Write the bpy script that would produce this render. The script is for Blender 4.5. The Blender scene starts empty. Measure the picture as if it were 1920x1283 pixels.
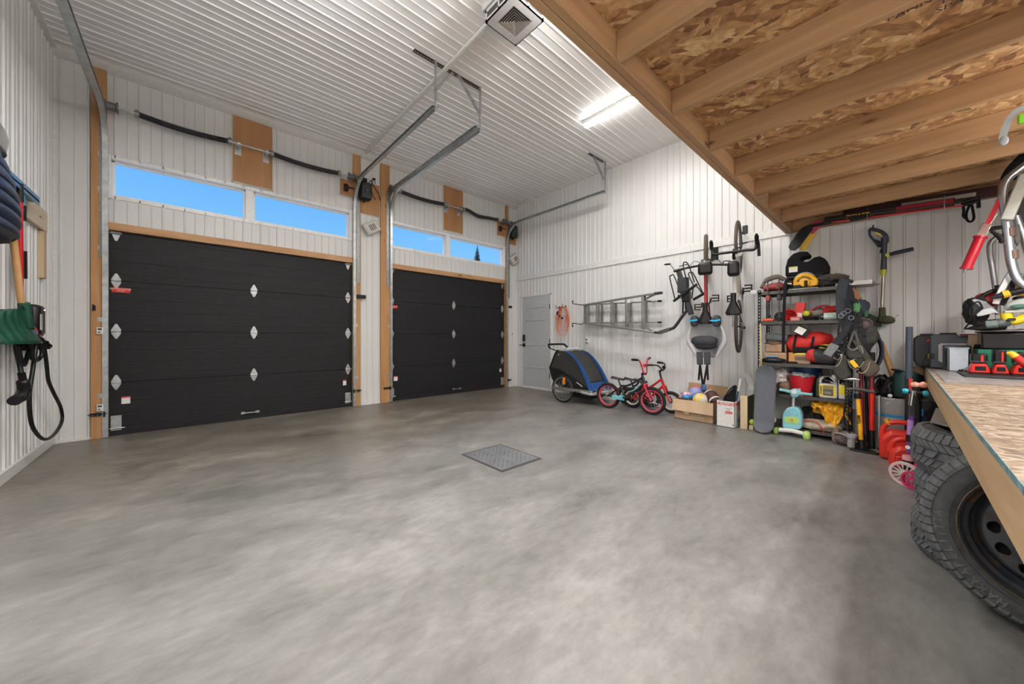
import bpy, bmesh, math, random
from mathutils import Vector, Matrix, Euler, noise
R = math.radians
PI = math.pi
random.seed(7)
SC = bpy.context.scene
COL = SC.collection

# ------------------------------------------------------------------ camera
CAM = Vector((-5.635, -6.037, 1.12))
FPX, YAW, CY = 664.14, 0.7389, 633.87
cd = bpy.data.cameras.new('camera')
cam = bpy.data.objects.new('camera', cd)
COL.objects.link(cam)
cam.location = CAM
cam.rotation_euler = (R(90), 0, -YAW)
cd.sensor_width = 36
cd.sensor_fit = 'HORIZONTAL'
cd.lens = FPX / 1920 * 36
cd.shift_y = -(641.5 - CY) / 1920
cd.clip_start = 0.02
cd.clip_end = 300
SC.camera = cam

# ------------------------------------------------------------------ view
SC.view_settings.view_transform = 'Standard'
SC.view_settings.look = 'None'
SC.view_settings.gamma = 1
SC.view_settings.use_curve_mapping = False
SC.view_settings.exposure = 0.08

# ------------------------------------------------------------------ sky
wd = bpy.data.worlds.new('sky')
SC.world = wd
wd.use_nodes = True
nt = wd.node_tree
nt.nodes.clear()
def N(tree, t, **k):
    n = tree.nodes.new(t)
    for a, b in k.items():
        setattr(n, a, b)
    return n
wo = N(nt, 'ShaderNodeOutputWorld')
wb = N(nt, 'ShaderNodeBackground')
tc = N(nt, 'ShaderNodeTexCoord')
sx = N(nt, 'ShaderNodeSeparateXYZ')
nt.links.new(tc.outputs['Generated'], sx.inputs[0])
cr = N(nt, 'ShaderNodeValToRGB')
els = cr.color_ramp.elements
els[0].position = 0.0; els[0].color = (0.42, 0.66, 0.98, 1)
els[1].position = 0.24; els[1].color = (0.21, 0.53, 0.97, 1)
e = els.new(0.44); e.color = (0.09, 0.37, 0.93, 1)
e = els.new(0.485); e.color = (0.14, 0.45, 0.96, 1)
e = els.new(0.53); e.color = (2.6, 2.8, 3.0, 1)  # unseen bright band added so the windows reflect on the floor
e = els.new(1.0); e.color = (1.5, 1.8, 2.3, 1)
nt.links.new(sx.outputs['Z'], cr.inputs[0])
nz = N(nt, 'ShaderNodeTexNoise'); nz.inputs['Scale'].default_value = 5; nz.inputs['Detail'].default_value = 6
mp = N(nt, 'ShaderNodeMapping'); mp.inputs['Scale'].default_value = (1, 1, 4)
nt.links.new(tc.outputs['Generated'], mp.inputs[0]); nt.links.new(mp.outputs[0], nz.inputs['Vector'])
c2 = N(nt, 'ShaderNodeValToRGB')
c2.color_ramp.elements[0].position = 0.66; c2.color_ramp.elements[0].color = (0, 0, 0, 1)
c2.color_ramp.elements[1].position = 0.78; c2.color_ramp.elements[1].color = (0.6, 0.6, 0.6, 1)
nt.links.new(nz.outputs[0], c2.inputs[0])
mx = N(nt, 'ShaderNodeMixRGB', blend_type='MIX')
mx.inputs[2].default_value = (0.85, 0.92, 1, 1)
nt.links.new(c2.outputs[0], mx.inputs[0]); nt.links.new(cr.outputs[0], mx.inputs[1])
nt.links.new(mx.outputs[0], wb.inputs[0]); nt.links.new(wb.outputs[0], wo.inputs[0])
wb.inputs[1].default_value = 1.0

# ------------------------------------------------------------------ lamps (each sits in a strip fixture built below; only the first is seen)
# (x, y centre, z, length, watts, direction of the strip)
STRIPS = [(-1.50, -3.63, 4.13, 1.22, 42, 'y'), (-5.30, -3.75, 3.80, 1.22, 45, 'y'), (-3.4, -4.80, 3.80, 1.22, 42, 'y'),  # after the ceiling one: unseen strips, lowered to brighten the ceiling
          (-4.75, -6.70, 2.15, 1.22, 26, 'x'), (-6.3, -5.9, 2.15, 1.0, 32, 'y'), (-2.3, -7.08, 2.20, 1.22, 34, 'x')]  # final pair: unseen fill added to brighten the space under the loft
for (x, y, z, L_, w_, dr) in STRIPS:
    ld = bpy.data.lights.new('strip_lamp', 'AREA')
    ld.shape = 'RECTANGLE'
    ld.size = 0.07 if dr == 'y' else L_
    ld.size_y = L_ if dr == 'y' else 0.07
    ld.energy = w_
    ld.color = (1.0, 0.975, 0.945)
    lo = bpy.data.objects.new('strip_lamp', ld)
    lo.location = (x, y, z - 0.047)
    COL.objects.link(lo)
    if z < 2.3 or 3 < z < 4:               # upward fill lamps added to brighten the ceiling and loft underside
        l2 = ld.copy(); l2.energy = w_*(1.85 if z > 3 else .38)
        lo2 = bpy.data.objects.new('strip_lamp_up', l2); lo2.location = (x, y, z+.052); lo2.rotation_euler = (PI, 0, 0)
        COL.objects.link(lo2)

# ------------------------------------------------------------------ geometry helpers
def ray(px, py):
    r = (px - 960) / FPX; u = (CY - py) / FPX
    s, c = math.sin(YAW), math.cos(YAW)
    return Vector((s + c * r, c - s * r, u))
def at(px, py, x=None, y=None, z=None):
    v = ray(px, py)
    t = (x - CAM.x) / v.x if x is not None else (y - CAM.y) / v.y if y is not None else (z - CAM.z) / v.z
    return CAM + v * t

class G:
    def __init__(s, M=None):
        s.bm = bmesh.new(); s.M = M or Matrix(); s.mi = 0
    def v(s, co): return s.bm.verts.new(s.M @ Vector(co))
    def face(s, vs):
        try: f = s.bm.faces.new(vs)
        except ValueError: return None
        f.material_index = s.mi; return f
    def poly(s, pts): return s.face([s.v(p) for p in pts])
    def box(s, a, b):
        x0, y0, z0 = a; x1, y1, z1 = b
        if x0 > x1: x0, x1 = x1, x0
        if y0 > y1: y0, y1 = y1, y0
        if z0 > z1: z0, z1 = z1, z0
        q = [s.v(p) for p in ((x0,y0,z0),(x1,y0,z0),(x1,y1,z0),(x0,y1,z0),(x0,y0,z1),(x1,y0,z1),(x1,y1,z1),(x0,y1,z1))]
        for f in ((0,3,2,1),(4,5,6,7),(0,1,5,4),(1,2,6,5),(2,3,7,6),(3,0,4,7)): s.face([q[i] for i in f])
        return s
    def cbox(s, c, d): return s.box([c[i]-d[i]/2 for i in range(3)], [c[i]+d[i]/2 for i in range(3)])
    def prism(s, pts, d, n=None):
        # pts: 3d polygon, extruded by vector d
        d = Vector(d)
        a = [s.v(p) for p in pts]; b = [s.v(Vector(p) + d) for p in pts]
        s.face(a[::-1]); s.face(b)
        k = len(a)
        for i in range(k): s.face([a[i], a[(i+1) % k], b[(i+1) % k], b[i]])
        return s
    def prof(s, pts2, plane, lo, hi):
        # 2d polygon in 'xy','xz','yz', extruded along the missing axis lo..hi
        def c(p, w):
            return {'xy': (p[0], p[1], w), 'xz': (p[0], w, p[1]), 'yz': (w, p[0], p[1])}[plane]
        d = Vector(c((0, 0), hi - lo))
        return s.prism([c(p, lo) for p in pts2], d)
    def sweep(s, path, prof, up=(0, 0, 1), closed=False, caps=True, rad=None, cprof=True):
        path = [Vector(p) for p in path]
        n = len(path); rings = []
        up = Vector(up).normalized(); prev = None
        for i, p in enumerate(path):
            if closed: t = path[(i+1) % n] - path[i-1]
            elif i == 0: t = path[1] - path[0]
            elif i == n-1: t = path[-1] - path[-2]
            else: t = (path[i+1] - p).normalized() + (p - path[i-1]).normalized()
            if t.length < 1e-9: t = Vector((0, 0, 1))
            t.normalize()
            if prev is None:
                a = up - t * up.dot(t)
                if a.length < 1e-3: a = Vector((1, 0, 0)) - t * t.x
                if a.length < 1e-3: a = Vector((0, 1, 0)) - t * t.y
            else:
                a = prev - t * prev.dot(t)
                if a.length < 1e-4: a = prev
            a.normalize(); prev = a
            b = t.cross(a)
            k = rad[i] if rad else 1
            rings.append([s.v(p + b * (u * k) + a * (w * k)) for u, w in prof])
        m = len(prof)
        for i in range(n if closed else n-1):
            r0, r1 = rings[i], rings[(i+1) % n]
            for j in range(m if cprof else m-1):
                s.face([r0[j], r0[(j+1) % m], r1[(j+1) % m], r1[j]])
        if caps and not closed and cprof:
            s.face(rings[0][::-1]); s.face(rings[-1])
        return s
    def tube(s, path, r, seg=8, closed=False, caps=True):
        pr = [(math.cos(2*PI*i/seg), math.sin(2*PI*i/seg)) for i in range(seg)]
        rad = list(r) if isinstance(r, (list, tuple)) else [r]*len(path)
        return s.sweep(path, pr, closed=closed, caps=caps, rad=rad)
    def cyl(s, a, b, r, r2=None, seg=12): return s.tube([a, b], [r, r if r2 is None else r2], seg)
    def strip(s, path, w, t, up=(0,0,1), closed=False):
        return s.sweep(path, [(-w/2,-t/2),(w/2,-t/2),(w/2,t/2),(-w/2,t/2)], up=up, closed=closed)
    def lathe(s, pr, seg=24, M=None, close=False, a0=0, a1=2*PI):
        # pr: (r,z) profile around local z
        M = M or Matrix(); full = abs(a1-a0-2*PI) < 1e-6
        k = seg if full else seg+1
        rings = []
        for i in range(k):
            a = a0 + (a1-a0)*i/seg
            rings.append([s.v(M @ Vector((r*math.cos(a), r*math.sin(a), z))) for r, z in pr])
        m = len(pr)
        for i in range(seg):
            r0, r1 = rings[i], rings[(i+1) % k]
            for j in range(m if close else m-1):
                s.face([r0[j], r1[j], r1[(j+1) % m], r0[(j+1) % m]])
        return s
    def ball(s, c, r, seg=16, rings=10, jit=0, M=None, sq=2.0):
        # ellipsoid (superellipsoid when sq>2); jit adds lumps
        c = Vector(c); r = (r, r, r) if isinstance(r, (int, float)) else r
        M = M or Matrix(); rows = []
        sd = Vector((random.random()*9, random.random()*9, random.random()*9))
        def f(x): return math.copysign(abs(x)**(2/sq), x)
        for i in range(rings+1):
            ph = -PI/2 + PI*i/rings; row = []
            for j in range(seg if 0 < i < rings else 1):
                th = 2*PI*j/seg
                d = Vector((f(math.cos(ph))*f(math.cos(th)), f(math.cos(ph))*f(math.sin(th)), f(math.sin(ph))))
                k = 1
                if jit: k += jit*(noise.noise(d*1.7+sd) + .5*noise.noise(d*4+sd))
                row.append(s.v(c + M @ Vector((d.x*r[0]*k, d.y*r[1]*k, d.z*r[2]*k))))
            rows.append(row)
        for i in range(rings):
            a, b = rows[i], rows[i+1]
            for j in range(seg):
                j2 = (j+1) % seg
                if len(a) == 1: s.face([a[0], b[j2], b[j]])
                elif len(b) == 1: s.face([a[j], a[j2], b[0]])
                else: s.face([a[j], a[j2], b[j2], b[j]])
        return s
    def grid(s, f, nu, nv, cu=False):
        g = [[s.v(f(i/nu, j/nv)) for j in range(nv+1)] for i in range(nu if cu else nu+1)]
        for i in range(nu):
            for j in range(nv):
                i2 = (i+1) % nu if cu else i+1
                s.face([g[i][j], g[i2][j], g[i2][j+1], g[i][j+1]])
        return s

OFF = {}
def tagp(o, label=None, cat=None, group=None, kind=None):
    if label: o['label'] = label
    if cat: o['category'] = cat
    if group: o['group'] = group
    if kind: o['kind'] = kind
    return o
def part(name, g, mat, parent=None, bev=0, thick=0, sub=0, smooth=40, label=None, disp=0):
    me = bpy.data.meshes.new(name)
    off = OFF.get(parent.name) if parent else None
    if off is not None:
        for v in g.bm.verts: v.co -= off
    bmesh.ops.recalc_face_normals(g.bm, faces=g.bm.faces[:])
    g.bm.to_mesh(me); g.bm.free()
    o = bpy.data.objects.new(name, me); COL.objects.link(o)
    for m in (mat if isinstance(mat, (list, tuple)) else [mat]): me.materials.append(m)
    if parent: o.parent = parent
    if off is not None: OFF[o.name] = off
    me.shade_smooth()
    me.set_sharp_from_angle(angle=R(smooth))
    if thick:
        md = o.modifiers.new('thick', 'SOLIDIFY'); md.thickness = thick; md.offset = 0
    if bev:
        md = o.modifiers.new('bev', 'BEVEL'); md.width = bev; md.segments = 2; md.limit_method = 'ANGLE'; md.angle_limit = R(35)
    if sub:
        md = o.modifiers.new('sub', 'SUBSURF'); md.levels = sub; md.render_levels = sub
    if label: o['label'] = label
    return o
def thing(name, label, cat, loc=(0, 0, 0), rot=(0, 0, 0), group=None, world=True):
    """Empty at the thing's base; with world=True its parts are given in world coordinates."""
    o = bpy.data.objects.new(name, None); COL.objects.link(o)
    o.empty_display_size = 0.1
    o.location = loc; o.rotation_euler = rot
    if world: OFF[o.name] = Vector(loc)
    tagp(o, label, cat, group); return o
def solo(name, g, mat, label, cat, group=None, loc=None, **k):
    """a thing that is one mesh; world coordinates, origin moved to loc"""
    if loc is not None:
        for v in g.bm.verts: v.co -= Vector(loc)
    o = part(name, g, mat, None, **k)
    if loc is not None: o.location = loc
    return tagp(o, label, cat, group)
def struct(name, g, mat, parent=None, **k):
    o = part(name, g, mat, parent, **k)
    if not parent: o['kind'] = 'structure'
    return o
def dup(root, loc=None, rot=None, label=None, group=None):
    r = root.copy(); COL.objects.link(r)
    if loc is not None: r.location = loc
    if rot is not None: r.rotation_euler = rot
    if label: r['label'] = label
    if group: r['group'] = group
    for ch in list(root.children):
        c = ch.copy(); COL.objects.link(c); c.parent = r
        for h in list(ch.children):
            d = h.copy(); COL.objects.link(d); d.parent = c
    return r
def text(name, s, size, mat, parent, M, depth=0.001, align='CENTER', off=None, bold=0):
    cu = bpy.data.curves.new('t', 'FONT'); cu.body = s; cu.size = size; cu.align_x = align; cu.align_y = 'CENTER'; cu.extrude = depth; cu.resolution_u = 2; cu.offset = bold
    to = bpy.data.objects.new('t', cu)
    me = bpy.data.meshes.new_from_object(to)
    bpy.data.objects.remove(to); bpy.data.curves.remove(cu)
    if parent and OFF.get(parent.name) is not None: M = Matrix.Translation(-OFF[parent.name]) @ M
    me.transform(M); me.name = name
    o = bpy.data.objects.new(name, me); COL.objects.link(o)
    me.materials.clear(); me.materials.append(mat)
    if parent: o.parent = parent
    return o
def frame(o, x, y, z=None):
    """matrix from origin and local x, y axes"""
    x = Vector(x).normalized(); y = Vector(y); y = (y - x*x.dot(y)).normalized(); z = x.cross(y)
    M = Matrix((x, y, z)).transposed().to_4x4(); M.translation = Vector(o); return M
def arc(c, r, a0, a1, n, ax='yz', w=0):
    out = []
    for i in range(n+1):
        a = a0 + (a1-a0)*i/n
        p = (c[0]+r*math.cos(a), c[1]+r*math.sin(a))
        out.append({'yz': (w, p[0], p[1]), 'xz': (p[0], w, p[1]), 'xy': (p[0], p[1], w)}[ax])
    return out
def bez(p0, p1, p2, p3, n=12):
    p0, p1, p2, p3 = map(Vector, (p0, p1, p2, p3)); o = []
    for i in range(n+1):
        t = i/n; u = 1-t
        o.append(p0*u**3 + p1*3*u*u*t + p2*3*u*t*t + p3*t**3)
    return o
def smooth_path(pts, n=6):
    pts = [Vector(p) for p in pts]; out = []
    P = [pts[0]*2-pts[1]] + pts + [pts[-1]*2-pts[-2]]
    for i in range(1, len(P)-2):
        a, b, c, d = P[i-1:i+3]
        for k in range(n):
            t = k/n
            out.append(.5*((2*b)+(c-a)*t+(2*a-5*b+4*c-d)*t*t+(3*b-a-3*c+d)*t**3))
    out.append(pts[-1]); return out

# ------------------------------------------------------------------ materials
MATS = {}
def mat(name, col, rough=.5, metal=0, var=0, vs=8, bump=0, bs=60, emit=0, trans=0, coat=0, spec=None, alpha=1, stretch=None, sheen=0):
    if name in MATS: return MATS[name]
    m = bpy.data.materials.new(name); m.use_nodes = True; t = m.node_tree
    b = t.nodes['Principled BSDF']; c = (*col, 1) if len(col) == 3 else col
    b.inputs['Base Color'].default_value = c
    b.inputs['Roughness'].default_value = rough; b.inputs['Metallic'].default_value = metal
    if spec is not None: b.inputs['Specular IOR Level'].default_value = spec
    if coat: b.inputs['Coat Weight'].default_value = coat
    if trans: b.inputs['Transmission Weight'].default_value = trans
    if sheen: b.inputs['Sheen Weight'].default_value = sheen
    if alpha < 1: b.inputs['Alpha'].default_value = alpha
    if emit:
        b.inputs['Emission Color'].default_value = c; b.inputs['Emission Strength'].default_value = emit
    if not var: var = .06; vs = 25
    tcn = N(t, 'ShaderNodeTexCoord'); vec = tcn.outputs['Object']
    if stretch:
        mpn = N(t, 'ShaderNodeMapping'); mpn.inputs['Scale'].default_value = stretch
        t.links.new(vec, mpn.inputs[0]); vec = mpn.outputs[0]
    n = N(t, 'ShaderNodeTexNoise'); n.inputs['Scale'].default_value = vs; n.inputs['Detail'].default_value = 4
    t.links.new(vec, n.inputs['Vector'])
    mr = N(t, 'ShaderNodeMapRange'); mr.inputs[1].default_value = .3; mr.inputs[2].default_value = .7
    mr.inputs[3].default_value = 1-var; mr.inputs[4].default_value = 1+var
    t.links.new(n.outputs[0], mr.inputs[0])
    vm = N(t, 'ShaderNodeVectorMath', operation='SCALE'); vm.inputs[0].default_value = c[:3]
    t.links.new(mr.outputs[0], vm.inputs['Scale']); t.links.new(vm.outputs[0], b.inputs['Base Color'])
    if bump:
        n2 = N(t, 'ShaderNodeTexNoise'); n2.inputs['Scale'].default_value = bs; n2.inputs['Detail'].default_value = 5
        t.links.new(vec, n2.inputs['Vector'])
        bp = N(t, 'ShaderNodeBump'); bp.inputs['Strength'].default_value = bump; bp.inputs['Distance'].default_value = .01
        t.links.new(n2.outputs[0], bp.inputs['Height']); t.links.new(bp.outputs[0], b.inputs['Normal'])
    MATS[name] = m; return m

def ramp(t, stops):
    r = N(t, 'ShaderNodeValToRGB'); e = r.color_ramp.elements
    while len(e) < len(stops): e.new(.5)
    for i, (p, c) in enumerate(stops):
        e[i].position = p; e[i].color = (*c, 1)
    return r
def wood(name, c0, c1, axis, knots=True, rough=.6, sc=1.0, kc=(.10, .045, .02)):
    if name in MATS: return MATS[name]
    m = bpy.data.materials.new(name); m.use_nodes = True; t = m.node_tree; b = t.nodes['Principled BSDF']
    b.inputs['Roughness'].default_value = rough
    tcn = N(t, 'ShaderNodeTexCoord'); mpn = N(t, 'ShaderNodeMapping')
    s = [14*sc, 14*sc, 14*sc]; s['xyz'.index(axis)] = .9*sc
    mpn.inputs['Scale'].default_value = s; t.links.new(tcn.outputs['Object'], mpn.inputs[0])
    n = N(t, 'ShaderNodeTexNoise'); n.inputs['Scale'].default_value = 1.6; n.inputs['Detail'].default_value = 7; n.inputs['Distortion'].default_value = .6
    t.links.new(mpn.outputs[0], n.inputs['Vector'])
    r = ramp(t, [(.32, c0), (.68, c1)]); t.links.new(n.outputs[0], r.inputs[0]); out = r.outputs[0]
    if knots:
        mk = N(t, 'ShaderNodeMapping'); s2 = [7, 7, 7]; s2['xyz'.index(axis)] = 2.2
        mk.inputs['Scale'].default_value = s2; t.links.new(tcn.outputs['Object'], mk.inputs[0])
        vo = N(t, 'ShaderNodeTexVoronoi'); vo.inputs['Scale'].default_value = 1; t.links.new(mk.outputs[0], vo.inputs['Vector'])
        rk = ramp(t, [(.05, (1, 1, 1)), (.13, (0, 0, 0))]); t.links.new(vo.outputs['Distance'], rk.inputs[0])
        mxn = N(t, 'ShaderNodeMixRGB'); mxn.inputs[2].default_value = (*kc, 1)
        t.links.new(rk.outputs[0], mxn.inputs[0]); t.links.new(out, mxn.inputs[1]); out = mxn.outputs[0]
    t.links.new(out, b.inputs['Base Color'])
    bp = N(t, 'ShaderNodeBump'); bp.inputs['Strength'].default_value = .15; bp.inputs['Distance'].default_value = .004
    t.links.new(n.outputs[0], bp.inputs['Height']); t.links.new(bp.outputs[0], b.inputs['Normal'])
    MATS[name] = m; return m
def osb(name, cols, scale=1.0, rough=.7):
    if name in MATS: return MATS[name]
    m = bpy.data.materials.new(name); m.use_nodes = True; t = m.node_tree; b = t.nodes['Principled BSDF']
    b.inputs['Roughness'].default_value = rough
    tcn = N(t, 'ShaderNodeTexCoord'); outs = []; hs = []
    nd = N(t, 'ShaderNodeTexNoise'); nd.inputs['Scale'].default_value = 9*scale; nd.inputs['Detail'].default_value = 3
    t.links.new(tcn.outputs['Object'], nd.inputs['Vector'])
    vm = N(t, 'ShaderNodeVectorMath', operation='MULTIPLY_ADD'); vm.inputs[1].default_value = (.03/scale,)*3
    t.links.new(nd.outputs['Color'], vm.inputs[0]); t.links.new(tcn.outputs['Object'], vm.inputs[2])
    for i, ang in enumerate((12, 75, 128)):
        mpn = N(t, 'ShaderNodeMapping'); mpn.vector_type = 'TEXTURE'
        mpn.inputs['Rotation'].default_value = (0, 0, R(ang)); mpn.inputs['Scale'].default_value = (.055/scale, .017/scale, .3)
        mpn.inputs['Location'].default_value = (i*.37, i*.71, 0)
        t.links.new(vm.outputs[0], mpn.inputs[0])
        vo = N(t, 'ShaderNodeTexVoronoi'); vo.inputs['Scale'].default_value = 1; t.links.new(mpn.outputs[0], vo.inputs['Vector'])
        sp = N(t, 'ShaderNodeSeparateColor'); t.links.new(vo.outputs['Color'], sp.inputs[0])
        r = ramp(t, [(0, cols[0]), (.2, cols[1]), (.6, cols[2]), (.85, cols[3]), (1, cols[4])]); t.links.new(sp.outputs[0], r.inputs[0])
        outs.append((r.outputs[0], sp.outputs[1]))
    cur = outs[0][0]
    for i in (1, 2):
        gt = N(t, 'ShaderNodeMath', operation='GREATER_THAN'); gt.inputs[1].default_value = .52
        t.links.new(outs[i][1], gt.inputs[0])
        mxn = N(t, 'ShaderNodeMixRGB'); t.links.new(gt.outputs[0], mxn.inputs[0]); t.links.new(cur, mxn.inputs[1]); t.links.new(outs[i][0], mxn.inputs[2]); cur = mxn.outputs[0]
    nf = N(t, 'ShaderNodeTexNoise'); nf.inputs['Scale'].default_value = 60*scale; nf.inputs['Detail'].default_value = 6
    t.links.new(tcn.outputs['Object'], nf.inputs['Vector'])
    mr = N(t, 'ShaderNodeMapRange'); mr.inputs[1].default_value = .3; mr.inputs[2].default_value = .7; mr.inputs[3].default_value = .72; mr.inputs[4].default_value = 1.2
    t.links.new(nf.outputs[0], mr.inputs[0])
    v2 = N(t, 'ShaderNodeVectorMath', operation='SCALE'); t.links.new(cur, v2.inputs[0]); t.links.new(mr.outputs[0], v2.inputs['Scale'])
    t.links.new(v2.outputs[0], b.inputs['Base Color'])
    bp = N(t, 'ShaderNodeBump'); bp.inputs['Strength'].default_value = .25; bp.inputs['Distance'].default_value = .003
    t.links.new(nf.outputs[0], bp.inputs['Height']); t.links.new(bp.outputs[0], b.inputs['Normal'])
    MATS[name] = m; return m

W_PANEL = mat('white_steel', (.715, .715, .705), .38, 0, .03, 2)
W_CEIL = mat('white_ceiling_steel', (.87, .87, .87), .42, 0, .02, 2)
W_TRIM = mat('white_trim', (.72, .72, .70), .4)
W_VINYL = mat('white_vinyl', (.90, .90, .91), .35)
GALV = mat('galvanised', (.50, .53, .54), .36, .85, .18, 18)
GALVD = mat('dark_galvanised', (.30, .30, .29), .4, .8, .2, 30)
CHROME = mat('chrome', (.75, .75, .76), .15, 1)
ALU = mat('aluminium', (.40, .40, .39), .38, .85, .12, 25)
BLACK = mat('black_plastic', (.007, .007, .008), .42, spec=.35)
BLACKM = mat('black_metal', (.012, .012, .014), .38, .2, spec=.35)
RUBBER = mat('rubber', (.014, .014, .015), .7, 0, .2, 40, spec=.3)
DKGREY = mat('dark_grey_plastic', (.035, .038, .043), .45, spec=.35)
CLOTHK = mat('black_cloth', (.010, .010, .012), .85, 0, .3, 60, .3, 200, spec=.25)
RED = mat('red_plastic', (.62, .03, .025), .35)
REDP = mat('red_paint', (.50, .012, .015), .3)
YEL = mat('yellow_plastic', (.85, .47, .02), .4)
WHITE = mat('white_plastic', (.78, .78, .76), .4)
PAPER = mat('paper', (.80, .79, .76), .8)
CARD = mat('cardboard', (.42, .27, .16), .85, 0, .1, 6)
CARDL = mat('cardboard_light', (.52, .37, .24), .85, 0, .1, 6)
OR_WOODZ = wood('post_wood', (.40, .20, .075), (.52, .28, .12), 'z')
OR_WOODX = wood('header_wood', (.44, .23, .10), (.56, .33, .17), 'x')
PLY = wood('plywood', (.34, .16, .06), (.46, .235, .10), 'z', knots=False, sc=.45)
JOIST = wood('joist_wood', (.31, .175, .083), (.43, .255, .128), 'y', sc=.8)
RIM = wood('rim_wood', (.32, .18, .088), (.44, .26, .13), 'x', sc=.8)
PINEX = wood('pine_x', (.50, .32, .16), (.64, .44, .25), 'x', sc=.8)
PINEY = wood('pine_y', (.60, .50, .36), (.70, .60, .46), 'y', sc=.8)
PINEZ = wood('pine_z', (.55, .42, .26), (.66, .52, .34), 'z', knots=False)
HANDLE = wood('handle_wood', (.50, .27, .10), (.60, .35, .15), 'z', knots=False)
OSBM = osb('osb_deck', [(.17, .075, .03), (.32, .16, .065), (.44, .245, .105), (.52, .32, .15), (.62, .42, .22)], .5)
OSBB = osb('osb_bench', [(.15, .10, .065), (.24, .17, .115), (.33, .25, .175), (.40, .315, .23), (.46, .375, .285)], .8, .5)

def concrete():
    m = bpy.data.materials.new('polished_concrete'); m.use_nodes = True; t = m.node_tree; b = t.nodes['Principled BSDF']
    tcn = N(t, 'ShaderNodeTexCoord'); P = tcn.outputs['Object']
    def nz(s, d=6, dist=0, sc=None, rough=.55):
        v = P
        if sc:
            mp_ = N(t, 'ShaderNodeMapping'); mp_.inputs['Scale'].default_value = sc; mp_.inputs['Rotation'].default_value = (0, 0, R(25)); t.links.new(P, mp_.inputs[0]); v = mp_.outputs[0]
        n = N(t, 'ShaderNodeTexNoise'); n.inputs['Scale'].default_value = s; n.inputs['Detail'].default_value = d; n.inputs['Distortion'].default_value = dist; n.inputs['Roughness'].default_value = rough
        t.links.new(v, n.inputs['Vector']); return n.outputs[0]
    big = nz(.6, 4, 0); mid = nz(2.2, 8, 0, (.8, 1.3, 1), .68); fine = nz(14, 6, 0, (.6, 1.3, 1), .7)
    # damp brown staining runs along the garage doors: position factor from y
    sp = N(t, 'ShaderNodeSeparateXYZ'); t.links.new(P, sp.inputs[0])
    def math_(op, a, b_, c=None):
        n = N(t, 'ShaderNodeMath', operation=op)
        for i, q in enumerate((a, b_) if c is None else (a, b_, c)):
            if isinstance(q, (int, float)): n.inputs[i].default_value = q
            else: t.links.new(q, n.inputs[i])
        return n.outputs[0]
    mr = N(t, 'ShaderNodeMapRange'); mr.interpolation_type = 'SMOOTHSTEP'
    mr.inputs[1].default_value = -3.3; mr.inputs[2].default_value = -1.2; mr.inputs[3].default_value = 0; mr.inputs[4].default_value = 1
    t.links.new(math_('ADD', sp.outputs['Y'], math_('MULTIPLY', math_('SUBTRACT', mid, .5), 2.6)), mr.inputs[0])
    base = ramp(t, [(.25, (.115, .112, .106)), (.44, (.172, .168, .161)), (.57, (.208, .204, .196)), (.78, (.29, .285, .275))])
    f = math_('ADD', math_('MULTIPLY', big, .30), math_('ADD', math_('MULTIPLY', mid, .42), math_('MULTIPLY', fine, .28)))
    f2 = math_('ADD', math_('MULTIPLY', math_('SUBTRACT', f, .5), 2.2), .5)
    t.links.new(f2, base.inputs[0])
    brown = ramp(t, [(.26, (.085, .070, .053)), (.50, (.165, .143, .115)), (.76, (.30, .272, .23))])
    t.links.new(math_('ADD', math_('MULTIPLY', math_('SUBTRACT', f, .5), 2.0), .5), brown.inputs[0])
    mxn = N(t, 'ShaderNodeMixRGB'); t.links.new(math_('MULTIPLY', mr.outputs[0], .85), mxn.inputs[0]); t.links.new(base.outputs[0], mxn.inputs[1]); t.links.new(brown.outputs[0], mxn.inputs[2])
    t.links.new(mxn.outputs[0], b.inputs['Base Color'])
    rr = N(t, 'ShaderNodeMapRange'); rr.inputs[1].default_value = .35; rr.inputs[2].default_value = .65; rr.inputs[3].default_value = .30; rr.inputs[4].default_value = .50
    t.links.new(mid, rr.inputs[0]); t.links.new(rr.outputs[0], b.inputs['Roughness'])
    b.inputs['Specular IOR Level'].default_value = .6
    bp = N(t, 'ShaderNodeBump'); bp.inputs['Strength'].default_value = .05; bp.inputs['Distance'].default_value = .01
    t.links.new(fine, bp.inputs['Height']); t.links.new(bp.outputs[0], b.inputs['Normal'])
    return m
CONC = concrete()
def glass():
    m = bpy.data.materials.new('window_glass'); m.use_nodes = True; t = m.node_tree; t.nodes.clear()
    o = N(t, 'ShaderNodeOutputMaterial'); mxs = N(t, 'ShaderNodeMixShader'); tr = N(t, 'ShaderNodeBsdfTransparent'); gl = N(t, 'ShaderNodeBsdfGlossy'); fr = N(t, 'ShaderNodeFresnel')
    gl.inputs['Roughness'].default_value = .02; fr.inputs[0].default_value = 1.02; tr.inputs[0].default_value = (.97, .99, 1, 1)
    t.links.new(fr.outputs[0], mxs.inputs[0]); t.links.new(tr.outputs[0], mxs.inputs[1]); t.links.new(gl.outputs[0], mxs.inputs[2]); t.links.new(mxs.outputs[0], o.inputs[0]); return m
GLASS = glass()
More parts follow.
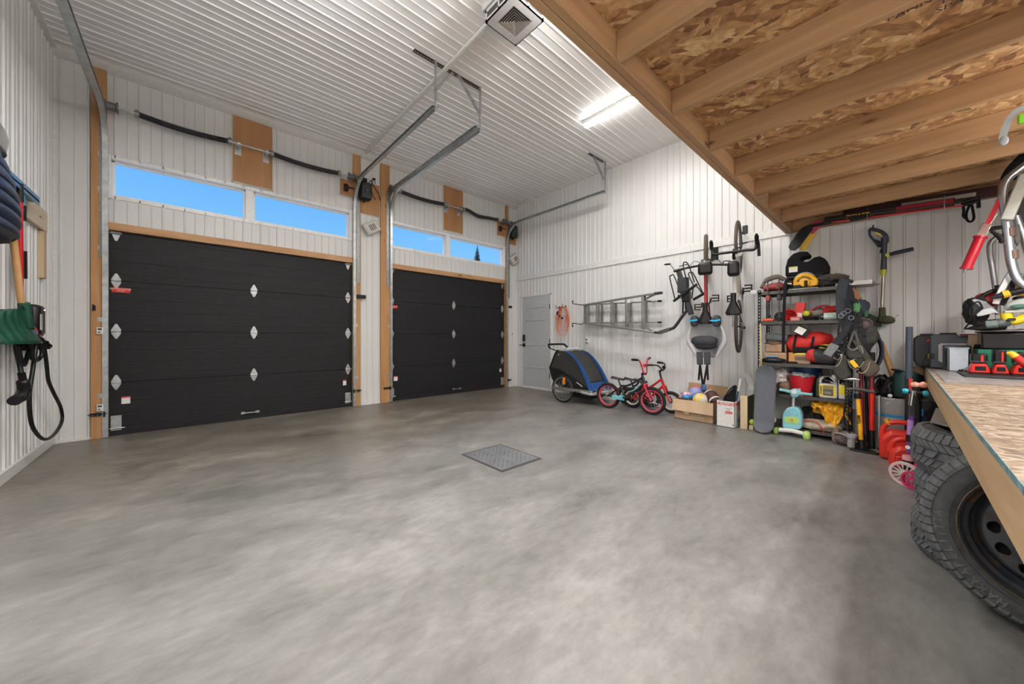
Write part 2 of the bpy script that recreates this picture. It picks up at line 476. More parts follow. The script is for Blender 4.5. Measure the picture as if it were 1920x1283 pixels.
def doormat():
    m = bpy.data.materials.new('charcoal_door'); m.use_nodes = True; t = m.node_tree; b = t.nodes['Principled BSDF']
    b.inputs['Roughness'].default_value = .5; b.inputs['Specular IOR Level'].default_value = .2
    tcn = N(t, 'ShaderNodeTexCoord'); mp_ = N(t, 'ShaderNodeMapping'); mp_.inputs['Scale'].default_value = (5, 5, 60); t.links.new(tcn.outputs['Object'], mp_.inputs[0])
    n = N(t, 'ShaderNodeTexNoise'); n.inputs['Scale'].default_value = 2; n.inputs['Detail'].default_value = 8; n.inputs['Distortion'].default_value = .8
    t.links.new(mp_.outputs[0], n.inputs['Vector'])
    r = ramp(t, [(.35, (.013, .013, .015)), (.7, (.022, .022, .023))]); t.links.new(n.outputs[0], r.inputs[0]); t.links.new(r.outputs[0], b.inputs['Base Color'])
    bp = N(t, 'ShaderNodeBump'); bp.inputs['Strength'].default_value = .6; bp.inputs['Distance'].default_value = .004
    t.links.new(n.outputs[0], bp.inputs['Height']); t.links.new(bp.outputs[0], b.inputs['Normal']); return m
DOORM = doormat()
LED = mat('led_diffuser', (1, .97, .93), .5, emit=22)

# ================================================================== room shell
H, W, YB = 4.18, 6.71, -7.35
struct('floor', G().box((-W-.2, YB-.2, -.12), (.2, .25, 0)), CONC)

def ribs(g, u0, u1, z0, z1, pos, d=.012, pitch=.0975, ph=0):
    """ribbed steel sheet from u0..u1; pos(u, depth, z) gives the point. Flat pans with narrow raised ribs."""
    k0 = math.floor((u0-ph)/pitch); k1 = math.ceil((u1-ph)/pitch)
    pr = [(u0, 0)]
    for k in range(k0, k1+1):
        c = ph + k*pitch
        big = (k % 2 == 0)
        w = .012 if big else .008; dd = d if big else d*.55
        for u, q in ((c-w, 0), (c-w*.45, -dd), (c+w*.45, -dd), (c+w, 0)):
            if u0+.002 < u < u1-.002: pr.append((u, q))
    pr.append((u1, 0))
    a = [g.v(pos(u, q, z0)) for u, q in pr]; b = [g.v(pos(u, q, z1)) for u, q in pr]
    for i in range(len(pr)-1): g.face([a[i], a[i+1], b[i+1], b[i]])
    # body behind the sheet
    q = .06
    c = [g.v(pos(u0, q, z0)), g.v(pos(u1, q, z0)), g.v(pos(u1, q, z1)), g.v(pos(u0, q, z1))]
    g.face(c); g.face([a[0], c[0], c[3], b[0]]); g.face([a[-1], b[-1], c[2], c[1]])
    g.face(a + [c[1], c[0]]); g.face(b + [c[2], c[3]])
WIN = [(-6.335, -3.665, 2.70, 3.20, -5.02), (-3.04, -.33, 2.70, 3.185, -1.845)]
DOORS = [(-6.32, -3.66), (-3.05, -.35)]
g = G()
FP = lambda u, q, z: (u, q, z)          # q>0 goes outdoors
def sheet(x0, x1, z0, z1): ribs(g, x0, x1, z0, z1, FP, ph=-6.26)
sheet(-W, -6.435, 0, H)
for (a, b), wn in zip(DOORS, WIN):
    sheet(a+(.0 if a < -5 else 0), b, 2.43, wn[2]+.03); sheet(a, b, wn[3]-.03, H)
sheet(-3.55, -3.21, 0, H)
sheet(-.28, 0, 0, H)
# solid wall behind everything (with openings for the doors and windows)
for x0, x1, z0, z1 in ((-W-.2, -6.33, -.1, H+.1), (-3.665, -3.04, -.1, H+.1), (-.33, .2, -.1, H+.1)):
    g.box((x0, .06, z0), (x1, .22, z1))
for (a, b), wn in zip(DOORS, WIN):
    g.box((a-.01, .06, 2.345), (b+.01, .22, wn[2]+.03)); g.box((a-.01, .06, wn[3]-.03), (b+.01, .22, H+.1))
struct('wall_front', g, W_PANEL, smooth=20)
g = G()
ribs(g, YB, 0, 0, H, lambda u, q, z: (q, u, z), ph=-.603)
g.box((.055, YB, -.1), (.2, .2, H+.1))
struct('wall_right', g, W_PANEL, smooth=20)
g = G()
ribs(g, YB, 0, .09, H, lambda u, q, z: (-W-q, u, z), ph=-1.324)
g.box((-W-.2, YB, -.1), (-W-.055, .2, H+.1))
struct('wall_left', g, W_PANEL, smooth=20)
g = G()
ribs(g, -W, 0, 0, H, lambda u, q, z: (u, YB-q, z), ph=0)
struct('wall_back', g, W_PANEL, smooth=20)
g = G()
ribs(g, YB, 0, -W, 0, lambda u, q, z: (z, u, H+q), ph=-.222, d=.009)
g.box((-W-.2, YB-.2, H+.055), (.2, .2, H+.15))
struct('ceiling', g, W_CEIL, smooth=20)
# trims
struct('trim_1', G().box((-.022, YB, 2.43), (0, 0, 2.54)), W_TRIM, bev=.004)                   # band on the right wall
struct('trim_2', G().prof([(0, H), (-.10, H), (-.10, H-.012), (-.02, H-.075), (0, H-.075)], 'yz', -W, 0), W_TRIM)   # cove at the front
struct('trim_3', G().box((-W, YB, H-.03), (-W+.05, 0, H)), W_TRIM)
struct('trim_4', G().box((-W, -.02, 0), (-W+.035, 0, H)).box((-W, -.05, 0), (-W+.012, 0, H)), W_TRIM)
struct('trim_5', G().box((-.02, -.03, 0), (0, 0, H)), W_TRIM)
struct('baseboard_left', G().box((-W, YB, 0), (-W+.025, -.01, .09)), W_TRIM, bev=.003)
struct('baseboard_front', G().box((-W+.03, -.014, 0), (-6.437, 0, .03)).box((-3.55, -.012, 0), (-3.21, 0, .02)), W_TRIM)
# wood posts, headers, boards on the door wall
n = 6
for x0, x1 in ((-6.437, -6.32), (-3.66, -3.55), (-3.21, -3.05), (-.35, -.278)):
    struct('trim_%d' % n, G().box((x0, -.038, 0), (x1, .06, H-.02)), OR_WOODZ, bev=.003); n += 1
for a, b in DOORS:
    struct('trim_%d' % n, G().box((a, -.02, 2.345), (b, .06, 2.43)), OR_WOODX, bev=.003); n += 1
for x0, x1, z0, z1 in ((-5.206, -4.763, 3.225, H-.075), (-1.96, -1.52, 3.24, H-.075), (-3.86, -3.665, 3.41, 3.665), (-3.545, -3.225, 3.19, 3.72), (-.60, -.352, 3.40, 3.71), (-.275, -.03, 3.27, 3.74)):
    struct('trim_%d' % n, G().box((x0, -.03, z0), (x1, -.012, z1)), PLY, bev=.001); n += 1
    e = .012
    struct('trim_%d' % n, G().box((x0-e, -.02, z0-e), (x0, -.012, z1)).box((x1, -.02, z0-e), (x1+e, -.012, z1)).box((x0-e, -.02, z0-e), (x1+e, -.012, z0)), W_TRIM); n += 1
# windows
for i, (x0, x1, z0, z1, xm) in enumerate(WIN):
    f = G()
    y0, y1 = -.012, .14
    f.box((x0, y0, z0), (x0+.045, y1, z1)).box((x1-.045, y0, z0), (x1, y1, z1)).box((x0+.045, y0, z0), (x1-.045, y1, z0+.05)).box((x0+.045, y0, z1-.045), (x1-.045, y1, z1))
    w = struct('window_%d' % (i+1), f, W_VINYL, bev=.004)
    s = G()
    for a, b in ((x0+.045, xm-.045), (xm+.045, x1-.045)):
        zz0, zz1 = z0+.05, z1-.045
        s.box((a, .05, zz0), (a+.022, .11, zz1)).box((b-.022, .05, zz0), (b, .11, zz1)).box((a, .05, zz0), (b, .11, zz0+.02)).box((a, .05, zz1-.02), (b, .11, zz1))
    s.box((xm-.045, .0, z0+.05), (xm+.045, .13, z1-.045))
    part('window_sash', s, W_VINYL, w, bev=.003)
    for a, b in ((x0+.067, xm-.067), (xm+.067, x1-.067)):
        part('pane', G().box((a, .078, z0+.07), (b, .084, z1-.065)), GLASS, w)

# garage doors
def hinge(g, x, z, big=True, roller=0):
    """galvanised hinge: diamond leaf with a knuckle"""
    y = .028
    hw, hh = .038, .085
    g.prism([(x-.008, y, z+hh), (x-hw, y, z+.02), (x-hw, y, z-.02), (x-.008, y, z-hh), (x+.008, y, z-hh), (x+hw, y, z-.02), (x+hw, y, z+.02), (x+.008, y, z+hh)], (0, -.004, 0))
    g.prism([(x-.012, y-.004, z+.06), (x-.022, y-.004, z), (x-.012, y-.004, z-.06), (x+.012, y-.004, z-.06), (x+.022, y-.004, z), (x+.012, y-.004, z+.06)], (0, -.009, 0))
    g.cyl((x-hw, y-.01, z), (x+hw, y-.01, z), .009, seg=8)
    for dx, dz in ((0, .05), (0, -.05), (-.02, .022), (.02, -.022)): g.cyl((x+dx, y-.004, z+dz), (x+dx, y-.015, z+dz), .006, seg=6)
    if roller: g.cyl((x-.06*max(0, -roller)-.02, y-.022, z), (x+roller*.06, y-.022, z), .005, seg=6)
SECT = [0.015, .61, 1.195, 1.775, 2.36]
RS = mat('red_sticker', (.62, .02, .015), .5)
for di, (a, b) in enumerate(DOORS):
    d = thing('door_%d' % (di+1), None, None, ((a+b)/2, .05, 0)); d['kind'] = 'structure'
    a2, b2 = a+.004, b-.004
    for k in range(4):
        z0, z1 = SECT[k]+.003, SECT[k+1]-.003
        hgt = z1-z0
        pts = [(.085, z0), (.032, z0)]
        for q in (.075, .22, .36, .505):
            zz = z0+q
            pts += [(.032, zz-.006), (.0338, zz-.003), (.0338, zz+.003), (.032, zz+.006)]
        pts += [(.032, z1), (.085, z1)]
        part('door_panel', G().prof(pts, 'yz', a2, b2), DOORM, d, smooth=15)
    part('door_core', G().box((a2, .06, .03), (b2, .08, 2.35)), DOORM, d)  # back plate added to stop light leaking between the sections
    part('bottom_seal', G().box((a2, .02, .002), (b2, .085, .05)), RUBBER, d)
    xs = [a+.065, (a+b)/2+.02, b-.065] if di == 0 else [a+.06, (a+b)/2+.0, b-.06]
    for zj in SECT[1:4]:
        for j, x in enumerate(xs):
            h = G(); hinge(h, x, zj, roller=(-1 if j == 0 else 1 if j == 2 else 0)); part('hinge', h, GALV, d)
    for j in (0, 2):
        x = xs[j]; s_ = -1 if j == 0 else 1
        h = G(); h.prism([(x-.04, .03, 2.33), (x-.01, .03, 2.235), (x+.01, .03, 2.235), (x+.04, .03, 2.33)], (0, -.006, 0)).box((x-.045, .005, 2.325), (x+.045, .03, 2.33)).cyl((x-.05, .01, 2.315), (x+.05, .01, 2.315), .007, seg=6)
        part('top_bracket', h, GALV, d)
        h = G().box((x-.042, .02, .06), (x+.042, .028, .23)).cyl((x-.05, .012, .085), (x+.07, .012, .085), .007, seg=6)
        for u in (-.025, 0, .025):
            for v in (.1, .14, .18, .21): h.cyl((x+u, .02, v), (x+u, .014, v), .005, seg=6)
        part('bottom_bracket', h, GALV, d)
        xl = x+(.075 if j == 0 else -.05)
        zl = .40
        if not (di == 1 and j == 2) or True:
            w_ = .035 if j == 0 else .025
            part('warning_label', G().box((xl-w_, .029, zl-.045), (xl+w_, .032, zl+.04)), PAPER, d, label='white warning label')
            part('label_heading', G().box((xl-w_, .0275, zl+.025), (xl+w_, .0288, zl+.04)), RS, d, label='red heading of the warning label')
    hx = (a+b)/2+(-.02 if di == 0 else .08)
    h = G().tube([(hx-.07, .03, .09), (hx-.065, .005, .09), (hx+.065, .005, .09), (hx+.07, .03, .09)], .007, 8).cbox((hx-.08, .028, .09), (.045, .008, .03)).cbox((hx+.08, .028, .09), (.045, .008, .03))
    part('lift_handle', h, GALV, d, label='galvanised lift handle')
    xr = a+.10 if di == 0 else a+.09
    st = part('maker_sticker', G().box((xr-.07, .028, 1.645), (xr+.075, .0315, 1.70)), RS, d, label='red sticker with white lettering')
    for zz, sz, tx in ((1.682, .027, 'ROYALDOOR'), (1.659, .018, '819-372')):
        text('lettering', tx, sz, PAPER, d, frame((xr, .0275, zz), (1, 0, 0), (0, 0, 1)), .0004)

# man door on the right wall
dr = thing('door_3', None, None, (0, -.64, 0)); dr['kind'] = 'structure'
DG = mat('grey_door_paint', (.50, .52, .54), .45)
y0, y1 = -1.085, -.205
part('door_slab', G().box((-.020, y0+.02, .06), (0.0, y1-.02, 2.035)), DG, dr, bev=.002)
g = G()
for zz in (.46, .96, 1.50, 1.78):
    g.prof([(-.0205, zz), (-.030, zz+.004), (-.030, zz+.010), (-.0205, zz+.018)], 'xz', y0+.14, y1-.14)
zs = (.50, 1.0, 1.47)
part('panel_moulding', g, DG, dr)
part('door_frame', G().box((-.028, y0-.02, 0), (0, y0+.02, 2.06)).box((-.028, y1-.02, 0), (0, y1+.02, 2.06)).box((-.028, y0-.02, 2.035), (0, y1+.02, 2.075)), W_TRIM, dr, bev=.003)
part('door_sill', G().box((-.032, y0+.02, 0), (0, y1-.02, .055)), W_TRIM, dr, bev=.003)
yk = y1-.085
h = part('door_lock', G().cbox((-.035, yk, 1.12), (.03, .07, .15)), BLACK, dr, bev=.012, label='black keypad lock')
part('door_handle', G().cbox((-.03, yk, .96), (.02, .06, .075)).cyl((-.03, yk, .96), (-.075, yk, .96), .012).box((-.085, yk-.01, .95), (-.065, yk+.1, .97)), BLACK, dr, bev=.003, label='black lever handle')
for zz in (.32, 1.05, 1.78): part('hinge', G().cyl((-.032, y0+.02, zz-.05), (-.032, y0+.02, zz+.05), .008, seg=8), BLACKM, dr, label='black hinge')

# floor drain
fd = thing('floor_drain', 'square grey metal drain cover with small holes set in the concrete floor', 'drain cover', (-3.465, -3.5, 0))
STEEL = mat('drain_steel', (.27, .28, .30), .5, .7, .15, 6)
part('drain_frame', G().box((-3.71, -3.80, .0005), (-3.22, -3.775, .003)).box((-3.71, -3.225, .0005), (-3.22, -3.20, .003)).box((-3.71, -3.775, .0005), (-3.69, -3.225, .003)).box((-3.24, -3.775, .0005), (-3.22, -3.225, .003)), mat('dark_frame', (.05, .05, .05), .6), fd)
g = G().box((-3.688, -3.773, .001), (-3.242, -3.227, .006)); g.mi = 1
for i in range(14):
    for j in range(17):
        if (i+j) % 2: continue
        x = -3.645+i*.0277; y = -3.73+j*.0288
        if abs(i-6.5) < .6 or abs(j-8) < .6: continue
        g.cyl((x, y, .006), (x, y, .0065), .0055, seg=8)
part('drain_cover', g, (STEEL, mat('hole_dark', (.01, .01, .01), .9)), fd)

struct('ground', G().box((-40, .26, -.3), (40, 60, -.1)), mat('gravel', (.25, .24, .22), .9, 0, .3, 2))
tp = at(895, 458, y=26); tp = Vector((tp.x, tp.y, tp.z))
t = thing('spruce_tree', 'dark spruce tree whose tip shows through the right pane above the narrower garage door', 'tree', (tp.x, tp.y, -.1))
part('trunk', G().cyl((tp.x, tp.y, -.1), tp, .16, .015), mat('bark', (.10, .07, .05), .9), t)
g = G(); random.seed(21); z = 1.2
while z < tp.z-.05:
    rr = (tp.z-z)*.26+.05; nb = 9 if z < tp.z-2.5 else 11
    for k in range(nb):
        a = 2*PI*(k+random.random()*.6)/nb; L_ = rr*random.uniform(.7, 1.1); d = Vector((math.cos(a), math.sin(a), -.28)); e_ = Vector((-math.sin(a), math.cos(a), 0)); o_ = Vector((tp.x, tp.y, z))
        g.poly([o_, o_+d*L_*.55+e_*L_*.20, o_+d*L_, o_+d*L_*.55-e_*L_*.20]); g.poly([o_+Vector((0, 0, .05)), o_+d*L_*.5+Vector((0, 0, L_*.13)), o_+d*L_, o_+d*L_*.5-Vector((0, 0, L_*.13))])
    z += .13+.10*(tp.z-z)/6
part('needles', g, mat('spruce_green', (.10, .11, .075), .85, 0, .4, 3), t)

# ================================================================== mezzanine
MZ = 2.44
mz = thing('mezzanine', 'timber storage loft with exposed joists and strand board deck over the workbench', 'loft', (-3.3, -6.2, MZ))
YR = -5.05
part('rim_beam', G().box((-W+.03, YR-.038, MZ), (-.03, YR, MZ+.135)), RIM, mz, bev=.003)
part('rim_beam', G().box((-W+.03, YR-.078, MZ), (-.03, YR-.040, MZ+.135)), RIM, mz, bev=.003)
part('deck', G().box((-W+.03, YB+.02, MZ+.136), (-.03, YR, MZ+.155)), OSBM, mz)
JX = [-.66, -1.24, -1.77, -2.35, -2.92, -3.52, -4.12, -4.73, -5.34, -5.95, -6.5]
for x in JX: part('joist', G().box((x-.019, YB+.03, MZ+.0), (x+.019, YR-.079, MZ+.1355)), JOIST, mz, bev=.003)
part('joist', G().box((-.068, YB+.03, MZ), (-.03, YR-.079, MZ+.1355)), JOIST, mz, bev=.003)
part('blocking', G().box((-1.735, YR-.15, MZ), (-1.62, YR-.08, MZ+.1355)), RIM, mz, bev=.003)
INK = mat('black_ink', (.05, .035, .025), .8)
def up(x, y, z, ang): return frame((x, y, z), (math.cos(ang), math.sin(ang), 0), (-math.sin(ang)*-1, -math.cos(ang), 0))
for (x, y, s_, sz) in ((-3.25, -6.35, 'OSB 2\nPANNEAU DE CONSTRUCTION\nEXTERIOR BOND\nSPAN 24 CSA O325', .05), (-1.45, -6.2, 'PLANCHER\nFLOOR 1R24', .045), (-.87, -5.75, 'OSB O325 THIS SIDE DOWN', .04), (-2.05, -6.0, 'RATED SHEATHING\n23/32', .05)):
    text('stamped_print', s_, sz, INK, mz, up(x, y, MZ+.1358, -PI/2), .0002)

# ================================================================== ceiling things
def strip_light(x, y, z, L_, dr, label):
    t = thing('strip_light', label, 'light', (x, y, z+.05))
    d = Vector((0, L_/2, 0)) if dr == 'y' else Vector((L_/2, 0, 0))
    h = (.04, L_/2, 0) if dr == 'y' else (L_/2, .04, 0)
    part('housing', G().box((x-h[0], y-h[1], z), (x+h[0], y+h[1], z+.05)), WHITE, t, bev=.004)
    if z < 2.3 or 3 < z < 4:
        for s_ in (-1, 1): part('hanging_wire', G().cyl((x+(s_*h[0]*.8 if dr == 'x' else 0), y+(s_*h[1]*.8 if dr == 'y' else 0), z+.05), (x+(s_*h[0]*.8 if dr == 'x' else 0), y+(s_*h[1]*.8 if dr == 'y' else 0), H if z > 3 else MZ+(.136 if dr == 'y' else .0)), .003, seg=6), GALV, t)
    q = (.037, L_/2-.01) if dr == 'y' else (L_/2-.01, .037)
    part('diffuser', G().box((x-q[0], y-q[1], z-.044), (x+q[0], y+q[1], z)), LED, t, bev=.015, label='glowing diffuser')
    return t
strip_light(*STRIPS[0][:4], STRIPS[0][5], 'lit white strip light on the ceiling beside the timber beam')
strip_light(*STRIPS[1][:4], STRIPS[1][5], 'lit white strip light hung on wires near the left wall')
strip_light(*STRIPS[2][:4], STRIPS[2][5], 'lit white strip light hung on wires above the middle of the floor')
strip_light(*STRIPS[3][:4], STRIPS[3][5], 'lit white strip light under the loft above the workbench')
strip_light(*STRIPS[4][:4], STRIPS[4][5], 'lit white strip light under the loft near the left wall')
strip_light(*STRIPS[5][:4], STRIPS[5][5], 'lit white strip light under the loft over the back edge of the workbench')

vt = thing('heater_vent', 'square grey ceiling vent box with concentric louvres and side slots', 'vent', (-3.32, -3.5, H-.0))
VG = mat('vent_grey', (.50, .50, .50), .45); VD = mat('vent_dark', (.06, .055, .05), .6)

# vent box
vz = 4.02; x0, x1, y0, y1 = -3.62, -3.235, -3.835, -3.46
g = G()
g.box((x0-.02, y0-.02, H-.05), (x1+.02, y1+.02, H))
part('ceiling_flange', g, VG, vt, bev=.003)
g = G().box((x0+.01, y0+.01, vz+.02), (x1-.01, y1-.01, H-.04)); part('duct_core', g, VD, vt)
g = G()
cx_, cy_ = (x0+x1)/2, (y0+y1)/2
for k in range(4):                                     # corner posts and mid bars leave side slots
    for (px_, py_) in ((x0, y0), (x1-.02, y0), (x0, y1-.02), (x1-.02, y1-.02)): g.box((px_, py_, vz), (px_+.02, py_+.02, H-.05))
    break
for yy in (y0, y1-.008): g.box((cx_-.008, yy, vz), (cx_+.008, yy+.008, H-.05)).box((x0, yy, vz), (x1, yy+.008, vz+.03)).box((x0, yy, H-.075), (x1, yy+.008, H-.05))
for xx in (x0, x1-.008): g.box((xx, cy_-.008, vz), (xx+.008, cy_+.008, H-.05)).box((xx, y0, vz), (xx+.008, y1, vz+.03)).box((xx, y0, H-.075), (xx+.008, y1, H-.05))
part('side_frame', g, VG, vt)
hw = (x1-x0)/2; q = .115
g = G()
for a, b in (((x0, y0), (x1, cy_-q)), ((x0, cy_+q), (x1, y1)), ((x0, cy_-q), (cx_-q, cy_+q)), ((cx_+q, cy_-q), (x1, cy_+q))): g.box((*a, vz), (*b, vz+.012))
part('face_plate', g, VG, vt)
part('throat', G().box((cx_-q, cy_-q, vz+.035), (cx_+q, cy_+q, vz+.04)), VD, vt)
g = G()
for k in range(6):
    r = q-.004-k*.019
    o_, i_ = r, r-.011
    for s_ in (-1, 1):
        g.prism([(cx_-o_, cy_+s_*o_, vz+.002), (cx_+o_, cy_+s_*o_, vz+.002), (cx_+i_, cy_+s_*i_, vz+.010), (cx_-i_, cy_+s_*i_, vz+.010)], (0, 0, .002))
        g.prism([(cx_+s_*o_, cy_-o_, vz+.002), (cx_+s_*o_, cy_+o_, vz+.002), (cx_+s_*i_, cy_+i_, vz+.010), (cx_+s_*i_, cy_-i_, vz+.010)], (0, 0, .002))
part('louvre', g, mat('louvre_metal', (.42, .40, .38), .35, .5), vt)
# cover strip along the ceiling
solo('cable_channel', G().box((-3.52, -3.44, H-.03), (-3.47, -.12, H-.014)).box((-3.51, -3.44, H-.036), (-3.48, -.12, H-.03)), W_TRIM, 'white cable channel running along the ceiling from the vent to the door wall', 'cable channel', loc=(-3.495, -1.8, H))

# ------------------------------------------------------------------ door tracks
def door_track(x, side, label, zt=3.655, hanger=True, ang_side=None):
    """side: +1 when the door lies at +x of the track"""
    t = thing('door_track', label, 'track', (x, -.04, 0), group=None)
    r = .42; yv = -.035
    path = [(x, yv, .01), (x, yv, 1.2), (x, yv, 2.4), (x, yv-.0, zt-r-.04)] + arc((yv-r, zt-r), r, 0, PI/2, 10, 'yz', x)[1:] + [(x, -1.6, zt), (x, -2.58, zt)]
    c = .022
    # C shaped channel
    pr = [(-c, -c), (c, -c), (c, -c+.004), (-c+.005, -c+.004), (-c+.005, c-.004), (c, c-.004), (c, c), (-c, c)]
    if side < 0: pr = [(-u, v) for u, v in pr][::-1]
    pr = [(-u, v) for u, v in pr]
    part('roller_track', G().sweep(path, pr, up=(0, 1, 0)), GALV, t)
    g = G()
    o = -side
    xa = x + o*.024
    g.box((xa, -.10, zt-.005), (xa+o*.004, -2.58, zt+.035)); g.box((xa, -.10, zt+.031), (xa+o*.035, -2.58, zt+.035))
    part('support_angle', g, GALV, t)
    g = G().box((xa, -.075, 2.02), (xa+o*.004, -.042, zt+.02)); g.box((xa-.0, -.042, 2.02), (xa+o*(.02 if x < -6 else .06), -.046, zt+.02))
    part('wall_angle', g, GALVD, t)
    for zz in (.45, 1.3, 2.1, 2.75, 3.15): part('jamb_bracket', G().box((x-.02, -.04, zz), (xa+o*.03, -.036, zz+.05)), GALV, t)
    g = G().prism([(xa+o*.002, -.045, zt-.12), (xa+o*.002, -.045, zt+.06), (xa+o*.002, -.15, zt+.1), (xa+o*.002, -.18, zt-.02)], (.004, 0, 0)).cyl((x-.05, -.11, 3.70), (x+.05, -.11, 3.70), .03, seg=12)
    part('bearing_plate', g, GALVD, t)
    return t
def perf(g, a, b, w=.035, up=(0, 1, 0), n=None):
    """perforated angle iron drawn as a ladder of plates with holes"""
    a, b = Vector(a), Vector(b); L_ = (b-a).length; n = n or int(L_/.035)
    d = (b-a)/L_; u = Vector(up); u = (u-d*u.dot(d)).normalized(); v = d.cross(u)
    def quad(p0, p1, s0, s1, side, th):
        g.prism([p0+side*s0, p1+side*s0, p1+side*s1, p0+side*s1], th)
    for side, th in ((u, v*.003), (v, u*.003)):
        quad(a, b, 0, w*.32, side, th); quad(a, b, w*.68, w, side, th)
        for k in range(n+1):
            m = a + d*(L_*k/n); h = d*(.006 if 0 < k < n else .01)
            p0 = m-h if k else a; p1 = m+h if k < n else b
            quad(p0, p1, w*.32, w*.68, side, th)
def hanger(label, x0, x1, drops, zb):
    t = thing('track_hanger', label, 'bracket', ((x0+x1)/2, -2.58, H))
    g = G(); perf(g, (x0, -2.58, H-.014), (x1, -2.58, H-.014), .04, (0, 1, 0)); part('ceiling_angle', g, mat('dark_punched', (.12, .10, .08), .4, .7), t)
    for xd, xb in drops:
        g = G(); perf(g, (xd, -2.585, H-.015), (xd, -2.585, zb-.03), .032, (1, 0, 0)); part('drop_strap', g, GALV, t)
        g = G(); perf(g, (xb, -2.59, H-.015), (xd, -2.59, zb+.2), .028, (0, 1, 0)); part('brace_strap', g, GALV, t)
    return t
XT = [-6.34, -3.645, -3.03, -.33]
door_track(XT[0]+.01, 1, 'galvanised door track against the leftmost timber post curving up to the ceiling')
door_track(XT[1]+.0, -1, 'galvanised door track on the right side of the wide garage door beside the black opener')
door_track(XT[2], 1, 'galvanised door track with dark wall angle on the left side of the narrower garage door')
door_track(XT[3], -1, 'galvanised door track on the right side of the narrower garage door near the corner')
hanger('long dark punched hanger on the ceiling carrying two door track ends', -3.88, -3.0, [(XT[1]-.0, -3.42), (XT[2]-.0, -3.34)], 3.655)
hanger('short galvanised hanger near the right wall holding the last door track', -.76, -.33, [(XT[3]+.0, -.66)], 3.655)
hanger('galvanised hanger near the left wall holding the first door track', -6.6, -6.2, [(XT[0], -6.5)], 3.655)

# ------------------------------------------------------------------ torsion springs
SPR = mat('spring_black', (.025, .025, .03), .45, .3)
def springs(label, xa, xb, segs, plates, wob=0):
    y, z = -.11, 3.70
    t = thing('torsion_spring_shaft', label, 'spring', ((xa+xb)/2, y, z))
    part('shaft', G().cyl((xa, y, z), (xb, y, z), .0125, seg=10), GALV, t)
    for si, (a, b) in enumerate(segs):
        n = int((b-a)/.0085); g = G(); path = []; rad = []
        for i in range(n+1):
            u = i/n; sag = -.030*math.sin(PI*u) + (.03*math.sin(3*PI*u+.3)*(1-u) if wob and si else 0)
            path.append((a+(b-a)*u, y, z+sag)); rad.append(.034 if i % 2 else .030)
        g.tube(path, rad, 14); part('spring', g, SPR, t)
        for xe in (a, b): part('spring_cone', G().cyl((xe-.02, y, z), (xe+.02, y, z), .041, seg=12).cbox((xe, y, z+.035), (.02, .012, .035)), GALVD, t)
    for xe in (xa+.05, xb-.05):
        s_ = 1 if xe < (xa+xb)/2 else -1
        g = G().lathe([(.0, -.05), (.058, -.05), (.062, -.045), (.045, -.035), (.044, .035), (.062, .045), (.062, .052), (.0, .052)], 20, Matrix.Translation((xe, y, z)) @ Matrix.Rotation(R(90), 4, 'Y'))
        part('cable_drum', g, mat('cast_drum', (.20, .20, .20), .5, .7), t)
    for xe in plates:
        part('centre_bracket', G().box((xe-.035, -.03, z-.12), (xe+.035, -.034, z+.05)).box((xe-.003, -.03, z-.05), (xe+.003, y-.02, z+.03)).cyl((xe-.015, y, z), (xe+.015, y, z), .035), GALV, t)
    return t
springs('black torsion springs on a steel shaft above the wide garage door', -6.33, -3.66, [(-6.08, -5.24), (-4.78, -3.90)], [-5.15, -4.84])
springs('black wavy torsion springs on a shaft above the narrower garage door', -3.08, -.40, [(-2.90, -2.0), (-1.56, -.66)], [-1.92, -1.62], 1)

# ------------------------------------------------------------------ openers with their cords
def opener(x, label):
    t = thing('door_opener', label, 'opener', (x, -.10, 3.37))
    part('motor_case', G().box((x-.085, -.175, 3.385), (x+.085, -.045, 3.665)), BLACK, t, bev=.02)
    part('front_cover', G().box((x-.07, -.185, 3.40), (x+.07, -.17, 3.64)), DKGREY, t, bev=.008)
    part('button', G().cyl((x+.01, -.185, 3.53), (x+.01, -.19, 3.53), .012), mat('grey_button', (.3, .3, .3), .4), t)
    part('release_lug', G().box((x-.03, -.12, 3.35), (x+.0, -.08, 3.39)).cyl((x-.06, -.11, 3.70), (x+.02, -.11, 3.70), .045), BLACK, t, bev=.003)
    g = G().tube(smooth_path([(x+.06, -.09, 3.66), (x+.10, -.08, 3.74), (x+.13, -.06, 3.72), (x+.12, -.06, 3.60), (x+.15, -.05, 3.52), (x+.20, -.04, 3.46)]), .006, 6)
    part('power_cord', g, BLACK, t)
    return t
opener(-3.50, 'black door opener on plywood between the two garage doors')
opener(-.20, 'black door opener in the far corner beside the narrower garage door')
def lockbox(x, z, label):
    t = thing('cable_lock', label, 'lock', (x, -.03, z))
    part('body', G().box((x-.03, -.075, z-.055), (x+.03, -.03, z+.055)), BLACK, t, bev=.008)
    part('bolt', G().cyl((x+.02, -.05, z+.02), (x+.17, -.05, z+.02), .008), BLACKM, t)
    return t
lockbox(-3.78, 3.53, 'black cable lock on plywood beside the opener of the wide garage door')
lockbox(-.53, 3.55, 'black cable lock on plywood beside the corner opener')
# cord and socket up by the opener
solo('dangling_cord', G().tube(smooth_path([(-3.30, -.03, 3.74), (-3.33, -.05, 3.79), (-3.37, -.05, 3.75), (-3.31, -.06, 3.64), (-3.26, -.06, 3.58), (-3.22, -.05, 3.46)]), .007, 6).cbox((-3.33, -.05, 3.80), (.04, .03, .03)), BLACK, 'black cord looping from a plug beside the door opener between the garage doors', 'cord', loc=(-3.3, -.05, 3.6))
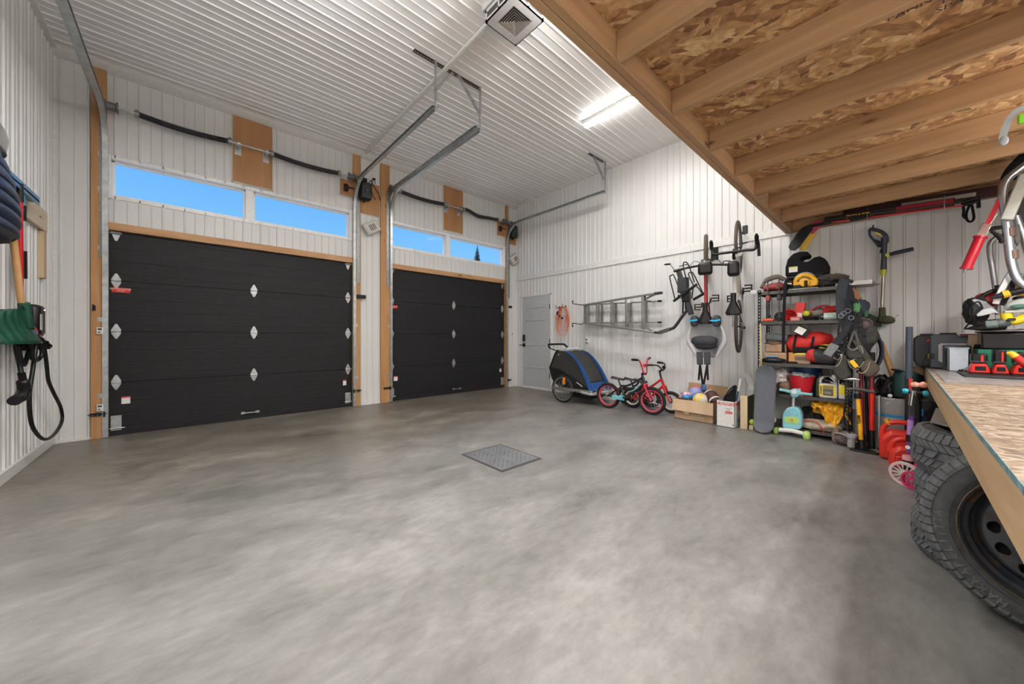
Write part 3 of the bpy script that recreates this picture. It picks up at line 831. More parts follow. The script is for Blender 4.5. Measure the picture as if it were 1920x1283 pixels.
# tilted beige sirens
BEIGE = mat('beige_plastic', (.62, .60, .56), .45)
def siren(x, z, rot, label, dx=0):
    M = Matrix.Translation((x, -.02, z)) @ Matrix.Rotation(rot, 4, 'Y')
    t = thing('heat_detector_box', label, 'speaker', (x, -.02, z))
    part('housing', G(M).prof([(-.13, -.10), (.13, -.10), (.13, .10), (-.13, .10)], 'xz', -.10, 0), BEIGE, t, bev=.03)
    g = G(M)
    for k in range(4): g.box((-.05+k*.03, -.106, -.05), (-.038+k*.03, -.098, .05))
    part('slots', g, mat('slot_dark', (.08, .075, .07), .6), t)
    return t
a_ = siren(-3.38, 2.965, R(-32), 'beige tilted speaker box on the wall strip between the garage doors')
siren(-.125, 2.93, R(-38), 'beige tilted speaker box in the far corner by the opener')
for o in list(COL.objects):
    if o.name.startswith('heat_detector_box'): o.name = 'wall_speaker'

# small fittings on the posts
WBOX = mat('sensor_white', (.72, .72, .70), .5)
def wallbox(name, x, z, w, h, d, m, label, cat, y=-.04, grp=None):
    t = thing(name, label, cat, (x, y, z), group=grp)
    part('case', G().box((x-w/2, y-d, z-h/2), (x+w/2, y, z+h/2)), m, t, bev=.004)
    part('front_detail', G().box((x-w*.3, y-d-.003, z+h*.1), (x+w*.3, y-d+.001, z+h*.35)).box((x-w*.3, y-d-.003, z-h*.3), (x+w*.1, y-d+.001, z-h*.15)), DKGREY, t)
    return t
wallbox('wall_sensor', -6.368, 1.20, .05, .075, .02, WBOX, 'small white box on the leftmost timber post, at hinge height', 'sensor')
wallbox('wall_sensor', -6.368, .345, .05, .075, .02, WBOX, 'small white box low on the leftmost timber post above the black latch', 'sensor')
wallbox('wall_station', -3.545, 1.80, .15, .06, .03, BLACK, 'black control box on the post right of the wide garage door', 'control box')
wallbox('wall_station', -.21, 1.83, .09, .05, .03, BLACK, 'black control box on the narrow wall strip next to the corner', 'control box', y=-.012)
wallbox('wall_station', -.15, 1.20, .05, .07, .02, WBOX, 'small white switch box near the corner right of the narrower garage door', 'switch', y=-.012)
t = thing('coat_hook', 'small black hook screwed to the leftmost timber post', 'hook', (-6.413, -.038, 1.45))
part('plate', G().box((-6.425, -.044, 1.42), (-6.40, -.038, 1.48)), BLACKM, t)
part('prong', G().tube(smooth_path([(-6.412, -.044, 1.46), (-6.412, -.085, 1.45), (-6.412, -.09, 1.49)], 4), .006, 6).tube([(-6.412, -.044, 1.43), (-6.412, -.075, 1.42)], .006, 6), BLACKM, t)
def latch(x, z, label, s_=1):
    t = thing('slide_latch', label, 'latch', (x, -.04, z))
    part('strap', G().box((x-.055, -.05, z-.018), (x+.055, -.038, z+.018)), BLACKM, t, bev=.003)
    g = G()
    for k in (-.035, 0, .03): g.cyl((x+k, -.05, z), (x+k, -.054, z), .008, seg=8)
    part('screws', g, GALV, t)
    part('bolt', G().cyl((x-.07, -.055, z+.004), (x+.07, -.055, z+.004), .006, seg=8).box((x+s_*.05-.008, -.075, z-.03), (x+s_*.05+.008, -.05, z+.03)), BLACKM, t)
latch(-6.385, .27, 'black slide latch low on the leftmost timber post', 1)
latch(-3.605, .255, 'black slide latch low on the post right of the wide garage door', -1)
latch(-3.10, .25, 'black slide latch low on the post left of the narrower garage door', 1)
latch(-.26, .165, 'black slide latch low beside the far corner', -1)
# outlet, receptacle on right wall
t = thing('power_outlet', 'white outlet on the ribbed wall below the stepladder', 'outlet', (-.01, -2.0, 1.06))
part('cover', G().box((-.035, -2.03, 1.02), (-.0, -1.965, 1.115)), WBOX, t, bev=.004)
part('sockets', G().box((-.037, -2.015, 1.075), (-.034, -1.98, 1.10)).box((-.037, -2.02, 1.022), (-.034, -1.975, 1.035)), DKGREY, t)

# ================================================================== left wall
XL = -W
# pine rail and upright
t = thing('coat_rail', 'pale pine rail with an upright board on the left wall behind the coats', 'rail', (XL+.02, -1.0, 2.45))
part('rail_board', G().box((XL+.0, -2.3, 2.16), (XL+.04, -.36, 2.36)), PINEY, t, bev=.003)
part('upright_board', G().box((XL+.0, -.47, 1.70), (XL+.038, -.37, 2.155)), PINEZ, t, bev=.003)
# hat, jacket
t = thing('puffer_jacket', 'dark blue quilted jacket hanging on the left wall at the picture edge', 'jacket', (-6.6, -1.85, 1.8))
NAVY = mat('navy_quilt', (.014, .024, .055), .42, 0, .15, 12, .25, 60)
NAVYD = mat('navy_lining', (.015, .018, .03), .7)
SILH = [(1.80, -2.10, .40, .05), (1.83, -2.11, .43, .085), (1.98, -2.12, .44, .10), (2.12, -2.15, .40, .095), (2.24, -2.19, .33, .08), (2.33, -2.23, .22, .06), (2.38, -2.25, .10, .03)]
def fj(u, v):
    z = 1.80+.58*v
    for a, b in zip(SILH, SILH[1:]):
        if a[0] <= z <= b[0]+1e-6: break
    k = (z-a[0])/(b[0]-a[0]); yc, ry, rx = (a[i]+(b[i]-a[i])*k for i in (1, 2, 3))
    puff = 1+.16*abs(math.sin(v*PI*7))**.6*(1 if .04 < v < .97 else 0) + .05*noise.noise(Vector((u*9, v*8, 1)))
    a_ = 2*PI*u
    return (max(-6.695, -6.60+rx*puff*math.cos(a_)), yc+ry*(1+(puff-1)*.3)*math.sin(a_), z)
part('quilted_body', G().grid(fj, 48, 70, cu=True), NAVY, t, smooth=70)
part('sleeve', G().tube(smooth_path([(-6.61, -2.1, 2.36), (-6.60, -1.98, 2.22), (-6.59, -1.87, 2.05), (-6.60, -1.81, 1.92), (-6.60, -1.80, 1.80)]), [.03]*6+[.045]*6+[.055]*6+[.06]*6+[.04], 12), NAVYD, t)
part('hem_lining', G().ball((-6.61, -2.03, 1.81), (.065, .30, .05), 20, 8, .05), NAVYD, t)
t = thing('winter_hat', 'dark grey fuzzy winter hat hanging above the blue jacket', 'hat', (-6.58, -1.93, 2.44))
part('crown', G().ball((-6.62, -2.02, 2.45), (.08, .20, .14), 24, 14, .06), mat('fuzzy_grey', (.07, .065, .06), .95, 0, .4, 90, .6, 150, sheen=.5), t)
part('brim', G().ball((-6.62, -2.03, 2.36), (.08, .17, .05), 24, 8, .05), mat('fuzzy_dark', (.03, .03, .03), .95, 0, .4, 90, .6, 150), t)
# squeegee
BLUEM = mat('blue_metal', (.06, .22, .42), .35, .4, .2, 10)
t = thing('floor_squeegee', 'red-handled squeegee with a blue head hung upside down on the left wall', 'squeegee', (-6.62, -1.4, 1.24))
part('head_bar', G().box((-6.66, -1.66, 2.295), (-6.60, -.98, 2.315)).box((-6.605, -1.66, 2.27), (-6.60, -.98, 2.345)), BLUEM, t, bev=.003)
part('rubber_blade', G().box((-6.64, -1.67, 2.315), (-6.63, -.97, 2.375)), RUBBER, t)
part('socket', G().cyl((-6.61, -1.43, 2.32), (-6.61, -1.42, 2.18), .021), BLACK, t)
part('handle', G().cyl((-6.61, -1.42, 2.20), (-6.63, -1.31, 1.14), .0165), REDP, t, label='red handle')
# telescopic brush
t = thing('snow_brush', 'silver telescopic pole with black foam grips hung beside the red squeegee', 'brush', (-6.64, -1.3, 1.2))
a = Vector((-6.63, -1.29, 2.26)); b = Vector((-6.65, -1.16, 1.12))
P = lambda u: a+(b-a)*u
part('pole', G().cyl(P(.05), P(1), .017), mat('silver_pole', (.62, .63, .64), .3, .3), t)
part('teal_tip', G().cyl(P(0), P(.06), .020).ball(P(0), .021, 12, 8), mat('teal_plastic', (.05, .32, .38), .4), t, label='teal tip')
part('grip', G().cyl(P(.065), P(.17), .026, .024), BLACK, t, label='short black grip')
g = G(); n = 16
for i in range(n): g.cyl(P(.38+.195*i/n), P(.38+.195*(i+.75)/n), .027, seg=12)
g.cyl(P(.38), P(.575), .0235, seg=12)
part('grip', g, BLACK, t, label='long ribbed black grip')
# shovel
GRN = mat('green_plastic', (.010, .065, .038), .32, 0, .15, 10)
t = thing('snow_shovel', 'green snow shovel with wooden shaft hung blade down on the left wall', 'shovel', (-6.56, -1.75, 1.1))
part('shaft', G().cyl((-6.56, -1.83, 1.95), (-6.56, -1.60, 1.30), .019), HANDLE, t)
def fsh(u, v):
    y = -1.99+.39*2*(u-.5)*(1-.25*(1-v)**2*0); z = 1.08+.26*v
    rib = .008*abs(math.sin(u*PI*9))
    w = .78*(1 if v < .6 else 1-.30*((v-.6)/.4)**2)
    y = -1.62+ (u-.5)*w
    return (-6.50-.10*(1-v)**1.5*0 - .07*math.sin(PI*v*.55) + rib - .06*(2*u-1)**2, y, 1.085+.25*v-.03*(2*u-1)**2*v)
part('blade', G().grid(fsh, 54, 12), GRN, t, thick=.006)
part('wear_edge', G().sweep([Vector(fsh(u/20, 0)) for u in range(21)], [(-.008, -.008), (.008, -.008), (.008, .008), (-.008, .008)]), GRN, t)
part('shaft_socket', G().tube([(-6.55, -1.625, 1.385), (-6.55, -1.60, 1.30), (-6.54, -1.57, 1.20)], [.03, .034, .03], 10).prism([(-6.56, -1.66, 1.36), (-6.56, -1.58, 1.375), (-6.53, -1.55, 1.18)], (.02, 0, 0)), GRN, t, bev=.003)
# broom
t = thing('push_broom', 'broom with a red cap and flared black bristles hung low on the left wall', 'broom', (-6.62, -1.0, 1.05))
part('broom_cap', G().prism([(-6.66, -1.25, 1.22), (-6.66, -1.12, 1.25), (-6.66, -.80, 1.135), (-6.66, -.86, 1.12), (-6.66, -1.2, 1.14)], (.05, 0, 0)), REDP, t, bev=.008, label='red broom cap')
def bri(u, v): 
    p0 = Vector((-6.635, -1.22+.38*u, 1.15-.02*u)); p1 = Vector((-6.635, -1.30+.80*u**1.1, 1.035+.015*math.sin(u*60)))
    q = p0.lerp(p1, v); q.x += .02*math.sin(u*150+v*3); return q
part('bristles', G().grid(bri, 110, 6), CLOTHK, t, thick=.02)
part('label_band', G().prism([(-6.608, -1.17, 1.19), (-6.608, -1.0, 1.175), (-6.608, -1.0, 1.15), (-6.608, -1.16, 1.15)], (.002, 0, 0)), mat('blue_label', (.1, .15, .4), .5), t)
# car charger with cable
t = thing('car_charger', 'black wall charger with a thick looping cable and plug on the left wall', 'charger', (-6.70, -.80, 1.1))
part('charger_case', G().box((-6.695, -.97, 1.13), (-6.60, -.78, 1.415)), BLACK, t, bev=.035)
part('label_plate', G().box((-6.601, -.965, 1.19), (-6.598, -.905, 1.33)), mat('grey_label', (.55, .55, .52), .5), t, label='pale grey label')
part('status_lamp', G().ball((-6.60, -.84, 1.37), .006, 8, 6), mat('white_led', (1, 1, 1), .5, emit=3), t)
C3 = lambda *pts: smooth_path([at(px, py, x=xx) for px, py, xx in pts])
part('charging_cable', G().tube(C3((72, 618, -6.63), (68, 645, -6.60), (62, 690, -6.60), (55, 740, -6.60), (58, 790, -6.60), (70, 815, -6.60), (86, 824, -6.60), (103, 813, -6.60), (116, 790, -6.60), (114, 765, -6.60), (102, 740, -6.60), (91, 715, -6.60), (88, 690, -6.60), (85, 665, -6.60), (80, 640, -6.60), (70, 632, -6.61), (60, 640, -6.62), (52, 665, -6.62), (45, 685, -6.62), (38, 670, -6.61), (36, 650, -6.61), (44, 636, -6.61), (58, 650, -6.59), (60, 672, -6.59), (70, 676, -6.59), (78, 665, -6.58), (76, 645, -6.58), (66, 630, -6.58), (50, 628, -6.58), (36, 636, -6.58), (30, 650, -6.57), (36, 680, -6.57), (40, 700, -6.56)), .0135, 10), BLACK, t)
part('plug_handle', G().tube(C3((40, 700, -6.56), (43, 715, -6.56), (44, 735, -6.56), (36, 748, -6.55)), [.02]*6+[.033]*6+[.036]*6+[.03], 12).tube(C3((38, 742, -6.55), (32, 748, -6.54), (27, 752, -6.54)), [.03]*6+[.034]*6+[.034], 12), BLACK, t)
part('hook', G().tube([(-6.695, -1.10, 1.10), (-6.62, -1.10, 1.10), (-6.60, -1.10, 1.13)], .008, 8), BLACKM, t)

# ================================================================== bicycles
SPK = mat('spoke_steel', (.55, .55, .56), .3, .9)
def wheel(par, c, r, tyre, rim, m_t=RUBBER, m_r=None, n=28, name='wheel', ax='y', hub=.03, spokes=SPK):
    """wheel in the xz plane around c; tyre is a part, rim and spokes its sub-parts"""
    M = Matrix.Translation(c) @ Matrix.Rotation(R(90), 4, 'X')
    k = 7
    pr = [(r-tyre+tyre*math.cos(2*PI*i/8), tyre*math.sin(2*PI*i/8)) for i in range(8)]
    w = part(name, G().lathe(pr, 40, M, close=True), m_t, par)
    r2 = r-2*tyre+.004
    part('rim', G().lathe([(r2, -tyre*.7), (r2, tyre*.7), (r2-rim, tyre*.5), (r2-rim, -tyre*.5)], 40, M, close=True), m_r or ALU, w)
    g = G()
    for i in range(n):
        a = 2*PI*i/n; b = a+(.5 if i % 4 < 2 else -.5); s_ = 1 if i % 2 else -1
        g.cyl(M @ Vector((hub*.6*math.cos(b), hub*.6*math.sin(b), s_*hub)), M @ Vector(((r2-rim)*math.cos(a), (r2-rim)*math.sin(a), 0)), .0013, seg=4)
    part('spokes', g, spokes, w)
    part('hub', G().lathe([(0, -hub*1.5), (.008, -hub*1.5), (.009, -hub), (hub*.65, -hub), (hub*.65, -hub*.8), (hub*.35, -hub*.6), (hub*.35, hub*.6), (hub*.65, hub*.8), (hub*.65, hub), (.009, hub), (.008, hub*1.5), (0, hub*1.5)], 14, M), BLACKM, w)
    return w
def saddle(par, p, tilt=0, s=1.0, m=BLACK):
    """p: centre of saddle top; nose to +x"""
    M = Matrix.Translation(p) @ Matrix.Rotation(-tilt, 4, 'Y')
    def f(u, v):
        x = -.13+.26*u; w = .022+.055*max(0, min(1, (.62-u)/.5))**1.0*1.0
        if u < .1: w *= .75+2.5*u
        a = -1+2*v
        return M @ Vector((x*s, a*w*s, (-.03*abs(a)**2.5 + .012*(1-u)**3)*s))
    return part('saddle', G().grid(f, 16, 12), m, par, thick=.014*s)
def crank(par, c, r, L_, ang, w=.07, col=BLACKM, ring=True, pm=BLACK):
    M = Matrix.Translation(c) @ Matrix.Rotation(R(90), 4, 'X')
    if ring: 
        g = G(); g.lathe([(r*.8, .038), (r, .038), (r, .042), (r*.8, .042)], 30, M, close=True)
        for i in range(5):
            a = 2*PI*i/5; g.strip([M @ Vector((0, 0, .04)), M @ Vector((r*.85*math.cos(a), r*.85*math.sin(a), .04))], .012, .004, up=(0, 1, 0))
        part('chainring', g, col, par)
    for s_ in (-1, 1):
        e = Vector(c)+Vector((s_*L_*math.cos(ang), -s_*.06, s_*L_*math.sin(ang)))
        g = G().cyl(Vector(c)+Vector((0, -s_*.05, 0)), e, .011, .009); part('crank_arm', g, col, par)
        g = G().box(e+Vector((-.045, -s_*.01, -.012)), e+Vector((-.03, -s_*.09, .012))).box(e+Vector((.03, -s_*.01, -.012)), e+Vector((.045, -s_*.09, .012))).box(e+Vector((-.045, -s_*.08, -.01)), e+Vector((.045, -s_*.095, .01))).cyl(e, e+Vector((0, -s_*.085, 0)), .009, seg=8)
        part('pedal', g, pm, par)
def bars(g, pts, r=.0125): g.tube(smooth_path(pts), r, 10)

# ---- hanging adult bikes. local: x forward (wheelbase along x), z up; hung with x -> world up, z -> away from the wall
def hung(name, label, y, zr, tilt=0, xw=-.03, yaw=0):
    """zr = height of rear axle; xw = wall side of the tyres"""
    t = thing(name, label, 'bicycle', (0, 0, 0), world=False)
    # local z -> -X world ; local x -> +Z ; local y -> ? right handed: X x Y = Z
    M = Matrix(((0, 0, -1), (0, -1, 0), (1, 0, 0))) .transposed().transposed()
    m3 = Matrix.Rotation(yaw, 3, 'Z') @ Matrix(((0, 0, -1), (0, 1, 0), (1, 0, 0)))
    t.rotation_euler = m3.to_euler(); t.location = (xw, y, zr)
    return t
WB, RW = 1.02, .345
def adult(t, frame_m, fork_m, rt, top=True, bar='flat', tw=1, tyre_m=RUBBER, rim_m=None, seat_x=.32):
    # origin: rear axle at (0,0,RW)
    z0 = RW
    wheel(t, (0, 0, z0), RW, rt, .018, tyre_m, rim_m or BLACKM)
    wheel(t, (WB, 0, z0), RW, rt, .018, tyre_m, rim_m or BLACKM)
    bb = Vector((.43, 0, z0-.06)); st = Vector((.29, 0, z0+.42)); hd = Vector((.80, 0, z0+.46)); hb = Vector((.86, 0, z0+.30))
    part('down_tube', G().cyl(bb, hb, .022*tw), frame_m, t)
    part('top_tube', G().cyl(st*.96+bb*.04, hd*.85+hb*.15, .017*tw), frame_m, t)
    part('seat_tube', G().cyl(bb, st, .016), frame_m, t)
    part('head_tube', G().cyl(hd, hb, .022), frame_m, t)
    for s_ in (-1, 1):
        part('seat_stay', G().cyl(st+Vector((0, s_*.02, -.03)), (0, s_*.065, z0), .009, .007), frame_m, t)
        part('chain_stay', G().cyl(bb+Vector((0, s_*.03, 0)), (0, s_*.065, z0), .011, .008), frame_m, t)
        part('fork_leg', G().tube([hb+Vector((.0, s_*.035, -.0)), hb+Vector((.03, s_*.05, -.08)), (WB, s_*.052, z0)], [.016, .016, .011], 10), fork_m, t)
    part('fork_crown', G().cbox(hb+Vector((.005, 0, -.005)), (.04, .11, .04)), fork_m, t, bev=.01)
    sp = st+Vector((-.045, 0, .155)); part('seat_post', G().cyl(st, sp, .0135), ALU, t)
    saddle(t, sp+Vector((0, 0, .03)))
    crank(t, bb, .085, .17, R(75))
    part('brake', G().cbox(hb+Vector((.06, 0, .06)), (.03, .06, .04)), BLACKM, t, bev=.004)
    part('cassette', G().lathe([(.0, .03), (.05, .03), (.055, .036), (.035, .05), (.0, .05)], 20, Matrix.Translation((0, 0, z0)) @ Matrix.Rotation(R(90), 4, 'X')), SPK, t)
    part('derailleur', G().cbox((-.02, -.06, z0-.07), (.03, .02, .09)).cyl((-.01, -.055, z0-.11), (-.01, -.065, z0-.11), .022), BLACKM, t)
    return bb, st, hd, hb
def handle_end(p): pass
bk2 = hung('road_bicycle', 'white gravel bicycle with drop handlebar hung by its front wheel', -4.56, 1.27, yaw=R(10))
bb, st, hd, hb = adult(bk2, mat('pearl_white', (.62, .60, .57), .3), mat('pearl_white', (.62, .60, .57), .3), .019, tw=1.5, tyre_m=mat('brown_tyre', (.075, .055, .042), .75))
stem = hd+Vector((.06, 0, .10))
part('stem', G().cyl(hd, hd+Vector((-.01, 0, .06)), .016).cyl(hd+Vector((-.01, 0, .055)), stem, .016), BLACKM, bk2)
g = G()
for s_ in (-1, 1):
    g.tube(smooth_path([stem, stem+Vector((0, s_*.12, 0)), stem+Vector((.0, s_*.205, .0)), stem+Vector((.07, s_*.225, -.01)), stem+Vector((.10, s_*.23, -.06)), stem+Vector((.05, s_*.235, -.12)), stem+Vector((-.06, s_*.24, -.13))]), .016, 10)
part('drop_handlebar', g, BLACK, bk2)
for s_ in (-1, 1):
    part('brake_hood', G().tube([stem+Vector((.06, s_*.225, 0)), stem+Vector((.13, s_*.225, .04)), stem+Vector((.15, s_*.225, .075))], [.018, .022, .012], 10), BLACK, bk2)
    part('brake_lever', G().tube(smooth_path([stem+Vector((.14, s_*.225, .05)), stem+Vector((.17, s_*.225, 0)), stem+Vector((.14, s_*.225, -.07))]), .006, 8), BLACKM, bk2)
part('frame_bag', G().cbox((.66, .0, RW+.56), (.17, .12, .12)), BLACK, bk2, bev=.03, label='black pouch behind the stem')
RDB = mat('dark_red_paint', (.36, .015, .02), .28)
bk1 = hung('mountain_bicycle', 'red bicycle with wide flat handlebar hung by its front wheel', -4.12, 1.18, yaw=R(18))
bb, st, hd, hb = adult(bk1, RDB, BLACKM, .024, tyre_m=mat('brown_tyre', (.075, .055, .042), .75))
stem = hd+Vector((.05, 0, .09))
part('stem', G().cyl(hd, hd+Vector((-.01, 0, .05)), .017).cyl(hd+Vector((-.01, 0, .05)), stem, .017), BLACKM, bk1)
g = G(); bars(g, [stem+Vector((-.045, -.34, .03)), stem+Vector((-.02, -.2, .02)), stem, stem+Vector((-.02, .2, .02)), stem+Vector((-.045, .34, .03))], .014); part('handlebar', g, BLACKM, bk1)
for s_ in (-1, 1):
    part('grip', G().cyl(stem+Vector((-.03, s_*.25, .027)), stem+Vector((-.05, s_*.36, .03)), .018), BLACK, bk1)
    part('brake_lever', G().tube(smooth_path([stem+Vector((-.02, s_*.19, .02)), stem+Vector((.03, s_*.2, -.02)), stem+Vector((.02, s_*.30, -.05))]), .006, 8), BLACKM, bk1)
    g = G(); bars(g, [stem+Vector((-.02, s_*.19, .02)), stem+Vector((.05, s_*.12, .04)), stem+Vector((.02, s_*.04, .02)), hb+Vector((.05, 0, .02))], .0035); part('cable', g, BLACK, bk1)
part('bar_mirror', G().ball(stem+Vector((.045, .43, .04)), (.012, .045, .028), 12, 8).cyl(stem+Vector((-.03, .35, .03)), stem+Vector((.04, .40, .04)), .004), BLACK, bk1)
part('handlebar_basket', G().cbox(stem+Vector((-.06, 0, .075)), (.15, .16, .10)), BLACK, bk1, bev=.03, label='black handlebar bag')
part('front_light', G().cyl(stem+Vector((.0, 0, .05)), stem+Vector((.045, 0, .05)), .03), CHROME, bk1)
# hooks holding the bikes
for y, z, lab in ((-4.53, 2.62, 'black wall hook holding the front wheel of the white bicycle'), (-4.17, 2.45, 'black wall hook holding the front wheel of the red bicycle')):
    t = thing('bike_hook', lab, 'hook', (0, y-.07, z-.06))
    part('hook_plate', G().box((-.02, y-.10, z-.20), (0, y-.04, z+.04)), BLACK, t, bev=.006)
    part('hook_arm', G().tube(smooth_path([(-.02, y-.07, z-.08), (-.10, y-.07, z-.09), (-.13, y-.05, z-.06), (-.12, y-.02, z-.02)]), .008, 8), BLACK, t)

# ================================================================== things on the right wall
def pt(px, py, x): return at(px, py, x=x)
# orange extension cord
ORC = mat('orange_cord', (.72, .16, .05), .5)
t = thing('extension_cord', 'coiled orange extension cord on two black hooks beside the grey door', 'cord', (-.03, -1.42, 1.5))
g = G(); random.seed(3)
c0 = pt(1056, 578, -.05)
for k in range(9):
    h = .17+.045*k; w = .085+.010*k; dx = random.uniform(-.012, .012)
    loop = []
    for i in range(26):
        a = 2*PI*i/26
        y = c0.y+dx+w*math.sin(a)*(1-.15*math.cos(a)); z = c0.z+.03-h*(1-math.cos(a))/1.0*.55
        loop.append((-.03-.008*k*.7, y+.01*math.sin(3*a+k), z))
    g.tube(loop, .0055, 6, closed=True)
g.tube(smooth_path([pt(1052, 588, -.05), pt(1045, 590, -.05), pt(1041, 594, -.05), pt(1044, 598, -.05), pt(1051, 597, -.05)]), .0055, 6)
part('cord_coil', g, ORC, t)
for p, q in (((1046, 584), (1044, 590)), ((1049, 591), (1050, 594)), ((1053, 595), (1055, 598))): part('plug', G().cyl(pt(*p, -.09), pt(*q, -.09), .017, .02), BLACK, t, label='black plug end')
for px in (1049, 1061):
    p = pt(px, 575 if px == 1061 else 577, -.01)
    tt = thing('cord_hook', 'black hook holding the orange cord, the one %s the door' % ('farther from' if px == 1061 else 'nearer to'), 'hook', p)
    part('hook_rod', G().tube(smooth_path([p+Vector((-.005, 0, 0)), p+Vector((-.08, 0, -.015)), p+Vector((-.11, 0, 0)), p+Vector((-.11, 0, .05))], 4), .006, 6), BLACKM, tt)
    part('hook_plate', G().cbox(p+Vector((-.004, 0, 0)), (.006, .025, .05)), BLACKM, tt)

# stepladder hung sideways
t = thing('stepladder', 'folded aluminium stepladder hung sideways on the ribbed wall', 'ladder', (-.15, -2.7, 1.5))
xf, xr = -.24, -.10
def rail(name, a, b, x, w, d, m=ALU):
    pa, pb = pt(*a, x), pt(*b, x)
    return part(name, G().sweep([pa, pb], [(-w/2, -d/2), (w/2, -d/2), (w/2, d/2), (-w/2, d/2)], up=(1, 0, 0)), m, t, bev=.003)
rail('front_rail', (1094, 572.5), (1232, 550), xf, .028, .06)
rail('front_rail', (1094, 606), (1229, 624), xf, .028, .06)
rail('rear_rail', (1098, 572), (1236, 565), xr, .022, .04)
rail('rear_rail', (1098, 606), (1235, 604.5), xr, .022, .04)
for (a, b, x) in (((1228, 551), (1241, 549), xf), ((1228, 623.5), (1237, 624.5), xf)): rail('foot', a, b, x, .036, .07, DKGREY)
for (a, b, x) in (((1234, 565), (1240, 564.5), xr), ((1234, 604.5), (1240, 604.5), xr)): rail('foot', a, b, x, .03, .045, BLACK)
for px, y0, y1, wd in ((1098, 571, 606, .075), (1119, 570, 606.5, .03), (1146, 566, 609, .03), (1174, 561.5, 613, .03), (1204.5, 557, 618, .03)):
    a = pt(px, y0, xf); b = pt(px, y1, xf)
    part('step' if px > 1100 else 'top_cap', G().sweep([a+Vector((.035, 0, 0)), b+Vector((.035, 0, 0))], [(-wd/2, -.045), (wd/2, -.045), (wd/2, .045), (-wd/2, .045)], up=(1, 0, 0)), ALU, t, bev=.004)
for px, y0, y1 in ((1129, 571, 606), (1155, 570, 606), (1183, 568, 606), (1212, 567, 605)):
    a = pt(px, y0, xr); b = pt(px, y1, xr)
    part('rear_brace', G().sweep([a, b], [(-.018, -.012), (.018, -.012), (.018, .012), (-.018, .012)], up=(1, 0, 0)), ALU, t)
for a, b in (((1206, 563), (1228, 552)), ((1206, 611), (1224, 622))): part('gusset', G().strip([pt(*a, xf+.03), pt(*b, xf+.01)], .03, .004, up=(1, 0, 0)), ALU, t)
part('tray_clip', G().cbox(pt(1179, 565, xf-.02), (.02, .05, .06)), WHITE, t)
def barhook(p, up_, label):
    t = thing('ladder_hook', label, 'hook', p)
    part('hook_post', G().tube(smooth_path([p, p+Vector((-.14, 0, 0)), p+Vector((-.30, 0, .01)), p+Vector((-.30, 0, up_))], 4), .008, 8), BLACKM, t)
    part('hook_tip', G().ball(p+Vector((-.30, 0, up_)), .016, 10, 8), BLACK, t)
barhook(pt(1092, 572, -.012), .05, 'upper black wall hook at the top end of the stepladder')
barhook(pt(1092, 608, -.012), -.05, 'lower black wall hook at the top end of the stepladder')
barhook(pt(1226, 566, -.012), .06, 'black wall hook near the feet of the stepladder')

# bike rack for a tow hitch
t = thing('hitch_bike_rack', 'folded black hitch bike rack leaning on the wall left of the red bicycle', 'bike rack', (-.3, -3.7, 1.2))
xh = -.30
Q = lambda *p: [pt(a, b, xh) for a, b in p]
part('main_beam', G().sweep(Q((1271, 505), (1283, 540), (1296, 590)), [(-.03, -.03), (.03, -.03), (.03, .03), (-.03, .03)], up=(1, 0, 0)), DKGREY, t, bev=.006)
part('pivot_block', G().cbox(pt(1281, 535, xh), (.09, .14, .22)), DKGREY, t, bev=.012)
part('pivot_block', G().cbox(pt(1287, 556, xh), (.10, .10, .16)), BLACK, t, bev=.012)
part('hitch_arm', G().tube(smooth_path(Q((1292, 580), (1284, 587), (1266, 612), (1258, 617), (1245, 621)), 4), .022, 10), DKGREY, t)
part('hitch_tongue', G().sweep(Q((1256, 617.5), (1236, 624)), [(-.026, -.026), (.026, -.026), (.026, .026), (-.026, .026)], up=(1, 0, 0)), mat('scuffed_steel', (.12, .12, .12), .45, .5, .3, 40), t, bev=.004)
part('cross_bar', G().cyl(pt(1263, 565, xh-.06), pt(1307, 533, xh-.06), .019), BLACK, t)
part('cross_bar', G().cyl(pt(1300, 562, xh-.05), pt(1321, 550, xh-.05), .019), BLACK, t)
for k, pts in enumerate((((1266, 563), (1256, 522), (1259, 517), (1264, 518), (1277, 552)), ((1300, 535), (1291, 515), (1296, 511), (1301, 515), (1318, 550)), ((1290, 537), (1281, 497), (1290, 495), (1302, 530)), ((1270, 563), (1273, 553), (1278, 560)), ((1297, 560), (1300, 540), (1307, 538), (1317, 551)))):
    part('wheel_hoop', G().tube(smooth_path([pt(a, b, xh-.03-.02*k) for a, b in pts]), .009, 8), BLACKM, t)
for a, b in (((1281, 560), (1280, 588)), ((1285, 560), (1286, 583))): part('strap', G().strip(Q(a, b), .022, .004, up=(1, 0, 0)), CLOTHK, t)

# child seat on the red bicycle
SH = mat('silver_shell', (.46, .46, .48), .32); SHP = mat('seat_pad', (.035, .037, .045), .8, 0, .25, 30, .2, 60)
t = thing('child_bike_seat', 'silver child bike seat with black pads hung upside down on the red bicycle', 'child seat', (-.8, -4.05, 1.0))
xs = -.90
cY = pt(1322, 650, xs).y; 
def shell(u, v):
    # u across (-1..1), v from top (bracket end) 0 to bottom 1
    z = pt(1322, 593, xs).z*(1-v)+pt(1322, 672, xs).z*v
    w = .125+.085*math.sin(min(1, v*1.35)*PI*.62) - .10*max(0, v-.62)/.38
    if v < .12: w = .11+.35*v
    a = (u*2-1)
    x = xs+.17-.17*abs(a)**2.4 + .05*v
    return (x, cY+a*w, z)
part('shell', G().grid(shell, 24, 24), SH, t, thick=.012)
for s_ in (-1, 1):
    rim = [Vector(shell(.5+s_*.5, v/12)) for v in range(3, 13)]
    part('shell_rim', G().tube(rim, [.012+.016*math.sin(PI*i/9) for i in range(10)], 10), SH, t)
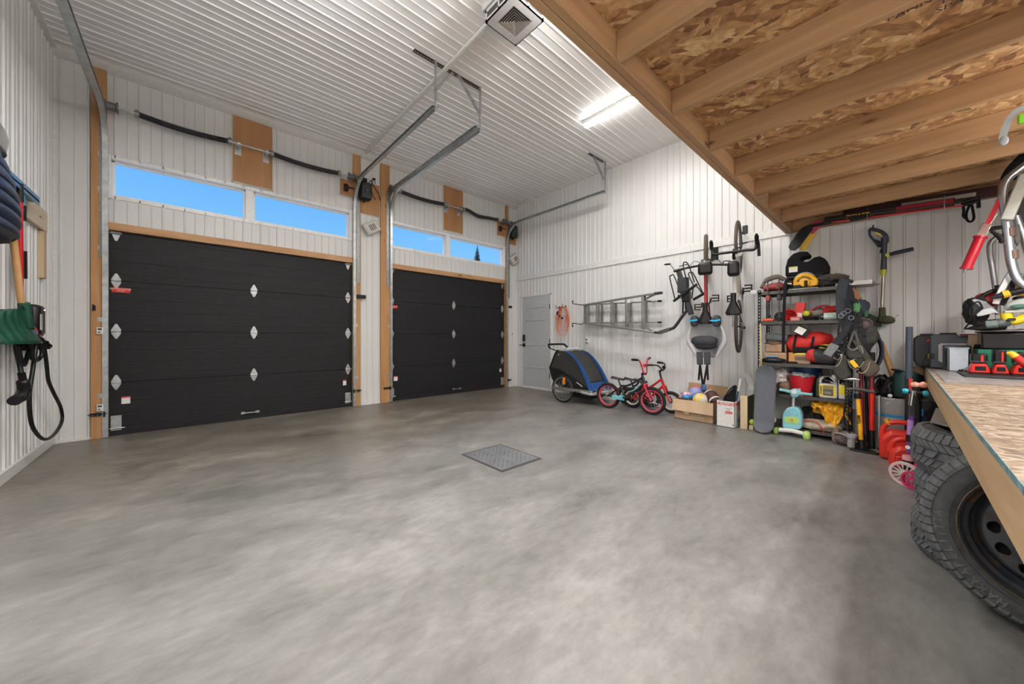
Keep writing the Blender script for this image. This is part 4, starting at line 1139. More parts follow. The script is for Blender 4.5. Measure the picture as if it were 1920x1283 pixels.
part('back_pad', G().ball(pt(1320, 639, xs+.09)+Vector((0, 0, 0)), (.06, .155, .062), 24, 12, 0, sq=2.6), SHP, t)
part('lower_pad', G().ball(pt(1322, 648, xs+.1), (.05, .14, .05), 20, 10), mat('seat_pad_dark', (.02, .021, .026), .8), t)
for s_, px in ((-1, 1302), (1, 1344)):
    p = pt(px, 602, xs-.0)
    part('shoulder_pad', G().ball(p, (.05, .045, .07), 16, 10, sq=2.8), SHP, t)
    part('blue_strap', G().sweep([p+Vector((-.055, -.055, .012)), p+Vector((-.062, 0, 0)), p+Vector((-.055, .055, .005))], [(-.010, -.003), (.010, -.003), (.010, .003), (-.010, .003)], up=(1, 0, 0)), mat('cyan_strap', (.02, .36, .62), .5), t, label='bright blue strap')
g = G().box(pt(1311, 606, xs+.06)-Vector((.0, 0, 0)), pt(1337, 592, xs+.12)); part('vent_panel', g, SH, t, bev=.02)
g = G()
for k in range(4): p = pt(1315+k*5.5, 597, xs+.055); g.cbox(p, (.01, .018, .045))
part('vents', g, mat('vent_slot', (.03, .03, .03), .6), t)
text('brand_lettering', 'THULE', .035, BLACK, t, frame(pt(1322, 604, xs+.045), (0, -1, 0), (0, 0, 1)), .002, bold=.001)
for s_, px in ((-1, 1311.5), (1, 1326)):
    a = pt(px, 660, xs-.05); b = pt(px+(1 if s_ < 0 else 0), 684, xs-.05); c = pt(1318.5+s_*.8, 722, xs-.04)
    part('harness_pad', G().sweep([a, b], [(-.036, -.012), (.036, -.012), (.036, .012), (-.036, .012)], up=(1, 0, 0)), SHP, t, bev=.01)
    part('harness_strap', G().sweep([b, c], [(-.012, -.0025), (.012, -.0025), (.012, .0025), (-.012, .0025)], up=(1, 0, 0)), CLOTHK, t)
    part('strap_tail', G().sweep([b, pt(px+s_*1.5, 713, xs-.05)], [(-.012, -.0025), (.012, -.0025), (.012, .0025), (-.012, .0025)], up=(1, 0, 0)), CLOTHK, t)
part('buckle', G().cbox(pt(1319, 727, xs-.04), (.03, .06, .075)), mat('blue_buckle', (.03, .10, .25), .4), t, bev=.012, label='dark blue buckle')
part('buckle_tongue', G().cbox(pt(1319, 732, xs-.04), (.02, .035, .04)), BLACK, t, bev=.006)

# ================================================================== trailer
BLU = mat('blue_fabric', (.008, .065, .24), .6, 0, .15, 20, .1, 60)
MESH = mat('dark_mesh', (.028, .027, .026), .6, 0, .2, 90)
t = thing('bike_trailer', 'blue and black child bicycle trailer with push bar standing beside the grey door', 'bike trailer', (-.5, -2.3, 0))
xn, xfar = -.76, -.27
for x, nm in ((-.86, 'near'), (-.17, 'far')):
    par = t
    M0 = G()
    # wheel helper builds in xz plane; here the wheel lies in the yz plane
    r = .24; M = Matrix.Translation((x, -2.10, r)) @ Matrix.Rotation(R(90), 4, 'Y')
    w = part('wheel', G().lathe([(r-.02+.02*math.cos(2*PI*i/8), .02*math.sin(2*PI*i/8)) for i in range(8)], 40, M, close=True), RUBBER, t)
    part('rim', G().lathe([(r-.036, -.012), (r-.036, .012), (r-.05, .009), (r-.05, -.009)], 40, M, close=True), ALU, w)
    g = G()
    for i in range(20):
        a = 2*PI*i/20; b = a+(.6 if i % 4 < 2 else -.6)
        g.cyl(M @ Vector((.018*math.cos(b), .018*math.sin(b), .025*(1 if i % 2 else -1))), M @ Vector(((r-.05)*math.cos(a), (r-.05)*math.sin(a), 0)), .0014, seg=4)
    part('spokes', g, SPK, w)
    part('hub', G().cyl((x-.04, -2.10, r), (x+.04, -2.10, r), .014), BLACK, w)
    part('fender_bar', G().tube(arc((-2.10, r), r+.02, R(20), R(165), 14, 'yz', x+(.045 if x < -.5 else -.045)), .008, 6), BLACKM, t)
    xi = x+(.05 if x < -.5 else -.05)
part('reflector', G().cbox((-.90, -2.16, .385), (.006, .05, .12)), mat('orange_reflector', (.8, .25, .02), .3), t, label='orange reflector')
g = G()
for x in (-.80, -.23): g.box((x-.018, -2.64, .20), (x+.018, -1.95, .255))
g.box((-.80, -2.66, .19), (-.23, -2.60, .255)).box((-.80, -1.98, .20), (-.23, -1.95, .25))
part('chassis_rail', g, ALU, t, bev=.006)
part('outer_arm', G().box((-.905, -2.34, .215), (-.885, -1.88, .265)).box((-.905, -2.36, .22), (-.80, -2.33, .26)), ALU, t, bev=.003)
part('axle', G().cyl((-.88, -2.10, .24), (-.15, -2.10, .24), .012), BLACKM, t)
part('front_bumper', G().tube(smooth_path([(-.80, -2.45, .215), (-.80, -2.58, .205), (-.73, -2.655, .20), (-.30, -2.655, .20), (-.22, -2.58, .205), (-.22, -2.45, .215)]), .028, 10), mat('silver_paint', (.42, .42, .40), .35, .3), t)
part('belly', G().box((-.76, -2.6, .10), (-.28, -2.15, .20)), BLACK, t, bev=.04)
# body panels: profile in (y,z)
rear = [(-1.93, .90), (-1.86, .86), (-1.74, .62), (-1.72, .57), (-1.80, .36), (-1.95, .27)]
archp = [(-2.06, .885), (-2.20, .83), (-2.34, .71), (-2.45, .56), (-2.53, .42), (-2.59, .30), (-2.645, .225)]
prof_ = rear[::-1] + archp
for x, s_ in ((xn, 1), (xfar, -1)):
    part('side_window', G().prism([(x, y, z) for y, z in [(-1.95, .27), (-1.80, .36), (-1.74, .62), (-1.88, .86), (-1.95, .89)] + archp], (s_*.006, 0, 0)), MESH, t)
    part('side_skirt', G().prism([(x-s_*.008, y, z) for y, z in [(-1.95, .25), (-1.79, .36), (-1.73, .60), (-1.95, .56), (-2.20, .47), (-2.62, .25)]], (s_*.006, 0, 0)), CLOTHK, t)
    path = smooth_path([(x-s_*.006, y, z) for y, z in archp], 4)
    g = G(); n = len(path)
    g.sweep(path, [(-.010, -.034), (.010, -.034), (.010, .016), (-.010, .016)], up=(0, 1, .3), rad=[.45+1.3*i/(n-1) for i in range(n)])
    part('blue_arch', g, BLU, t)
    part('frame_tube', G().tube(smooth_path([(x-s_*.004, y, z) for y, z in rear], 4), .014, 8), BLACKM, t)
part('back_panel', G().sweep([(-.515, y, z) for y, z in [(-1.80, .36), (-1.74, .62), (-1.88, .87)]], [(-.24, -.004), (.24, -.004), (.24, .004), (-.24, .004)], up=(0, 1, 0)), MESH, t)
ap = [Vector((-.515, y, z)) for y, z in archp]
def fm(u, v):
    k = v*(len(archp)-1); i = min(int(k), len(archp)-2); f = k-i
    y = archp[i][0]*(1-f)+archp[i+1][0]*f; z = archp[i][1]*(1-f)+archp[i+1][1]*f
    return (xn+.01+(xfar-xn-.02)*u, y-.012*math.sin(PI*u), z)
part('front_mesh', G().grid(lambda u, v: fm(u, v*.74), 8, 16), MESH, t, thick=.004)
part('front_apron', G().grid(lambda u, v: fm(u, .74+.26*v), 8, 6), BLU, t, thick=.006)
part('roof', G().grid(lambda u, v: (xn+(xfar-xn)*u, -1.90-.17*v, .90-.012*v+.008*math.sin(PI*u)), 8, 4), mat('grey_roof', (.30, .31, .32), .6, 0, .3, 30), t, thick=.01)
part('rolled_cover', G().tube(smooth_path([(-.66, -2.02, .92), (-.5, -2.05, .925), (-.34, -2.04, .92)]), .028, 8), mat('clear_cover', (.5, .52, .53), .3, 0, .4, 60), t)
part('push_bar', G().tube(smooth_path([(xn, -1.92, .88), (xn, -1.72, .93), (xn+.01, -1.68, .98), (xn+.06, -1.66, 1.0), (xfar-.06, -1.66, 1.0), (xfar-.01, -1.68, .98), (xfar, -1.75, .93), (xfar, -1.92, .88)]), .010, 10), BLACKM, t)
part('bar_grip', G().tube(smooth_path([(xn, -1.71, .935), (xn+.01, -1.68, .98), (xn+.06, -1.66, 1.0), (xfar-.06, -1.66, 1.0), (xfar-.01, -1.68, .98), (xfar, -1.73, .94)]), .019, 10), RUBBER, t)
part('hinge_knob', G().cyl((xn-.02, -1.93, .82), (xn+.02, -1.93, .82), .02), ALU, t)
part('side_label', G().prism([(xn-.016, -2.33, .375), (xn-.016, -2.45, .315), (xn-.016, -2.45, .30), (xn-.016, -2.33, .36)], (-.001, 0, 0)), PAPER, t)

# ================================================================== children's bicycles (local x forward)
def kid_bike(name, label, rearpt, frontpt, r, fm_, km, rm, tyre, style='bmx', lean=0, full=True):
    a, b = Vector(rearpt), Vector(frontpt); d = b-a; L_ = d.length
    ang = math.atan2(d.y, d.x)
    t = thing(name, label, 'bicycle', a, (0, 0, 0), world=False)
    t.rotation_euler = (Matrix.Rotation(ang, 3, 'Z') @ Matrix.Rotation(lean, 3, 'X')).to_euler()
    z0 = r
    wheel(t, (0, 0, z0), r, tyre, .018, RUBBER, rm, n=20, hub=.022)
    wheel(t, (L_, 0, z0), r, tyre, .018, RUBBER, rm, n=20, hub=.022)
    bb = Vector((.40*L_, 0, z0-.01)); st = Vector((.30*L_, 0, z0+.17)); hd = Vector((L_-.14, 0, z0+.34)); hb = Vector((L_-.105, 0, z0+.24))
    part('down_tube', G().cyl(bb, hb, .019), fm_, t)
    part('top_tube', G().tube(smooth_path([st+Vector((.0, 0, .0)), st*.6+hd*.4+Vector((0, 0, -.04)), hd*.9+hb*.1]), .016, 10), fm_, t)
    part('seat_tube', G().cyl(bb, st+Vector((-.01, 0, .03)), .014), fm_, t)
    part('head_tube', G().cyl(hd, hb, .02), fm_, t)
    for s_ in (-1, 1):
        part('chain_stay', G().cyl(bb+Vector((0, s_*.02, 0)), (0, s_*.045, z0), .009), fm_, t)
        part('seat_stay', G().cyl(st+Vector((0, s_*.015, -.02)), (0, s_*.045, z0), .008), fm_, t)
        part('fork_leg', G().tube([hb+Vector((.005, s_*.02, 0)), hb+Vector((.012, s_*.042, -.03)), (L_, s_*.045, z0)], [.013, .015, .011], 8), km, t)
    part('fork_crown', G().cbox(hb+Vector((.008, 0, -.015)), (.04, .10, .03)), km, t, bev=.008)
    sp = st+Vector((-.04, 0, .10))
    part('seat_post', G().cyl(st, sp, .011), BLACKM, t)
    saddle(t, sp+Vector((0, 0, .02)), R(-5), .78)
    if style == 'bmx':
        part('stem', G().cyl(hd, hd+Vector((-.01, 0, .04)), .016).cbox(hd+Vector((.02, 0, .045)), (.06, .04, .035)), BLACKM, t)
        c = hd+Vector((.04, 0, .05)); g = G()
        for s_ in (-1, 1): g.tube(smooth_path([c+Vector((0, 0, 0)), c+Vector((0, s_*.05, .01)), c+Vector((-.02, s_*.10, .14)), c+Vector((-.03, s_*.15, .20)), c+Vector((-.05, s_*.25, .215))], 5), .011, 8)
        g.cyl(c+Vector((-.018, -.09, .12)), c+Vector((-.018, .09, .12)), .009)
        part('handlebar', g, km, t)
        part('crossbar_pad', G().cbox(c+Vector((-.0, 0, .12)), (.03, .09, .05)), km, t, bev=.01)
        for s_ in (-1, 1):
            part('grip', G().cyl(c+Vector((-.035, s_*.18, .205)), c+Vector((-.06, s_*.30, .215)), .017), BLACK, t)
    elif style == 'cruiser':
        part('stem', G().tube(smooth_path([hd, hd+Vector((-.02, 0, .10)), hd+Vector((.0, 0, .13))]), .015, 8), BLACKM, t)
        c = hd+Vector((.0, 0, .12)); g = G()
        for s_ in (-1, 1): g.tube(smooth_path([c, c+Vector((.03, s_*.04, .02)), c+Vector((-.0, s_*.14, .09)), c+Vector((-.08, s_*.20, .10)), c+Vector((-.12, s_*.22, .10))], 5), .010, 8)
        part('handlebar', g, BLACKM, t)
        for s_ in (-1, 1): part('grip', G().cyl(c+Vector((-.05, s_*.185, .10)), c+Vector((-.14, s_*.225, .10)), .016), BLACK, t)
        part('bell', G().ball(c+Vector((.06, -.05, .06)), .028, 12, 8), BLACK, t)
    crank(t, bb, .055, .09, R(20))
    part('chain_guard', G().prof([(0+.03, z0-.03), (bb.x+.06, z0-.055), (bb.x+.07, z0+.03), (.03, z0+.03)], 'xz', .045, .05), BLACKM if style == 'bmx' else fm_, t)
    return t
BLKP = mat('black_paint', (.018, .02, .026), .25); PNK = mat('pink_red_paint', (.60, .03, .07), .3); PNR = mat('pink_rim', (.50, .06, .09), .4)
kb = kid_bike('kids_bicycle', 'small black bicycle with red fork and red rims in front of the wall', (-.70, -2.90, 0), (-.66, -3.60, 0), .205, BLKP, PNK, PNR, .024, lean=R(0))
SKYB = mat('sky_blue_paint', (.18, .50, .58), .4)
g = G(); z0 = .205
g.prof([(.10, .17), (.30, .165), (.30, .235), (.24, .25), (.20, .225), (.14, .25), (.09, .22)], 'xz', -.062, -.056); part('pale_blue_guard', g, SKYB, kb, label='pale blue chain guard')
part('decal', G().cyl((.40, -.021, .31), (.50, -.021, .385), .009), SKYB, kb)
kid_bike('kids_bicycle', 'small red bicycle with black bent handlebar parked behind the black one', (-.38, -3.14, 0), (-.34, -3.74, 0), .165, REDP, REDP, mat('pale_rim', (.66, .62, .55), .5), .027, 'cruiser', lean=R(2))
kid_bike('balance_bicycle', 'small dark bicycle half hidden behind the other two near the trailer', (-.19, -2.92, 0), (-.12, -3.32, 0), .15, BLKP, BLKP, BLACK, .022, 'none', lean=R(3))

# ================================================================== boxes by the wall
def arc_text(s, size, rad, a_mid, M, depth=.0015, step=None, bold=0):
    """letters set around a circle in the local xy plane of M, reading clockwise"""
    g = G(); step = step or size*.82/rad
    for i, ch in enumerate(s):
        if ch == ' ': continue
        a = a_mid - (i-(len(s)-1)/2)*step
        cu = bpy.data.curves.new('t', 'FONT'); cu.body = ch; cu.size = size; cu.align_x = 'CENTER'; cu.align_y = 'CENTER'; cu.extrude = depth; cu.resolution_u = 1; cu.offset = bold
        o = bpy.data.objects.new('t', cu); me = bpy.data.meshes.new_from_object(o)
        me.transform(M @ Matrix.Rotation(a, 4, 'Z') @ Matrix.Translation((rad, 0, 0)) @ Matrix.Rotation(-PI/2, 4, 'Z'))
        g.bm.from_mesh(me); bpy.data.objects.remove(o); bpy.data.curves.remove(cu); bpy.data.meshes.remove(me)
    return g
def blob(c, r, jit=.2, seg=20, rings=12, sq=2.2): return G().ball(c, r, seg, rings, jit, sq=sq)

t = thing('cardboard_box', 'open brown cardboard box full of balls standing by the wall', 'box', (-.38, -4.15, 0))
bx0, bx1, by0, by1, bh = -.61, -.14, -4.40, -3.90, .27
w_ = .005
part('box_walls', G().box((bx0, by0, 0), (bx0+w_, by1, bh)).box((bx1-w_, by0, 0), (bx1, by1, bh)).box((bx0, by0, 0), (bx1, by0+w_, bh)).box((bx0, by1-w_, 0), (bx1, by1, bh)).box((bx0, by0, 0), (bx1, by1, .006)), CARD, t)
part('front_flap', G().prism([(bx0, by0, bh), (bx0, by1+.01, bh), (bx0-.045, by1+.015, bh-.145), (bx0-.045, by0-.01, bh-.155)], (-.004, 0, 0)).prism([(bx0-.04, -4.12, bh-.15), (bx0-.04, -4.03, bh-.148), (bx0-.03, -4.045, bh-.185), (bx0-.03, -4.10, bh-.19)], (-.003, 0, 0)), CARDL, t)
part('back_flap', G().prism([(bx1, by0-.02, bh), (bx1, by1, bh), (bx1+.03, by1, bh+.19), (bx1+.03, by0-.02, bh+.17)], (.004, 0, 0)), CARD, t)
LETT = mat('pale_print', (.62, .52, .42), .8)
text('printed_lettering', 'the place with\nendless possibilities', .032, LETT, t, frame((bx0-.001, -4.16, .075), (0, -1, 0), (0, 0, 1)), .0004)
def ballthing(name, label, c, r, m, sec=None, sm=None, cat='ball', **k):
    t = thing(name, label, cat, Vector(c)-Vector((0, 0, r)))
    part('cover', G().ball(c, r, 24, 16), m, t, **k)
    if sec: sec(t, Vector(c), r)
    return t
def band(t, c, r, m, axis, w=.012, name='stripe', off=0):
    q = Vector(axis).normalized().to_track_quat('Z', 'Y').to_matrix().to_4x4()
    part(name, G().lathe([(math.sqrt(max(0, r*r-z*z))+.0012, z) for z in [off+w*(i/4-.5)*2 for i in range(5)]], 32, Matrix.Translation(c) @ q), m, t)
PINKB = mat('pink_ball', (.75, .12, .25), .4); YELB = mat('yellow_ball', (.80, .55, .05), .45); CREAM = mat('cream', (.72, .66, .55), .5); PURP = mat('lilac', (.30, .33, .62), .4)
b_ = ballthing('play_ball', 'pink ball with lilac lower half at the back of the balls box', (-.27, -4.06, bh+.06), .095, PINKB); band(b_, Vector((-.27, -4.06, bh+.06)), .095, PURP, (1, .2, .8), .045, off=-.03)
b_ = ballthing('volley_ball', 'yellow and cream volleyball at the front of the balls box', (-.46, -4.19, bh-.005), .10, CREAM)
for ax in ((0, 1, .3), (.6, 1, -.2)): band(b_, Vector((-.46, -4.19, bh-.005)), .10, YELB, ax, .018)
FB = mat('brown_leather', (.075, .03, .022), .5, 0, .2, 60, .2, 200)
t = thing('football', 'brown american football with white stripes in the balls box', 'football', (-.42, -4.32, bh-.05))
Mf = Matrix.Translation((-.40, -4.315, bh+.045)) @ Matrix.Rotation(R(50), 4, 'Z') @ Matrix.Rotation(R(-30), 4, 'Y') @ Matrix.Rotation(R(90), 4, 'Y')
pf = [(.083*math.sqrt(max(0, 1-(z/.14)**2))**1.15, z) for z in [-.14+.28*i/20 for i in range(21)]]
part('leather', G().lathe(pf, 28, Mf), FB, t)
for s_ in (-1, 1): part('white_stripe', G().lathe([(.083*math.sqrt(1-(z/.14)**2)**1.15+.0015, z) for z in [s_*(.062+.018*i/4) for i in range(5)]], 28, Mf), PAPER, t)
t = thing('toy_ball', 'pale pink and white patterned toy at the left of the balls box', 'toy', (-.42, -3.97, bh-.03))
part('toy_body', blob((-.42, -3.99, bh+.025), (.085, .09, .06), .2), mat('pale_pink', (.72, .45, .42), .6, 0, .35, 25), t)
part('toy_spots', G().ball((-.50, -3.97, bh+.04), .022).ball((-.49, -4.03, bh+.05), .018).ball((-.48, -3.95, bh+.07), .016), mat('purple_dots', (.25, .18, .5), .6), t)
t = thing('water_blaster', 'blue plastic toy lying across the balls in the box', 'toy', (-.44, -4.1, bh+.02))
part('toy_barrel', G().tube([(-.52, -4.02, bh+.02), (-.46, -4.10, bh+.05), (-.38, -4.20, bh+.10)], [.03, .026, .014], 10), mat('toy_blue', (.02, .14, .45), .4), t)
part('toy_grip', G().ball((-.52, -4.02, bh+.025), (.03, .05, .03)), mat('toy_blue2', (.05, .25, .55), .4), t)

# nappy box
t = thing('diaper_box', 'white diaper box with red lettering holding rackets next to the balls box', 'box', (-.5, -4.55, 0))
NW = mat('box_white', (.74, .74, .73), .6)
hx0, hx1, hy0, hy1, hh = -.655, -.40, -4.655, -4.45, .325
part('box_walls', G().box((hx0, hy0, 0), (hx0+w_, hy1, hh)).box((hx1-w_, hy0, 0), (hx1, hy1, hh)).box((hx0, hy0, 0), (hx1, hy0+w_, hh)).box((hx0, hy1-w_, 0), (hx1, hy1, hh)).box((hx0, hy0, 0), (hx1, hy1, .006)), NW, t)
RINK = mat('red_ink', (.60, .03, .02), .6); KINK = mat('dark_ink', (.03, .03, .04), .7)
F1 = lambda y, z: frame((hx0-.0008, y, z), (0, -1, 0), (0, 0, 1))
text('brand_lettering', 'HUGGIES', .050, RINK, t, F1(-4.553, hh-.037), .0005, bold=.0012)
text('sub_lettering', 'snug &\ndry', .026, mat('grey_ink', (.15, .15, .17), .7), t, F1(-4.588, hh-.10), .0005)
part('red_flash', G().box((hx0-.001, -4.63, .17), (hx0, -4.55, .20)), RINK, t, bev=.002)
text('flash_lettering', 'leak locks', .017, NW, t, frame((hx0-.0016, -4.59, .185), (0, -1, 0), (0, 0, 1)), .0003)
text('size_number', '4', .04, KINK, t, F1(-4.635, .035), .0005)
g = G(); random.seed(11)
for k in range(9):
    y = random.uniform(-4.645, -4.46); z = random.uniform(.02, .25)
    if y < -4.54 and z > .15: continue
    g.cyl((hx0-.0008, y, z), (hx0, y, z), .0035, seg=5)
part('printed_dots', g, RINK, t)
text('side_lettering', 'HUGGIES', .045, RINK, t, frame((-.535, hy0-.0008, hh-.037), (1, 0, 0), (0, 0, 1)), .0005, bold=.0012)
def racket(label, foot, tip, m, grp=None):
    t = thing('badminton_racket', label, 'racket', foot)
    f, e = Vector(foot), Vector(tip); d = (e-f).normalized(); L_ = (e-f).length
    s = Vector((.35, 1, 0)).normalized(); s = (s-d*s.dot(d)).normalized()
    c = f+d*.14
    part('hoop', G().tube([c+s*.095*math.sin(2*PI*i/28)+d*.13*-math.cos(2*PI*i/28) for i in range(28)], .008, 8, closed=True), m, t)
    part('shaft', G().cyl(c+d*.13, f+d*(L_-.16), .009), m, t)
    part('grip', G().cyl(f+d*(L_-.16), e, .015, .018), mat('white_grip', (.62, .60, .56), .7), t, label='white taped grip')
    g = G()
    for k in range(-5, 6):
        q = k/6; h = math.sqrt(1-q*q)
        g.cyl(c+s*.095*q-d*.13*h, c+s*.095*q+d*.13*h, .0008, seg=4); g.cyl(c+d*.13*q-s*.095*h, c+d*.13*q+s*.095*h, .0008, seg=4)
    part('strings', g, PAPER, t); return t
racket('dark racket with a white grip standing upright in the diaper box', (-.50, -4.57, .012), (-.46, -4.67, .60), mat('racket_blue', (.02, .045, .10), .3))
t = thing('racket_cover', 'black racket cover leaning in the diaper box', 'racket bag', (-.52, -4.55, .01))
part('cover_head', G().prism([(-.50, -4.46, .10), (-.50, -4.47, .30), (-.49, -4.545, .42), (-.475, -4.61, .52), (-.475, -4.63, .50), (-.49, -4.62, .38), (-.5, -4.60, .10)], (.03, 0, 0)), CLOTHK, t, bev=.012)
part('cover_strap', G().tube(smooth_path([(-.51, -4.49, .33), (-.50, -4.56, .46), (-.49, -4.615, .515)]), .008, 8), CLOTHK, t)
t = thing('pale_board', 'pale plywood offcut standing upright between the diaper box and the shelf', 'board', (-.46, -4.74, 0))
part('board_face', G().box((-.60, -4.775, 0), (-.585, -4.70, .41)), PINEZ, t, bev=.002)
part('board_side', G().box((-.585, -4.775, 0), (-.30, -4.765, .40)), mat('board_dark', (.12, .10, .08), .8), t)
t = thing('curved_paddle', 'grey curved plastic blade standing behind the pale board', 'blade', (-.3, -4.72, 0))
part('curved_blade', G().sweep(smooth_path([(-.30, -4.73, .0), (-.28, -4.73, .40), (-.26, -4.735, .50), (-.26, -4.70, .60), (-.26, -4.66, .66)]), [(-.03, -.003), (.03, -.003), (.03, .003), (-.03, .003)], up=(1, 0, 0)), mat('grey_blade', (.42, .43, .40), .5), t)
t = thing('foam_board', 'lime green foam board standing against the left end of the shelf', 'foam board', (-.30, -4.80, 0))
part('foam', G().box((-.33, -4.835, 0), (-.30, -4.795, .72)), mat('lime_foam', (.42, .72, .08), .7), t, bev=.01)
part('tape_band', G().box((-.332, -4.837, .52), (-.298, -4.793, .57)), mat('mint_band', (.25, .65, .42), .6), t)
TB = mat('tennis_yellow', (.55, .72, .06), .9, 0, .1, 50, .3, 300)
for c, lab in (((-.50, -4.80, .083), 'yellow-green tennis ball lying low against the left end of the shelf'),):
    b_ = ballthing('tennis_ball', lab, c, .033, TB); band(b_, Vector(c), .033, PAPER, (1, .5, .3), .002, 'seam')
solo('wood_block', G().box((-.56, -4.825, 0), (-.36, -4.782, .05)), PINEY, 'small wood block on the floor under the tennis ball', 'block', loc=(-.46, -4.80, 0))

# ================================================================== steel shelf
DSH = mat('shelf_steel', (.020, .020, .020), .4, .4, .2, 30); DSL = mat('shelf_lip', (.085, .08, .075), .38, .5, .15, 20)
SX0, SX1, SY0, SY1 = -.50, -.07, -5.67, -4.86
t = thing('steel_shelf', 'black slotted steel shelving unit packed with tools and bags', 'shelf', (-.28, -5.26, 0))
def post(x, y, sx, sy):
    g = G(); H_ = 1.70; w = .034; th = .003
    for (ax, sg) in (('x', sx), ('y', sy)):
        def bx(u0, u1, z0, z1):
            if ax == 'x': g.box((x+sg*u0, y, z0), (x+sg*u1, y+sy*th, z1))
            else: g.box((x, y+sg*u0, z0), (x+sx*th, y+sg*u1, z1))
        bx(0, w*.3, 0, H_); bx(w*.68, w, 0, H_)
        k = 0; z = 0
        while z < H_: bx(w*.3, w*.68, z, min(H_, z+.022)); z += .0375
    return g
for x, y, sx, sy in ((SX0, SY1, 1, -1), (SX0, SY0, 1, 1), (SX1, SY1, -1, -1), (SX1, SY0, -1, 1)): part('post', post(x, y, sx, sy), DSH, t)
LV = [1.675, 1.315, .82, .458, .085]
for i, z in enumerate(LV):
    g = G().box((SX0+.005, SY0+.005, z-.008), (SX1-.005, SY1-.005, z))
    g.mi = 1
    g.box((SX0+.0, SY0+.01, z-.035), (SX0+.006, SY1-.01, z+.002)); g.box((SX1-.006, SY0+.01, z-.035), (SX1, SY1-.01, z+.002)); g.box((SX0, SY0, z-.035), (SX1, SY0+.006, z+.002)); g.box((SX0, SY1-.006, z-.035), (SX1, SY1, z+.002))
    part('shelf_board', g, (DSH, DSL), t)
X = lambda px, py, x=-.40: at(px, py, x=x)
def yy(px, x): return at(px, 600, x=x).y

# --- top shelf
Z = LV[0]
RUST = mat('rusty_red', (.28, .035, .03), .4, 0, .3, 30)
t = thing('angle_grinder', 'dark red corded power tool at the left end of the top shelf', 'power tool', (-.38, -5.0, Z))
part('motor_body', G().tube([(-.42, -4.90, Z+.05), (-.40, -4.98, Z+.06), (-.38, -5.06, Z+.065), (-.36, -5.10, Z+.06)], [.035, .05, .055, .03], 14), RUST, t)
part('handle', G().tube(smooth_path([(-.42, -4.88, Z+.06), (-.38, -4.92, Z+.15), (-.34, -5.02, Z+.19), (-.33, -5.09, Z+.15)]), [.02]*6+[.03]*7+[.026]*6, 12), mat('grey_brown_plastic', (.13, .11, .09), .5), t)
part('gear_head', G().ball((-.42, -5.06, Z+.06), .045).cyl((-.45, -5.06, Z+.06), (-.47, -5.06, Z+.06), .035), RUST, t)
part('chrome_ring', G().cyl((-.36, -5.10, Z+.10), (-.34, -5.16, Z+.09), .03, .035), CHROME, t)
t = thing('tool_cable', 'tangled black cord piled behind the dark red tool on the top shelf', 'cord', (-.25, -5.02, Z))
g = G(); random.seed(5)
for k in range(5): g.tube([(-.24+.05*math.sin(a)+random.uniform(-.01, .01), -5.03+.10*math.cos(a), Z+.02+.02*k) for a in [2*PI*i/16 for i in range(16)]], .008, 6, closed=True)
part('cord_loops', g, BLACK, t)
for k, (y, lab, c) in enumerate(((-4.965, 'left', RUST), (-5.075, 'right', DKGREY))):
    t = thing('bar_clamp', '%s bar clamp hanging from the top shelf lip near its left end' % ('red-headed' if k == 0 else 'grey-headed'), 'clamp', (-.515, y, Z))
    part('bar', G().box((-.522, y-.006, Z-.32), (-.516, y+.006, Z+.14)), DKGREY, t)
    part('fixed_jaw', G().box((-.53, y-.012, Z+.02), (-.44, y+.012, Z+.045)), c, t, bev=.004)
    part('sliding_jaw', G().box((-.535, y-.02, Z-.11), (-.45, y+.02, Z-.05)), c if k else RUST, t, bev=.006)
t = thing('white_bracket', 'small white plastic bracket clipped to the left end of the top shelf', 'bracket', (-.50, -4.82, Z))
part('clip', G().box((-.53, -4.858, Z-.02), (-.49, -4.79, Z+.03)), WHITE, t, bev=.005); part('screw', G().cyl((-.535, -4.82, Z+.005), (-.53, -4.82, Z+.005), .012), CHROME, t)
# circular saw
DW = mat('saw_yellow', (.80, .42, .015), .4)
t = thing('circular_saw', 'yellow circular saw sitting on the top shelf in front of the booster seat', 'saw', (-.40, -5.28, Z))
part('base_plate', G().box((-.50, -5.42, Z+.002), (-.32, -5.16, Z+.010)), ALU, t, bev=.002)
part('blade_guard', G().lathe([(.0, -.015), (.10, -.015), (.105, -.01), (.105, .01), (.10, .015), (.0, .015)], 30, Matrix.Translation((-.38, -5.29, Z+.10)) @ Matrix.Rotation(R(90), 4, 'Y')), mat('guard_grey', (.33, .32, .30), .4, .5), t)
part('motor_housing', G().tube([(-.41, -5.30, Z+.075), (-.49, -5.30, Z+.075)], [.052, .048], 18), DW, t, bev=.004)
part('rear_handle', G().tube(smooth_path([(-.43, -5.21, Z+.05), (-.43, -5.22, Z+.12), (-.43, -5.27, Z+.165), (-.43, -5.34, Z+.15), (-.43, -5.395, Z+.09), (-.43, -5.39, Z+.04)]), .02, 12), DW, t)
part('upper_body', G().prism([(-.45, -5.20, Z+.03), (-.45, -5.40, Z+.03), (-.45, -5.40, Z+.09), (-.45, -5.33, Z+.11), (-.45, -5.20, Z+.08)], (.04, 0, 0)), DW, t, bev=.01)
part('battery', G().box((-.50, -5.27, Z+.012), (-.42, -5.20, Z+.05)), BLACK, t, bev=.008)
part('trigger_knob', G().cbox((-.48, -5.315, Z+.06), (.04, .03, .07)), BLACK, t, bev=.008)
